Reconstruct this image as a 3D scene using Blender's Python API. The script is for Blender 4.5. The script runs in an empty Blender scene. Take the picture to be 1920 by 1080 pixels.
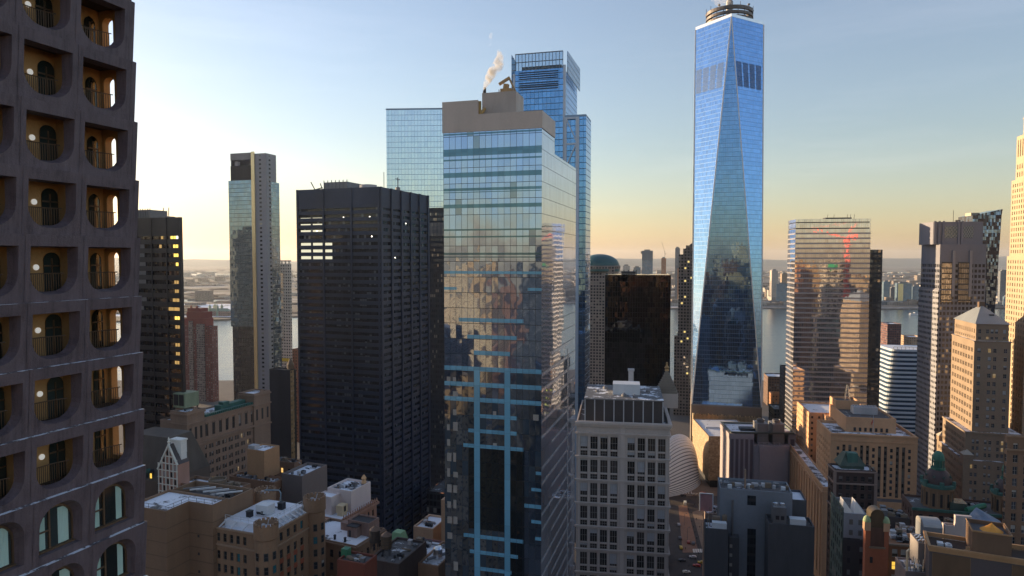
import bpy, math, random
from mathutils import Vector
R = random.Random(11)
S = bpy.context.scene
COL = S.collection
HC, FP = 191.0, 1280.0                       # camera height (m), focal length in photo pixels
PT = math.atan(56/1280); CP, SP = math.cos(PT), math.sin(PT)
rad = math.radians

def ray(px, py):
    xr, yr = (px-960)/FP, (540-py)/FP
    return Vector((xr, CP+yr*SP, -SP+yr*CP))
def at(px, py, Y):
    d = ray(px, py); return Vector((0, 0, HC))+d*(Y/d.y)
def zat(Y, py):
    d = ray(960, py); return HC+d.z*Y/d.y
def proj(p):
    z = p[2]-HC; dep = p[1]*CP-z*SP
    if dep < 1: return (-9e3, -9e3, 1)
    return (960+FP*p[0]/dep, 540-FP*(p[1]*SP+z*CP)/dep, dep)
def tag(o, label=None, cat=None, group=None, kind=None):
    if label: o['label'] = label
    if cat: o['category'] = cat
    if group: o['group'] = group
    if kind: o['kind'] = kind
    return o
def empty(name, loc, rz=0, label=None, cat=None, group=None):
    o = bpy.data.objects.new(name, None); COL.objects.link(o)
    o.location = loc; o.rotation_euler = (0, 0, rz); o.empty_display_size = 1
    return tag(o, label, cat, group)

class MB:
    """collects faces, then links them as one mesh object"""
    def __init__(s): s.v = []; s.f = []; s.m = []; s.uv = []; s.r = []
    def face(s, pts, m=0, uv=None, r=0.0):
        pts = [Vector(p) for p in pts]
        k = len(s.v); s.v += [tuple(p) for p in pts]
        s.f.append(tuple(range(k, k+len(pts)))); s.m.append(m); s.r.append(r)
        if uv is None:
            n = Vector((0, 0, 0))
            for i in range(len(pts)): n += pts[i].cross(pts[(i+1) % len(pts)])
            h = math.hypot(n.x, n.y)
            if h > .35*n.length and h > 1e-9:
                tx, ty = -n.y/h, n.x/h
                uv = [(p.x*tx+p.y*ty, p.z) for p in pts]
            else: uv = [(p.x, p.y) for p in pts]
        s.uv += uv
    def box(s, x0, x1, y0, y1, z0, z1, m=0, top=None, bottom=True, r=0.0):
        t = m if top is None else top
        s.face([(x0,y0,z0),(x1,y0,z0),(x1,y0,z1),(x0,y0,z1)], m, r=r)
        s.face([(x1,y0,z0),(x1,y1,z0),(x1,y1,z1),(x1,y0,z1)], m, r=r)
        s.face([(x1,y1,z0),(x0,y1,z0),(x0,y1,z1),(x1,y1,z1)], m, r=r)
        s.face([(x0,y1,z0),(x0,y0,z0),(x0,y0,z1),(x0,y1,z1)], m, r=r)
        s.face([(x0,y0,z1),(x1,y0,z1),(x1,y1,z1),(x0,y1,z1)], t, r=r)
        if bottom: s.face([(x0,y1,z0),(x1,y1,z0),(x1,y0,z0),(x0,y0,z0)], m, r=r)
        return s
    def prism(s, poly, z0, z1, m=0, top=None, cap=True):
        n = len(poly)                       # counter-clockwise from above
        for i in range(n):
            a, b = poly[i], poly[(i+1) % n]
            s.face([(a[0],a[1],z0),(b[0],b[1],z0),(b[0],b[1],z1),(a[0],a[1],z1)], m)
        if cap:
            s.face([(p[0],p[1],z1) for p in poly], m if top is None else top)
            s.face([(p[0],p[1],z0) for p in reversed(poly)], m)
        return s
    def roofbox(s, x0, x1, y0, y1, z0, z1, par=1.0, t=.4, m=0, top=1):
        """walls with a parapet and a sunk roof deck"""
        z2 = z1-par
        for a, b in (((x0,y0),(x1,y0)),((x1,y0),(x1,y1)),((x1,y1),(x0,y1)),((x0,y1),(x0,y0))):
            s.face([(a[0],a[1],z0),(b[0],b[1],z0),(b[0],b[1],z1),(a[0],a[1],z1)], m)
        s.parapet(x0, x1, y0, y1, z1, par, t, m, top); return s
    def parapet(s, x0, x1, y0, y1, z1, par=1.0, t=.4, m=0, top=1):
        z2 = z1-par; i0, i1, j0, j1 = x0+t, x1-t, y0+t, y1-t
        o = [(x0,y0),(x1,y0),(x1,y1),(x0,y1)]; i = [(i0,j0),(i1,j0),(i1,j1),(i0,j1)]
        for k in range(4):
            a, b, c, d = o[k], o[(k+1)%4], i[(k+1)%4], i[k]
            s.face([(*a,z1),(*b,z1),(*c,z1),(*d,z1)], m)
            s.face([(*d,z1),(*c,z1),(*c,z2),(*d,z2)], m)
        s.face([(*p, z2) for p in i], top)
    def lathe(s, prof, n=16, c=(0,0), m=0, a0=0, a1=2*math.pi):
        """prof: (r,z) from bottom to top"""
        for k in range(n):
            t0, t1 = a0+(a1-a0)*k/n, a0+(a1-a0)*(k+1)/n
            for (r0, z0), (r1, z1) in zip(prof, prof[1:]):
                p = [(c[0]+r0*math.cos(t0), c[1]+r0*math.sin(t0), z0), (c[0]+r0*math.cos(t1), c[1]+r0*math.sin(t1), z0),
                     (c[0]+r1*math.cos(t1), c[1]+r1*math.sin(t1), z1), (c[0]+r1*math.cos(t0), c[1]+r1*math.sin(t0), z1)]
                if r1 < 1e-4: p = p[:3]
                elif r0 < 1e-4: p = p[1:] if False else [p[0], p[2], p[3]]
                s.face(p, m, uv=[((t0 if j in (0,3) else t1)*max(r0,r1), q[2]) for j, q in enumerate(p)])
        return s
    def tube(s, pts, r, n=6, m=0, r1=None):
        pts = [Vector(p) for p in pts]; rings = []
        for i, p in enumerate(pts):
            d = (pts[min(i+1, len(pts)-1)]-pts[max(i-1, 0)]).normalized()
            a = d.cross(Vector((0,0,1)))
            if a.length < .01: a = Vector((1,0,0))
            a.normalize(); b = d.cross(a)
            rr = r if r1 is None else r+(r1-r)*i/max(1, len(pts)-1)
            rings.append([p+(a*math.cos(2*math.pi*k/n)+b*math.sin(2*math.pi*k/n))*rr for k in range(n)])
        for q, w in zip(rings, rings[1:]):
            for k in range(n): s.face([q[k], w[k], w[(k+1)%n], q[(k+1)%n]], m)
        s.face(rings[0], m); s.face(list(reversed(rings[-1])), m)
        return s
    def bar(s, a, b, w, h=None, m=0):
        """square bar between two points"""
        a, b = Vector(a), Vector(b); d = (b-a).normalized(); h = h or w
        u = d.cross(Vector((0,0,1)))
        if u.length < .01: u = Vector((1,0,0))
        u.normalize(); v = u.cross(d)
        A = [a+u*x*w/2+v*y*h/2 for x, y in ((-1,-1),(1,-1),(1,1),(-1,1))]; B = [p+(b-a) for p in A]
        for k in range(4): s.face([A[k], A[(k+1)%4], B[(k+1)%4], B[k]], m)
        s.face(A[::-1], m); s.face(B, m); return s
    def build(s, name, mats, parent=None, smooth=False, kind=None, label=None):
        me = bpy.data.meshes.new(name)
        me.from_pydata(s.v, [], s.f)
        if not isinstance(mats, (list, tuple)): mats = [mats]
        for m in mats: me.materials.append(m)
        me.polygons.foreach_set('material_index', s.m)
        ul = me.uv_layers.new(name='UVMap')
        ul.data.foreach_set('uv', [c for t in s.uv for c in t])
        at_ = me.attributes.new('rnd', 'FLOAT', 'FACE'); at_.data.foreach_set('value', s.r)
        if smooth: me.polygons.foreach_set('use_smooth', [True]*len(s.f))
        me.update()
        o = bpy.data.objects.new(name, me); COL.objects.link(o)
        if parent: o.parent = parent
        if kind: o['kind'] = kind
        if label: o['label'] = label
        return o

# ------------------------------------------------------------------ materials
class NT:
    def __init__(s, name):
        s.mat = bpy.data.materials.new(name); s.mat.use_nodes = True
        s.t = s.mat.node_tree; s.t.nodes.clear()
        s.out = s.t.nodes.new('ShaderNodeOutputMaterial')
    def node(s, typ, **k):
        n = s.t.nodes.new(typ)
        for a, v in k.items(): setattr(n, a, v)
        return n
    def link(s, v, sock):
        if isinstance(v, bpy.types.NodeSocket): s.t.links.new(v, sock)
        elif isinstance(v, (int, float)) and sock.type in ('RGBA',): sock.default_value = (v, v, v, 1)
        elif isinstance(v, (tuple, list)) and sock.type == 'RGBA': sock.default_value = (*v[:3], 1)
        else: sock.default_value = v
    def m(s, op, a, b=0.0, c=None):
        n = s.node('ShaderNodeMath', operation=op); s.link(a, n.inputs[0]); s.link(b, n.inputs[1])
        if c is not None: s.link(c, n.inputs[2])
        return n.outputs[0]
    def mix(s, f, a, b):
        n = s.node('ShaderNodeMix', data_type='RGBA'); s.link(f, n.inputs[0]); s.link(a, n.inputs[6]); s.link(b, n.inputs[7])
        return n.outputs[2]
    def mixf(s, f, a, b):
        n = s.node('ShaderNodeMix', data_type='FLOAT'); s.link(f, n.inputs[0]); s.link(a, n.inputs[2]); s.link(b, n.inputs[3])
        return n.outputs[0]
    def vm(s, op, a, b=None, scale=None):
        n = s.node('ShaderNodeVectorMath', operation=op); s.link(a, n.inputs[0])
        if b is not None: s.link(b, n.inputs[1])
        if scale is not None: s.link(scale, n.inputs['Scale'])
        return n.outputs[0]
    def noise(s, vec, scale, detail=3, rough=.55):
        n = s.node('ShaderNodeTexNoise'); s.link(vec, n.inputs['Vector'])
        n.inputs['Scale'].default_value = scale; n.inputs['Detail'].default_value = detail; n.inputs['Roughness'].default_value = rough
        return n
    def ramp(s, f, stops):
        n = s.node('ShaderNodeValToRGB'); s.link(f, n.inputs[0]); e = n.color_ramp.elements
        while len(e) < len(stops): e.new(.5)
        for q, (p, c) in zip(e, stops): q.position = p; q.color = (*c, 1) if isinstance(c, tuple) else (c, c, c, 1)
        return n.outputs[0]
    def geo(s): return s.node('ShaderNodeNewGeometry')
    def uvs(s):
        n = s.node('ShaderNodeUVMap'); x = s.node('ShaderNodeSeparateXYZ'); s.t.links.new(n.outputs[0], x.inputs[0])
        return n.outputs[0], x.outputs[0], x.outputs[1]
    def bsdf(s, **k):
        b = s.node('ShaderNodeBsdfPrincipled')
        for a, v in k.items():
            key = {'color': 'Base Color', 'rough': 'Roughness', 'metal': 'Metallic', 'normal': 'Normal', 'ecol': 'Emission Color',
                   'estr': 'Emission Strength', 'spec': 'Specular IOR Level', 'alpha': 'Alpha', 'trans': 'Transmission Weight', 'ior': 'IOR'}[a]
            s.link(v, b.inputs[key])
        s.t.links.new(b.outputs[0], s.out.inputs[0]); return b
    def bump(s, h, strength=.3, dist=.1):
        n = s.node('ShaderNodeBump'); n.inputs['Strength'].default_value = strength; n.inputs['Distance'].default_value = dist
        s.link(h, n.inputs['Height']); return n.outputs[0]

def col_var(t, col, var, scale=.12):
    g = t.geo().outputs['Position']
    st = t.vm('MULTIPLY', g, (1, 1, .25))
    a = t.noise(st, scale, 4).outputs[0]; b = t.noise(g, scale*9, 3).outputs[0]
    f = t.m('ADD', t.m('MULTIPLY', a, .65), t.m('MULTIPLY', b, .35))
    lo = tuple(c*(1-var) for c in col); hi = tuple(min(1, c*(1+var)) for c in col)
    return t.mix(t.ramp(f, [(.3, 0.), (.7, 1.)]), lo, hi), b

def plain(name, col, rough=.8, var=.22, scale=.12, metal=0., bump=.25):
    t = NT(name); c, b = col_var(t, col, var, scale)
    t.bsdf(color=c, rough=rough, metal=metal, normal=t.bump(b, bump, .08)); return t.mat

def cellmask(t, u, v, bw, fh, wx, wz, uo=0., vo=0.):
    cu = t.m('DIVIDE', t.m('ADD', u, uo), bw); cv = t.m('DIVIDE', t.m('ADD', v, vo), fh)
    fu, fv = t.m('FRACT', cu), t.m('FRACT', cv)
    m = t.m('MULTIPLY', t.m('MULTIPLY', t.m('GREATER_THAN', fu, wx[0]), t.m('LESS_THAN', fu, wx[1])),
            t.m('MULTIPLY', t.m('GREATER_THAN', fv, wz[0]), t.m('LESS_THAN', fv, wz[1])))
    cb = t.node('ShaderNodeCombineXYZ'); t.link(t.m('FLOOR', cu), cb.inputs[0]); t.link(t.m('FLOOR', cv), cb.inputs[1])
    wn = t.node('ShaderNodeTexWhiteNoise', noise_dimensions='3D'); t.link(cb.outputs[0], wn.inputs['Vector'])
    return m, fu, fv, wn.outputs['Value'], wn.outputs['Color']

def tilted(t, uv, rcol, tilt, wav, wscale=.5):
    g = t.geo()
    a = t.vm('SCALE', t.vm('SUBTRACT', rcol, (.5,.5,.5)), scale=tilt)
    n = t.noise(uv, wscale, 2).outputs['Color']
    b = t.vm('SCALE', t.vm('SUBTRACT', n, (.5,.5,.5)), scale=wav)
    return t.vm('NORMALIZE', t.vm('ADD', g.outputs['Normal'], t.vm('ADD', a, b)))

def facade(name, wall, glass, bw, fh, wx=(.22,.78), wz=(.25,.8), lit=0., blind=.2, var=.18, gm=.35, gr=.08, tilt=.03,
           wr=.8, bcol=(.35,.33,.3), uo=0., vo=0., wm=0., lcol=(1,.62,.2), lstr=1.2, wav=.01):
    """wall with a regular grid of small openings, too small in the picture to be modelled one by one"""
    t = NT(name); uv, u, v = t.uvs()
    m, fu, fv, rv, rc = cellmask(t, u, v, bw, fh, wx, wz, uo, vo)
    wc, b = col_var(t, wall, var)
    sx = t.node('ShaderNodeSeparateColor'); t.link(rc, sx.inputs[0])
    gc = t.mix(t.m('GREATER_THAN', sx.outputs[0], 1-blind), t.mix(sx.outputs[1], tuple(c*.55 for c in glass), tuple(c*1.4 for c in glass)), bcol)
    color = t.mix(m, wc, gc)
    nn = t.node('ShaderNodeMix', data_type='VECTOR')
    t.link(m, nn.inputs[0]); t.link(t.bump(t.m('SUBTRACT', b, t.m('MULTIPLY', m, .6)), .35, .15), nn.inputs[4]); t.link(tilted(t, uv, rc, tilt, wav), nn.inputs[5])
    k = dict(color=color, rough=t.mixf(m, wr, gr), metal=t.mixf(m, wm, gm), normal=nn.outputs[1])
    if lit > 0:
        k['ecol'] = lcol; k['estr'] = t.m('MULTIPLY', t.m('MULTIPLY', m, t.m('LESS_THAN', rv, lit)), lstr*.5)
    t.bsdf(**k); return t.mat

def curtain(name, glass, mull, bw, fh, mw=.12, mh=.25, span=0., scol=None, sm=.3, tilt=.012, wav=.01, metal=.9, rough=.03,
            uo=0., vo=0., gvar=.12, dark=0., wscale=.35, dcol=(.03,.035,.045)):
    """reflecting curtain wall: panes, each a little out of true, with mullions and spandrels"""
    t = NT(name); uv, u, v = t.uvs()
    m, fu, fv, rv, rc = cellmask(t, u, v, bw, fh, (mw/bw, 2), (mh/fh, 2), uo, vo)
    gc = t.mix(rv, tuple(c*(1-gvar) for c in glass), tuple(min(1, c*(1+gvar)) for c in glass))
    met = metal
    if dark > 0:
        sx = t.node('ShaderNodeSeparateColor'); t.link(rc, sx.inputs[0])
        dk = t.m('LESS_THAN', sx.outputs[2], dark); gc = t.mix(dk, gc, dcol); met = t.mixf(dk, metal, metal*.6)
    if span > 0:
        sp_ = t.m('LESS_THAN', fv, span+mh/fh)
        gc = t.mix(sp_, gc, scol); met = t.mixf(sp_, met, sm)
    t.bsdf(color=t.mix(m, mull, gc), metal=t.mixf(m, .3, met), rough=t.mixf(m, .45, rough), normal=tilted(t, uv, rc, tilt, wav, wscale))
    return t.mat

def snow_roof(name, deck=(.09,.085,.085), amount=.5, scale=.16):
    t = NT(name); g = t.geo().outputs['Position']
    n = t.noise(g, scale, 5, .6).outputs[0]; f2 = t.noise(g, 1.7, 3).outputs[0]
    n2 = t.noise(g, scale*7, 4, .6).outputs[0]; n = t.m('ADD', t.m('MULTIPLY', n, .72), t.m('MULTIPLY', n2, .28))
    f = t.ramp(n, [(max(0, .63-amount*.36), 0.), (min(1, .68-amount*.36), 1.)])
    dk = t.mix(f2, tuple(c*.6 for c in deck), tuple(c*1.5 for c in deck))
    t.bsdf(color=t.mix(f, dk, (.78,.8,.85)), rough=.75, normal=t.bump(t.m('ADD', t.m('MULTIPLY', f, .5), t.m('MULTIPLY', f2, .3)), .5, .15))
    return t.mat

def glass_win(name, tint=(.03,.035,.045), blind=.3, lit=0., metal=.0, bcol=(.42,.4,.36), lcol=(1,.6,.18), lstr=1.5, teal=0.):
    """one window pane; every window gets its own blind height and reflection"""
    t = NT(name); uv, u, v = t.uvs()
    oi = t.node('ShaderNodeObjectInfo'); a = t.node('ShaderNodeAttribute', attribute_name='rnd')
    r = t.m('FRACT', t.m('ADD', oi.outputs['Random'], a.outputs['Fac']))
    r2 = t.m('FRACT', t.m('MULTIPLY', r, 37.7)); r3 = t.m('FRACT', t.m('MULTIPLY', r, 91.3))
    b = t.m('MULTIPLY', t.m('LESS_THAN', r2, blind), t.m('GREATER_THAN', v, t.m('SUBTRACT', 1, t.m('MULTIPLY', r3, .9))))
    base = t.mix(r3, tuple(c*.5 for c in tint), tuple(c*1.9 for c in tint))
    if teal: base = t.mix(t.m('LESS_THAN', r3, teal), base, (.03,.16,.2))
    rc = t.node('ShaderNodeCombineXYZ'); t.link(r2, rc.inputs[0]); t.link(r3, rc.inputs[1]); t.link(r, rc.inputs[2])
    k = dict(color=t.mix(b, base, bcol), rough=t.mixf(b, .06, .6), metal=metal, spec=.7, normal=tilted(t, uv, rc.outputs[0], .04, .02, 2.))
    if lit: k['ecol'] = lcol; k['estr'] = t.m('MULTIPLY', t.m('LESS_THAN', r, lit), lstr*.3)
    t.bsdf(**k); return t.mat

# ------------------------------------------------------------------ buildings
class Bld:
    """a building set out from its nearest top corner: the corner's place in the photo and its distance fix where it stands,
    the two silhouettes fix its width and depth in metres"""
    def __init__(s, name, label, px, py, Y, th, left=None, right=None, w=None, d=None, near='R', cat='building', group=None):
        C = at(px, py, Y); s.th = rad(th); s.zt = C.z; s.near = near
        s.ux = Vector((math.cos(s.th), math.sin(s.th))); s.uy = Vector((-math.sin(s.th), math.cos(s.th)))
        s.C = Vector((C.x, C.y))
        if near == 'R':
            w = w or s.ext(left, -s.ux); d = d or s.ext(right, s.uy); s.x0, s.x1 = -w, 0.
        else:
            w = w or s.ext(right, s.ux); d = d or s.ext(left, s.uy); s.x0, s.x1 = 0., w
        s.w, s.d = w, d
        s.root = empty(name, (C.x, C.y, 0), s.th, label, cat, group)
    def ext(s, px, dv, z=None, C=None):
        C = C or s.C; z = s.zt if z is None else z; xr = (px-960)/FP
        return (xr*(C.y*CP-(z-HC)*SP)-C.x)/(dv.x-xr*dv.y*CP)
    def world(s, p): return Vector((s.C.x+s.ux.x*p[0]+s.uy.x*p[1], s.C.y+s.ux.y*p[0]+s.uy.y*p[1], p[2]))
    def lx(s, px, y=0., z=None):
        """local x on the plane y where image column px falls"""
        c = s.C+s.uy*y; return s.ext(px, s.ux, z, c)
    def ly(s, px, x=0., z=None):
        c = s.C+s.ux*x; return s.ext(px, s.uy, z, c)
    def z(s, py, x=0., y=0.):
        return zat(s.world((x, y, 0)).y, py)
    def part(s, name, mb, mats, parent=None, **k): return mb.build(name, mats, parent or s.root, **k)

WIN_MESH = {}
def win_mesh(w, h, mats, style):
    key = (round(w, 2), round(h, 2), tuple(m.name for m in mats), style)
    if key in WIN_MESH: return WIN_MESH[key]
    mb = MB(); win_faces(mb, w, h, style, lambda x, y, z: (x, y, z), 0.)
    o = mb.build('window', mats); WIN_MESH[key] = o.data
    bpy.data.objects.remove(o); return WIN_MESH[key]
def win_faces(mb, w, h, style, T, r):
    """pane (material 1) in a frame (material 0) standing 5 cm proud of it; style (columns, rows)"""
    q = lambda x0, x1, z0, z1, y, m, uv=None: mb.face([T(x0,y,z0), T(x1,y,z0), T(x1,y,z1), T(x0,y,z1)], m, uv, r)
    q(0, w, 0, h, 0, 1, [(0,0),(1,0),(1,1),(0,1)])
    f = min(.09, w*.1); y = -.05
    q(0, w, 0, f, y, 0); q(0, w, h-f, h, y, 0); q(0, f, f, h-f, y, 0); q(w-f, w, f, h-f, y, 0)
    for i in range(1, style[0]): q(w*i/style[0]-f/2, w*i/style[0]+f/2, f, h-f, y, 0)
    for i in range(1, style[1]): q(f, w-f, h*i/style[1]-f/2, h*i/style[1]+f/2, y-.004, 0)

def punched(B, mb, O, U, L, z0, z1, cols, rows, dep, wins, m=0, rm=None):
    """wall from O along U with real openings; the openings go to wins"""
    O, U = Vector(O), Vector(U).normalized(); n = Vector((U.y, -U.x)); rm = m if rm is None else rm
    P = lambda a, z, y=0.: (O.x+U.x*a-n.x*y, O.y+U.y*a-n.y*y, z)
    q = lambda a0, a1, c0, c1: mb.face([P(a0,c0), P(a1,c0), P(a1,c1), P(a0,c1)], m) if a1-a0 > 1e-4 and c1-c0 > 1e-4 else None
    zc = z0
    for c, d in rows:
        q(0, L, zc, c); a0 = 0.
        for a, b in cols:
            q(a0, a, c, d); a0 = b
            for e in ([P(a,c),P(b,c),P(b,c,dep),P(a,c,dep)], [P(b,c),P(b,d),P(b,d,dep),P(b,c,dep)],
                      [P(b,d),P(a,d),P(a,d,dep),P(b,d,dep)], [P(a,d),P(a,c),P(a,c,dep),P(a,d,dep)]): mb.face(e, rm)
            wins.append((O+U*a-n*dep, math.atan2(U.y, U.x), b-a, d-c, c))
        q(a0, L, c, d); zc = d
    q(0, L, zc, z1)

def put_windows(B, wins, mats, style=(1, 2), most=100, sill=None):
    """the windows that show largest become parts of their own, the rest one part"""
    def size(wn):
        o, a, w, h, z = wn; c = B.world((o.x+math.cos(a)*w/2, o.y+math.sin(a)*w/2, z+h/2)); p = proj(c)
        if not (-5 < p[0] < 1925 and -5 < p[1] < 1085): return 0
        ang = a+B.th; nrm = Vector((math.sin(ang), -math.cos(ang))); v = Vector((-c.x, -c.y)).normalized()
        return max(0, nrm.dot(v))*w*h/p[2]**2
    sz = [(size(w), i) for i, w in enumerate(wins)]; sz.sort(reverse=True)
    rest = MB()
    for k, (q, i) in enumerate(sz):
        o, a, w, h, z = wins[i]
        if k < most and q > 0:
            ob = bpy.data.objects.new('window', win_mesh(w, h, mats, style)); COL.objects.link(ob)
            ob.parent = B.root; ob.location = (o.x, o.y, z); ob.rotation_euler = (0, 0, a)
        else:
            ca, sa = math.cos(a), math.sin(a)
            win_faces(rest, w, h, style, lambda x, y, zz: (o.x+ca*x-sa*y, o.y+sa*x+ca*y, z+zz), R.random())
    if rest.f: rest.build('window', mats, B.root, kind='stuff')

def grid(L, bw, ww, margin=None, pair=0.):
    """column intervals: n bays of about bw over length L; pair: gap inside a window pair"""
    margin = bw*.3 if margin is None else margin
    n = max(1, round((L-2*margin)/bw)); b = (L-2*margin)/n; out = []
    for i in range(n):
        c = margin+b*(i+.5)
        out += [(c-pair/2-ww, c-pair/2), (c+pair/2, c+pair/2+ww)] if pair else [(c-ww/2, c+ww/2)]
    return out
def floors(z0, z1, fh, wh, sill):
    n = max(1, round((z1-z0)/fh)); f = (z1-z0)/n
    return [(z0+f*i+sill, z0+f*i+sill+wh) for i in range(n)]
def low(B, y=0., py=1110): return max(0., B.z(py, 0, y))

def block(B, wmat, rmat, zb=0., par=1.1, win=None, wm=None, zt=None, x0=None, x1=None, y0=0., y1=None, name='wall', tops=None, depw=.3, style=(1,2)):
    """a masonry block of building B with a parapet; win = bay, width, floor, height, sill, pair; fronts and the seen side get real windows"""
    zt = B.zt if zt is None else zt; x0 = B.x0 if x0 is None else x0; x1 = B.x1 if x1 is None else x1; y1 = B.d if y1 is None else y1
    mb = MB(); wins = []
    if win:
        bw, ww, fh, wh, sill, pair = win; tg = 1.2+par
        zl = max(zb, low(B)); rows = floors(zl, zt-tg, fh, wh, sill) if zt-tg-zl > fh*.6 else []
        punched(B, mb, (x0,y0), (1,0), x1-x0, zb, zt, grid(x1-x0, bw, ww, pair=pair), rows, depw, wins)
        if B.near == 'R':
            punched(B, mb, (x1,y0), (0,1), y1-y0, zb, zt, grid(y1-y0, bw, ww, pair=pair), rows, depw, wins)
            mb.face([(x0,y1,zb),(x0,y0,zb),(x0,y0,zt),(x0,y1,zt)], 0)
        else:
            punched(B, mb, (x0,y1), (0,-1), y1-y0, zb, zt, grid(y1-y0, bw, ww, pair=pair), rows, depw, wins)
            mb.face([(x1,y0,zb),(x1,y1,zb),(x1,y1,zt),(x1,y0,zt)], 0)
        mb.face([(x1,y1,zb),(x0,y1,zb),(x0,y1,zt),(x1,y1,zt)], 0)
        mb.parapet(x0, x1, y0, y1, zt, par, .4, 0, 1)
    else: mb.roofbox(x0, x1, y0, y1, zb, zt, par, .4, 0, 1)
    o = B.part(name, mb, [wmat, rmat])
    if wins: put_windows(B, wins, wm, style)
    return o
# ------------------------------------------------------------------ world, sun, camera
SUN_AZ, SUN_EL = -57.0, 5.5                    # degrees from the view axis (left negative) and above the horizon
S.world = bpy.data.worlds.new('World'); S.world.use_nodes = True
_nt = S.world.node_tree; _sky = _nt.nodes.new('ShaderNodeTexSky'); _sky.sky_type = 'NISHITA'; _sky.sun_disc = False
_sky.sun_elevation = rad(SUN_EL); _sky.sun_rotation = rad(SUN_AZ); _sky.altitude = 0
_sky.air_density = 1.25; _sky.dust_density = 0.6; _sky.ozone_density = 2.7
_tc = _nt.nodes.new('ShaderNodeTexCoord'); _mp = _nt.nodes.new('ShaderNodeMapping'); _mp.inputs['Scale'].default_value = (1.6, 1.6, 13); _mp.inputs['Rotation'].default_value = (.05, .04, 0)
_ns = _nt.nodes.new('ShaderNodeTexNoise'); _ns.inputs['Scale'].default_value = 1.7; _ns.inputs['Detail'].default_value = 6; _ns.inputs['Roughness'].default_value = .6
_rp = _nt.nodes.new('ShaderNodeMapRange'); _rp.inputs[1].default_value = .5; _rp.inputs[2].default_value = .8; _rp.inputs[4].default_value = .2
_mx = _nt.nodes.new('ShaderNodeMix'); _mx.data_type = 'RGBA'; _mx.blend_type = 'ADD'           # thin streaks of high cloud
_nt.links.new(_tc.outputs['Generated'], _mp.inputs[0]); _nt.links.new(_mp.outputs[0], _ns.inputs[0]); _nt.links.new(_ns.outputs[0], _rp.inputs[0]); _nt.links.new(_rp.outputs[0], _mx.inputs[0])
_nt.links.new(_sky.outputs[0], _mx.inputs[6]); _mx.inputs[7].default_value = (.9, .82, .75, 1)
_tn = _nt.nodes.new('ShaderNodeMix'); _tn.data_type = 'RGBA'; _tn.blend_type = 'MULTIPLY'; _tn.inputs[0].default_value = 1; _tn.inputs[7].default_value = (1.06, .97, 1.04, 1)
_hs = _nt.nodes.new('ShaderNodeHueSaturation'); _hs.inputs['Saturation'].default_value = .8; _nt.links.new(_mx.outputs[2], _hs.inputs['Color'])
_nt.links.new(_hs.outputs[0], _tn.inputs[6]); _nt.links.new(_tn.outputs[2], _nt.nodes['Background'].inputs[0]); _nt.nodes['Background'].inputs[1].default_value = .15
_sv = Vector((math.sin(rad(SUN_AZ))*math.cos(rad(SUN_EL)), math.cos(rad(SUN_AZ))*math.cos(rad(SUN_EL)), math.sin(rad(SUN_EL))))
_l = bpy.data.lights.new('sun', 'SUN'); _l.energy = 5.0; _l.angle = rad(.5); _l.color = (1, .72, .42)
_o = bpy.data.objects.new('sun', _l); COL.objects.link(_o); _o.rotation_euler = _sv.to_track_quat('Z', 'Y').to_euler()
_c = bpy.data.cameras.new('camera'); _c.sensor_width = 36; _c.lens = 24; _c.clip_start = .5; _c.clip_end = 80000
_o = bpy.data.objects.new('camera', _c); COL.objects.link(_o); _o.location = (0, 0, HC); _o.rotation_euler = (math.pi/2-PT, 0, 0); S.camera = _o
S.view_settings.view_transform = 'Standard'; S.view_settings.look = 'None'; S.view_settings.exposure = EXPO = 1.25
S.cycles.use_denoising = True; S.cycles.denoiser = 'OPENIMAGEDENOISE'
S.cycles.max_bounces = 6; S.cycles.diffuse_bounces = 3; S.cycles.glossy_bounces = 4; S.cycles.volume_bounces = 0
S.cycles.caustics_reflective = False; S.cycles.caustics_refractive = False; S.cycles.sample_clamp_indirect = 6

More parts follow.
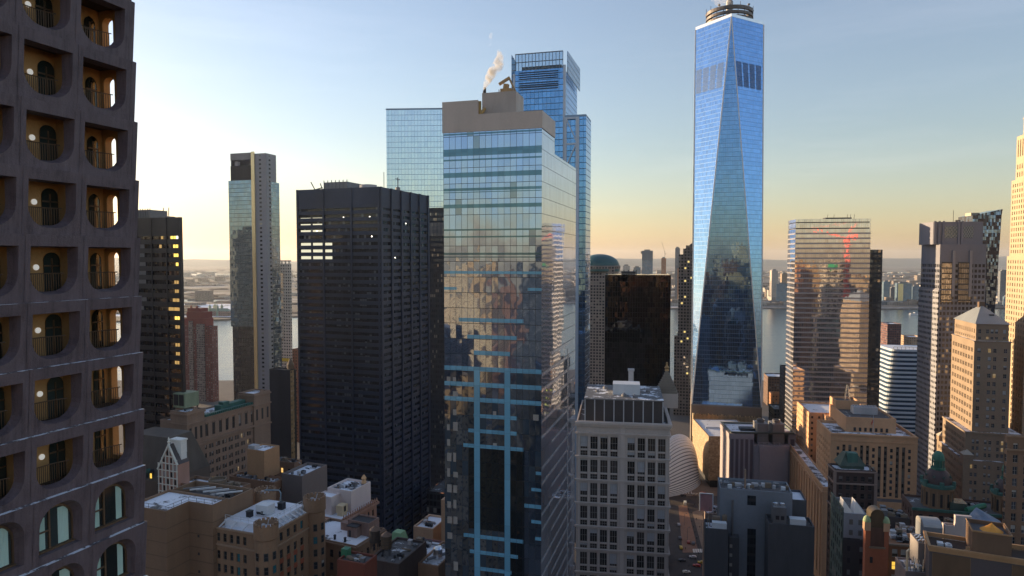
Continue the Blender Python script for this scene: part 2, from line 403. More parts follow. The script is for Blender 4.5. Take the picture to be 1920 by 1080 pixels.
# ------------------------------------------------------------------ ground, river, far shore, ridge
M = {}
def make_ground():
    t = NT('street_paving'); g = t.geo().outputs['Position']
    n = t.noise(g, .05, 5).outputs[0]; f = t.noise(g, .6, 4).outputs[0]
    t.bsdf(color=t.mix(t.m('ADD', t.m('MULTIPLY', n, .6), t.m('MULTIPLY', f, .4)), (.05,.045,.045), (.17,.145,.13)), rough=.85)
    mb = MB(); mb.face([(-2600,-1500,0),(2600,-1500,0),(2600,1060,0),(-2600,1060,0)])
    mb.face([(-2600,1060,-12),(2600,1060,-12),(2600,1060,0),(-2600,1060,0)][::-1])
    mb.build('ground', t.mat, kind='structure')
    t = NT('river_water'); g = t.geo().outputs['Position']
    st = t.vm('MULTIPLY', g, (.6, 1, 1))
    a = t.noise(st, .05, 6, .7).outputs[0]; b = t.noise(t.vm('MULTIPLY', g, (.25,1,1)), .006, 3).outputs[0]
    t.bsdf(color=t.mix(b, (.012,.028,.045), (.03,.055,.075)), rough=t.mixf(b, .08, .22), spec=.6, normal=t.bump(t.m('ADD', a, t.m('MULTIPLY', b, 2.)), .55, 2.2))
    mb = MB(); mb.face([(-14000,900,-2.5),(14000,900,-2.5),(14000,3600,-2.5),(-14000,3600,-2.5)])
    mb.build('water', t.mat, kind='structure')
    # far shore: marsh, yards and snow fields in bands
    t = NT('far_land'); g = t.geo().outputs['Position']
    st = t.vm('MULTIPLY', g, (.35, 1, 1))
    n1 = t.noise(st, .0022, 6, .65).outputs[0]; n2 = t.noise(st, .012, 5, .7).outputs[0]; n3 = t.noise(g, .05, 3, .7).outputs[0]
    f = t.m('ADD', t.m('MULTIPLY', n1, .5), t.m('ADD', t.m('MULTIPLY', n2, .35), t.m('MULTIPLY', n3, .15)))
    c = t.ramp(f, [(.36, (.05,.05,.05)), (.45, (.12,.085,.06)), (.52, (.09,.085,.085)), (.57, (.3,.26,.23)), (.62, (.6,.6,.65)), (.7, (.16,.13,.11))])
    t.bsdf(color=c, rough=.9)
    mb = MB(); shore = [(-14000,2300),(-3000,2250),(-1500,2130),(-1120,2050),(-900,2120),(-700,2240),(-560,2400),(-100,2500),(400,2560),(900,2620),(1400,2560),(2200,2650),(14000,2700)]
    n = len(shore)
    for (x0, y0), (x1, y1) in zip(shore, shore[1:]):
        k0, k1 = 2.2, 2.2
        mb.face([(x0,y0,1.2),(x1,y1,1.2),(x1*k1,26000,1.2),(x0*k0,26000,1.2)]); mb.face([(x0,y0,-4),(x1,y1,-4),(x1,y1,1.2),(x0,y0,1.2)])
    mb.build('land', t.mat, kind='structure')
    # wooded ridge on the horizon
    mt = plain('ridge_woods', (.07,.075,.07), .9, .3, .003, bump=.1)
    mb = MB(); X = [-26000+i*650 for i in range(82)]; rows = []
    def hz(x): return 150+55*math.sin(x*.00042+1)+26*math.sin(x*.0013)+14*math.sin(x*.0041+2)+(45 if x > 2500 else 0)*min(1, max(0, (x-2500)/4000))+R.uniform(-5, 5)
    for y, k in ((15500, 0), (17500, .55), (19500, 1), (23000, .8)):
        rows.append([(x, y, 1.3+k*hz(x)) for x in X])
    for a, b in zip(rows, rows[1:]):
        for i in range(len(X)-1): mb.face([a[i], a[i+1], b[i+1], b[i]])
    mb.build('hills', mt, smooth=True, kind='structure')
make_ground()
def make_haze():
    t = NT('haze_air'); v = t.node('ShaderNodeVolumePrincipled'); v.inputs['Density'].default_value = HAZE
    v.inputs['Color'].default_value = (.82,.9,1,1); v.inputs['Anisotropy'].default_value = .3
    t.t.links.new(v.outputs[0], t.out.inputs['Volume'])
    mb = MB(); mb.box(-28000, 28000, -1700, 27000, -14, 480); mb.build('haze', t.mat, kind='stuff')
HAZE = 2.2e-5
make_haze()
# ------------------------------------------------------------------ shared materials
SNOW = snow_roof('snowy_roof'); SNOWY = snow_roof('snow_covered_roof', amount=.72); BARE = snow_roof('bare_roof', amount=.12)
DARKM = plain('dark_metal', (.035,.035,.04), .5, .3, metal=.4); GREYM = plain('grey_metal', (.2,.2,.21), .5, .2, metal=.5)
WHITEM = plain('white_metal', (.62,.64,.66), .45, .1); STEEL = plain('bright_steel', (.75,.74,.72), .25, .1, metal=.9, bump=.05)
EDGE = plain('white_glint_trim', (.8,.78,.76), .4, .06, bump=.05)  # edges coloured near white to carry a sun glint
PALE = plain('pale_plaster', (.42,.41,.42), .8, .15); TANK = plain('weathered_cedar', (.11,.075,.05), .9, .3, .6)
COPPER = plain('green_copper', (.05,.13,.105), .7, .35, .4); BEIGE = plain('buff_brick', (.2,.15,.105), .85, .2); BRONZE = plain('bronze_frame', (.09,.055,.035), .5, .2, metal=.3)
FRAME = plain('window_frame', (.1,.095,.09), .6, .15); WG = glass_win('window_glass'); FRAMEW = plain('pale_window_frame', (.35,.33,.31), .6, .15)
WGLIT = glass_win('window_glass_some_lit', lit=.03, blind=.35)
WM, WML = [FRAME, WG], [FRAME, WGLIT]

# ------------------------------------------------------------------ 1 the tapering glass tower with the spire ring
def tower_taper():
    B = Bld('tapering_glass_tower', 'tallest tapering blue glass tower with triangular faces and a round ring on its roof', 1297, 757, 635, -14, right=1427.5, near='L', d=61)
    w = B.w; h = w/2; zb, zt = zat(635, 757), zat(627, 30)
    def mats():
        a = curtain('tapering_tower_glass', (.19,.37,.66), (.12,.22,.38), 1.55, 4.05, .1, .28, tilt=.007, wav=.014, metal=.93, wscale=.1, gvar=.13)
        return a
    g = mats(); bot = [(0,0),(w,0),(w,w),(0,w)]; mid = [(h,0),(w,h),(h,w),(0,h)]
    zs = [zb+(zt-zb)*i/24 for i in range(25)]
    for k in range(4):
        # upright triangle on side k, apex at mid[k]; inverted triangle hung between mid[k] and mid[k+1] down to bot[k+1]
        mb = MB(); a, b, c = bot[k], bot[(k+1)%4], mid[k]
        for z0, z1 in zip(zs, zs[1:]):
            f0, f1 = (z0-zb)/(zt-zb), (z1-zb)/(zt-zb); L = lambda p, q, f: (p[0]+(q[0]-p[0])*f, p[1]+(q[1]-p[1])*f)
            mb.face([(*L(a,c,f0),z0),(*L(b,c,f0),z0),(*L(b,c,f1),z1),(*L(a,c,f1),z1)] if f1 < 1 else [(*L(a,c,f0),z0),(*L(b,c,f0),z0),(*c,z1)])
        B.part('upright_facet', mb, g)
        mb = MB(); a, c, d = bot[(k+1)%4], mid[k], mid[(k+1)%4]
        for z0, z1 in zip(zs, zs[1:]):
            f0, f1 = (z0-zb)/(zt-zb), (z1-zb)/(zt-zb)
            mb.face([(*L(a,c,f0),z0),(*L(a,d,f0),z0),(*L(a,d,f1),z1),(*L(a,c,f1),z1)] if f0 > 0 else [(*a,z0),(*L(a,d,f1),z1),(*L(a,c,f1),z1)])
        B.part('hanging_facet', mb, g)
        e = MB(); e.bar((*bot[k], zb), (*mid[k], zt), 1.0, m=0); B.part('edge_strip', e, EDGE)
        e = MB(); e.bar((*bot[(k+1)%4], zb), (*mid[k], zt), .8, m=0); B.part('edge_strip', e, EDGE)
    # louvred plant storeys: vertical dark slots, set proud of the glass
    z0, z1 = zat(640, 168), zat(640, 121)
    for k in (0, 3):
        a, c, d = bot[(k+1)%4], mid[k], mid[(k+1)%4]
        mb = MB()
        for j in range(44):
            if j % 11 in (9, 10): continue
            s0, s1 = .04+.92*j/44, .04+.92*(j+.5)/44
            def pt(s, z):
                f = (z-zb)/(zt-zb); p, q = L(a,c,f), L(a,d,f); nx, ny = (d[1]-c[1]), -(d[0]-c[0]); nl = math.hypot(nx, ny)
                return (p[0]+(q[0]-p[0])*s+nx/nl*.12, p[1]+(q[1]-p[1])*s+ny/nl*.12, z)
            mb.face([pt(s0,z0),pt(s1,z0),pt(s1,z1),pt(s0,z1)])
        B.part('louvre_bank', mb, plain('louvre_slot', (.08,.14,.27), .4, .1, metal=.6))
    # parapet band
    o = [mid[0], mid[1], mid[2], mid[3]]; cx = (h, h); i_ = [(p[0]+(h-p[0])*.04, p[1]+(h-p[1])*.04) for p in o]
    mb = MB(); zp = zt+2.6
    for k in range(4):
        a, b = o[k], o[(k+1)%4]; c, d = i_[(k+1)%4], i_[k]
        mb.face([(*a,zt),(*b,zt),(*b,zp),(*a,zp)]); mb.face([(*a,zp),(*b,zp),(*c,zp),(*d,zp)]); mb.face([(*d,zp),(*c,zp),(*c,zt),(*d,zt)])
    B.part('parapet', mb, STEEL)
    mb = MB(); mb.face([(*p, zt+.3) for p in i_]); B.part('roof', mb, GREYM)
    # the stacked ring round the mast
    ring = MB(); rr = 21.5
    for zz, hh in ((2.5,2.2),(6.4,2.4),(10.6,3.0)):
        ring.lathe([(rr-2.5,zt+zz),(rr,zt+zz),(rr,zt+zz+hh),(rr-2.5,zt+zz+hh),(rr-2.5,zt+zz)], 40, cx)
    for k in range(20):
        t = 2*math.pi*k/20; ring.bar((h+(rr-.8)*math.cos(t), h+(rr-.8)*math.sin(t), zt), (h+(rr-.8)*math.cos(t), h+(rr-.8)*math.sin(t), zt+13), .6)
    for k in range(14):
        t = 2*math.pi*(k+.4)/14; q = (h+rr*math.cos(t), h+rr*math.sin(t)); ring.bar((*q, zt+13), (*q, zt+13+R.uniform(2, 5)), .4)
        if k % 3 == 0: ring.lathe([(.1,zt+14),(1.1,zt+14.4),(1.1,zt+15.6),(.1,zt+16)], 8, q)
    B.part('broadcast_ring', ring, plain('ring_metal', (.1,.085,.08), .45, .3, metal=.5))
    mb = MB(); mb.lathe([(3.2,zt),(3.2,zt+24),(2.4,zt+24.1),(2.2,zt+40),(.1,zt+40.1)], 16, cx); B.part('mast', mb, GREYM)
    # base with upright fins
    B2 = MB(); B2.box(-.5, w+.5, -.5, w+.5, 0, zb-.05); B.part('base', B2, plain('base_panels', (.16,.13,.11), .6, .2))
    fin = MB()
    for j in range(52):
        x = 1+(w-2)*j/51; k = 0 if abs(j-26) > 4 else 3
        c_, s_ = .5*.62, .87*.62; z0_, z1_ = zb-30+k, zb-9+R.uniform(-1,1); fin.face([(x-c_,-1.2+s_,z0_),(x+c_,-1.2-s_,z0_),(x+c_,-1.2-s_,z1_),(x-c_,-1.2+s_,z1_)]); fin.face([(x+c_+.06,-1.17-s_,z0_),(x-c_+.06,-1.17+s_,z0_),(x-c_+.06,-1.17+s_,z1_),(x+c_+.06,-1.17-s_,z1_)])
    B.part('fins', fin, plain('base_fins', (.8,.6,.36), .5, .15), kind='stuff')  # gold colour and twisted blades put in for mirrored sunlight
    fin = MB(); fin.box(-.7, w+.7, -.9, -.55, zb-1.2, zb-.02); B.part('coping', fin, GREYM)
    return B
tower_taper()

# ------------------------------------------------------------------ 2 the wide dark office slab
def dark_slab():
    B = Bld('dark_office_tower', 'broad charcoal steel office tower with deep horizontal spandrels, sky glowing through a few floors top left', 712, 350, 380, -20, left=555, right=803)
    zt = B.zt; w, d = B.w, B.d; zlow = 0
    gl = glass_mat = facade('dark_tower_glass', (.02,.02,.025), (.035,.038,.045), 1.55, 4.0, (.05,.95), (-1,2), lit=0, blind=.1, bcol=(.13,.15,.17), gm=.1, gr=.06, tilt=.02)
    mb = MB(); mb.box(-w+.6, -.6, .6, d-.6, 0, zt-1.2); mb.face([(-w+.6,.6,zt-1.1),(-.6,.6,zt-1.1),(-.6,d-.6,zt-1.1),(-w+.6,d-.6,zt-1.1)])
    B.part('glazing', mb, gl)
    st = plain('charcoal_steel', (.04,.052,.085), .42, .25, .05, metal=.3)
    mb = MB(); mb.box(-w, 0, 0, d, zt-11.2, zt); B.part('crown', mb, [st])
    z = zt-12.6; k = 0; fh = 3.93
    while z > 4:
        mb = MB(); h = 2.05; z0, z1 = z-h, z
        mb.box(-w, 0, 0, .6, z0, z1); mb.box(-.6, 0, .602, d, z0, z1); B.part('spandrel', mb, st)
        z -= fh; k += 1
    cm = MB()
    for x in (-w+.8, -w*2/3, -w/3, -.8):
        c = MB(); c.box(x-.6, x+.6, -.3, -.003, 0, zt+.1); B.part('column', c, st)
    for i in range(6):
        y = 1+(d-2)*i/5; c = MB(); c.box(.003, .8, y-.8, y+.8, 0, zt+.1); B.part('column', c, st)
    # glowing strips put in for the low sky seen through the building
    lit = NT('sky_glow_floor'); lit.bsdf(color=(.6,.55,.4), ecol=(1,.93,.66), estr=.33)
    for r, (py, n) in enumerate(((411,2),(423,2),(435,2),(460,3),(473,3),(486,3))):
        zz = B.z(py); mb = MB(); x = -w+2.6
        for j in range(n):
            ww = (7.6 if j < 2 else 5.2)*(w/62); mb.face([(x,.57,zz),(x+ww,.57,zz),(x+ww,.57,zz+1.7),(x,.57,zz+1.7)]); x += ww+1.5
        B.part('sky_glow_strip', mb, lit.mat)
    lamp = NT('office_lamp'); lamp.bsdf(color=(1,.95,.85), ecol=(1,.92,.75), estr=3.)
    for px, py in ((644,406),(693,406),(594,431),(697,443),(716,409),(737,411),(761,414),(741,483)):
        mb = MB(); zz = B.z(py)
        if px < 712: x = B.lx(px, .5, zz); mb.box(x-.3, x+.3, .5, .58, zz-.3, zz+.3)
        else: y = B.ly(px, -.5, zz); mb.box(-.59, -.5, y-.3, y+.3, zz-.3, zz+.3)
        B.part('ceiling_lamp', mb, lamp.mat)
    mb = MB(); x0, x1 = B.lx(608, 12), B.lx(651, 12); mb.box(x0, x1, 12, 30, zt, zt+5.2); 
    for j in range(7): mb.box(x0+(x1-x0)*j/6-.2, x0+(x1-x0)*j/6+.2, 11.7, 11.99, zt, zt+6.3)
    B.part('penthouse', mb, GREYM)
    mb = MB(); mb.lathe([(5,zt),(5,zt+2.2),(.1,zt+2.8)], 18, (-13, 9)); B.part('cooling_drum', mb, PALE)
    mb = MB(); mb.bar((-w+9,6,zt+.5), (-w+14,6,zt+1.5), .5); mb.bar((-w+9,6,zt), (-w+6,6,zt+5), .4); mb.bar((-w+14,6,zt), (-w+12.5,6,zt+4), .4); B.part('davit', mb, DARKM)
    mb = MB(); y = B.ly(746, -3); mb.bar((-3,y,zt), (-3,y,zt+8), .4); mb.bar((-3,y-2.5,zt+7), (-3,y+2.5,zt+7), .35); mb.lathe([(.1,zt),(1.5,zt+.4),(1.5,zt+2),(.1,zt+2.6)], 8, (-3,y)); B.part('antenna', mb, GREYM)
    mb = MB(); y = B.ly(720, -2); mb.bar((-2,y,zt), (-2,y,zt+9), .25); B.part('antenna', mb, GREYM)
dark_slab()

# ------------------------------------------------------------------ 3 the glass tower in the middle
def centre_tower():
    B = Bld('mirrored_glass_tower', 'mirrored glass tower in the centre with a tan metal crown and steaming plant house', 1016, 240, 140, -16, left=831, right=1040)
    w, zt = B.w, B.zt; d0 = B.d; zw = B.z(289, 0, d0); d1 = B.ly(1080, 0, zw)
    g = curtain('mirror_glass', (.42,.58,.84), (.03,.04,.05), w/16, 3.28, .07, .1, tilt=.02, wav=.045, metal=.88, wscale=.22, gvar=.07, dark=.03, dcol=(.32,.44,.54))
    gs = curtain('side_mirror_glass', (.6,.66,.78), (.03,.04,.05), w/16, 3.28, .07, .1, tilt=.004, wav=.008, metal=.88, wscale=.15, gvar=.07)
    gd = curtain('dark_lower_glass', (.2,.27,.38), (.03,.04,.05), w/16, 3.28, .07, .1, tilt=.02, wav=.03, metal=.85, wscale=.22, gvar=.3, dark=.15, dcol=(.08,.12,.17))  # mirror glass in a darker tint for the lower storeys
    zs_ = zat(B.world((-w,0,0)).y, 686); mb = MB(); mb.box(-w, 0, 0, d0, zs_, zt); mb.box(-w, 0, d0, d1, 0, zw); mb.box(-w, 0, 0, d0, 0, zs_-.002)
    for i_ in (1, 7, 13): mb.m[i_] = 1
    mb.m[12] = mb.m[15] = 2
    B.part('curtain_wall', mb, [g, gs, gd])
    blue = curtain('blue_spandrel_glass', (.2,.5,.72), (.04,.06,.08), w/16, 3.28, .06, .02, tilt=.01, wav=.008, metal=.3, rough=.15)
    navy = curtain('deep_spandrel_glass', (.13,.25,.34), (.03,.04,.05), w/16, 3.28, .06, .02, tilt=.01, wav=.008, metal=.7, rough=.06)
    fx = lambda px: (px-831)/(1015-831)*w-w
    def band(py, hp, a=831, b=1015, m=navy):
        # py measured at the left edge of the front
        z = zat(B.world((-w,0,0)).y, py); h = hp/1280*146
        mb = MB(); mb.box(fx(a), fx(b), -.04, -.002, z-h, z)
        return B.part('spandrel', mb, m)
    for py, hp in ((252,3),(281,13),(300,3),(325,9),(354,5),(361,1.5),(384,7),(430,3),(443,3),(474,4),(481,2)): band(py, hp)
    for py, hp, a, b in ((506,5,831,1015),(536,5,831,856),(536,5,990,1015),(593,7,860,982),(624,7,876,970),(653,8,889,957),
                         (683,8,831,1015),(712,8,831,1015),(740,8,831,1015),(770,7,888,970),(798,7,878,970),(826,7,868,982),
                         (993,7,868,982),(1022,7,880,972),(1052,7,890,960),(867,6,1005,1015),(897,6,997,1015),(927,7,984,1015),(955,6,997,1015),(985,6,1004,1015)):
        band(py+2, hp, a, b, blue)
    def strip(a, b, p0, p1):
        Y = B.world((-w/2,0,0)).y; mb = MB(); mb.box(fx(a), fx(b), -.035, -.001, zat(Y,p1), zat(Y,p0)); B.part('spandrel', mb, blue)
    strip(889, 900, 690, 1100); strip(947, 958, 690, 1100)
    dk = curtain('dark_recess_glass', (.06,.08,.1), (.015,.02,.03), w/16, 3.28, .07, .1, tilt=.03, wav=.04, metal=.8)
    for a, b, p0, p1 in ((878,889,840,995),(900,947,840,995),(958,984,840,1100)):
        Y = B.world((-w/2,0,0)).y; mb = MB(); mb.box(fx(a), fx(b), -.03, -.001, zat(Y,p1), zat(Y,p0)); B.part('dark_glazing', mb, dk)
    wb = plain('drawn_white_blind', (.32,.29,.26), .8, .2, 1.)
    for py in range(700, 1080, 29):
        for a in (836, 848, 1000, 925):
            if R.random() < (.75 if a < 850 else .25): Y = B.world((-w,0,0)).y; mb = MB(); mb.box(fx(a), fx(a+R.uniform(5, 10)), -.025, -.001, zat(Y, py+19), zat(Y, py+R.uniform(2, 9))); B.part('window_blind', mb, wb)
    # the pale bands of the narrow side
    wh = curtain('pale_spandrel_glass', (.62,.66,.74), (.1,.11,.13), w/16, 3.28, .05, .02, tilt=.006, wav=.005, metal=.6, rough=.1)
    zz = zw-4; k = 0
    while zz > 40:
        mb = MB(); y0 = 0.02 if k % 3 else d1*.25; y1 = d1*(.97 if k % 2 else .8)
        if k > 11: mb.box(.002, .05, y0, y1, zz-.75, zz); B.part('side_spandrel', mb, wh)
        zz -= 3.28; k += 1
    mb = MB(); mb.box(.002, .05, d1*.72, d1*.76, 40, zw-45); B.part('side_spandrel', mb, wh)
    tan = plain('tan_panel', (.5,.43,.38), .5, .1, .3, metal=.2, bump=.12)
    zc = B.z(207); zl = B.z(192, -w, 0)
    nx = fx(898); mb = MB()
    mb.box(-w-.15, nx, -.15, .35, zt, zl); mb.box(nx, .15, -.15, .35, zt, zc); mb.box(-.35, .15, .352, d0, zt, zc); mb.box(-w-.15, -w+.35, .352, d0, zt, zl); mb.box(-w+.35, -.35, d0-.4, d0-.002, zt, zc); mb.box(-w-.15,nx,d0+.001,d0+.4,zt,zl)
    B.part('crown_screen', mb, tan)
    mb = MB(); mb.face([(-w,0.36,zt+.02),(-.36,.36,zt+.02),(-.36,d0,zt+.02),(-w,d0,zt+.02)]); mb.face([(-w,d0,zw+.02),(0,d0,zw+.02),(0,d1,zw+.02),(-w,d1,zw+.02)]); B.part('roof', mb, SNOW)
    y0, y1 = 2.2, 8.2; x0, x1 = B.lx(904, y0), B.lx(967, y0); zp = B.z(170, -6, y0)
    mb = MB(); mb.box(x0, x1, y0, y1, zt, zp); B.part('plant_house', mb, plain('plant_house_panel', (.4,.36,.33), .6, .15, .5, bump=.1))
    xb = B.lx(984, y1, zp)
    mb = MB()
    for j in range(6): yy = y0+.5+(y1-y0-1)*j/5; mb.box(x1+.002, x1+.12, yy-.3, yy+.3, zt+3, zp-.3)
    B.part('louvre_bank', mb, plain('white_louvre', (.55,.5,.45), .5, .1))
    mb = MB(); mb.tube([(x0+.5, y0+.4, zp-3), (x0+.5,y0+.4,zp+1.2)], .28, 8); B.part('steam_pipe', mb, DARKM)
    mb = MB(); xm = (x0+x1)/2+.9
    mb.box(xm-.9, xm+1.6, y0+1, y0+3, zp, zp+.9); mb.bar((xm, y0+2, zp+.6), (xm+.2,y0+2,zp+2), 1.0); mb.bar((xm-1.4,y0+1.8,zp+2.0), (xm+.9,y0+2.2,zp+3.4), .55); mb.bar((xm+.8,y0+2,zp+3.2), (xm+2.2,y0+2,zp+.3), .35)
    for q in ((x0+.2,y0+.3),(x0+3.6,y0+.5),(x0+4.2,y0+.5)): mb.bar((*q,zp), (*q,zp+.6), .15)
    B.part('cleaning_crane', mb, plain('rusty_yellow', (.35,.24,.12), .6, .3, 1.))
    mb = MB(); mb.bar((nx+.2, .8, zc+.1), (x0+.6, 2.1, zc+1.6), .5); mb.bar((nx+.2,.6,zc-1), (nx+.2,.6,zc+2.8), .5); B.part('bracket', mb, plain('yellow_bracket', (.4,.27,.1), .6, .2))
    return B
BC = centre_tower()
# ------------------------------------------------------------------ other towers of the middle distance
def pale_slab():
    B = Bld('pale_glass_slab', 'pale sky blue plain glass slab rising behind the charcoal tower', 838, 205, 575, -3, left=724, near='R', d=40)
    g = curtain('pale_blue_glass', (.7,.85,1.0), (.24,.4,.58), 2.75, 4.5, .16, .32, tilt=.006, wav=.01, metal=.92, wscale=.08, gvar=.05)
    mb = MB(); mb.box(B.x0, 0, 0, B.d, 0, B.zt); B.part('curtain_wall', mb, g)
    mb = MB(); mb.box(B.x0-.2, .2, -.25, B.d+.2, B.zt+.002, B.zt+1.2); B.part('parapet', mb, plain('blue_cap', (.2,.3,.42), .4, .1))
pale_slab()
def second_dark():
    B = Bld('slim_dark_tower', 'narrow slice of a blue black tower between the charcoal slab and mirrored tower', 836, 393, 520, -18, left=770, near='R', d=45)
    g = facade('slim_dark_wall', (.018,.024,.036), (.06,.075,.1), 1.5, 3.9, (.15,.85), (.3,.85), gm=.5, blind=.1)
    mb = MB(); mb.box(B.x0, 0, 0, B.d, 0, B.zt); B.part('wall', mb, g)
    za, zb = B.z(442), B.z(417); mb = MB()
    for j in range(26): x = B.x0+(B.w)*(j+.2)/26; mb.box(x, x+B.w/52, -.25, -.002, za, zb)
    B.part('louvre_bank', mb, GREYM)
    mb = MB(); mb.box(B.x0-.1, .1, -.2, B.d, B.zt+.002, B.zt+1.5); B.part('parapet', mb, DARKM)
second_dark()
def braced_tower():
    B = Bld('braced_blue_tower', 'blue glass tower with an open top screen and white diagonal bracing on its shoulder', 1056, 127, 490, -15, left=957, right=1082)
    w, zt, d = B.w, B.zt, B.d
    g = curtain('deep_blue_glass', (.17,.38,.7), (.05,.12,.22), 3.0, 4.3, .2, .5, tilt=.008, wav=.012, metal=.9, gvar=.14, wscale=.1)
    xi = B.lx(966); mb = MB(); mb.box(xi, 0, 0, d, 0, zt); B.part('curtain_wall', mb, g)
    mb = MB(); mb.box(-w, xi-.003, 3, d, 0, zt); B.part('west_return', mb, g)
    zs = B.z(95)
    t = NT('screen_glass'); t.bsdf(color=(.55,.72,.9), rough=.05, trans=.85, ior=1.1, metal=0.)
    mb = MB(); mb.box(xi, -.3, 0, .25, zt, zs); s = B.part('glass_screen', mb, t.mat)
    mb = MB()
    for j in range(15): x = xi+(-.3-xi)*j/14; mb.bar((x,.5,zt), (x,.5,zs+.2), .35)
    mb.bar((xi,.5,zs), (-.3,.5,zs), .6); mb.bar((xi,.5,zt+6), (-.3,.5,zt+6), .5); B.part('screen_posts', mb, GREYM)
    mb = MB(); mb.box(xi+3, -3, 9, d-6, zt+.002, zt+5); B.part('plant_room', mb, DARKM)
    z0, z1 = B.z(163), B.z(127); lm = plain('louvre_blade', (.015,.035,.07), .4, .2, metal=.2); k = 0
    for z in [z1-1.3-i*(z1-z0)/9 for i in range(9)]:
        mb = MB(); mb.box(xi+3, -3.5, -.12, -.003, z-.85, z) if k != 4 else None; k += 1
        if mb.f: B.part('louvre_blade', mb, lm)
    wf = plain('white_fin', (.5,.58,.68), .4, .08)
    mb = MB(); mb.box(.002, 1.7, -.4, 1.6, 0, zt+2); B.part('corner_fin', mb, wf)
    mb = MB(); mb.box(xi-1.7, xi-.005, -.4, 1.6, 0, zt-2); B.part('corner_fin', mb, wf)
    # tapering end screens
    y2 = d; zf, zb = B.z(97, 0, 6), B.z(130, 0, d)
    gf = curtain('dark_end_glass', (.2,.3,.42), (.03,.05,.08), 3, 4.3, .3, .5, tilt=.01, metal=.85)
    mb = MB(); p = [(2.4,5,zt-3),(2.4,y2,zt-3),(2.4,y2,zb),(2.4,5,zf)]; q = [(1.9,*v[1:]) for v in p]
    mb.face(p); mb.face(q[::-1])
    for i in range(4): mb.face([q[i],q[(i+1)%4],p[(i+1)%4],p[i]])
    B.part('end_screen', mb, gf)
    mb = MB(); zf, zb = B.z(103, -w, 3), B.z(117, xi, 3)
    mb.box(-w, -w+.3, 3, 3.3, zt-20, zf); mb.face([(-w+.3,3,zt-20),(xi,3,zt-20),(xi,3,zb),(-w+.3,3,zf)]); B.part('end_screen', mb, gf)
    # lower shoulder with exposed bracing
    zl = B.z(222, 2, 0); xl = B.lx(1099, -3, zl); dl = B.ly(1107, xl, zl)+3
    mb = MB(); mb.box(1.75, xl, -3, max(dl, 14), 0, zl); B.part('shoulder', mb, g)
    xs = B.lx(1083, -3, zl)
    mb = MB()
    mb.box(1.75, 3.2, -3.9, -3.003, 0, zl); mb.box(xs-1.2, xs+1.2, -3.9, -3.003, 0, zl); 
    z = zl; xa, xb = 3.2, xs-1.2; hh = 18.; k = 0
    while z > 60:
        mb.box(xa, xb, -3.8, -3.003, z-1.3, z-.1)
        a, b = ((xa, z-1.5), (xb, z-hh+2*1.0)) if k % 2 == 0 else ((xb, z-1.5), (xa, z-hh+2.0))
        mb.bar((a[0], -3.55, a[1]), (b[0], -3.55, b[1]), 1.1, .7); z -= hh; k += 1
    B.part('bracing', mb, wf)
    mb = MB(); mb.box(1.75, xl, -3, -2.7, zl, zl+1.6); mb.box(xl-.3, xl, -2.69, max(dl,14), zl, zl+1.6); B.part('parapet', mb, plain('blue_cap2', (.2,.32,.45), .4, .1))
    mb = MB(); zz = B.z(520, 3, -3)
braced_tower()

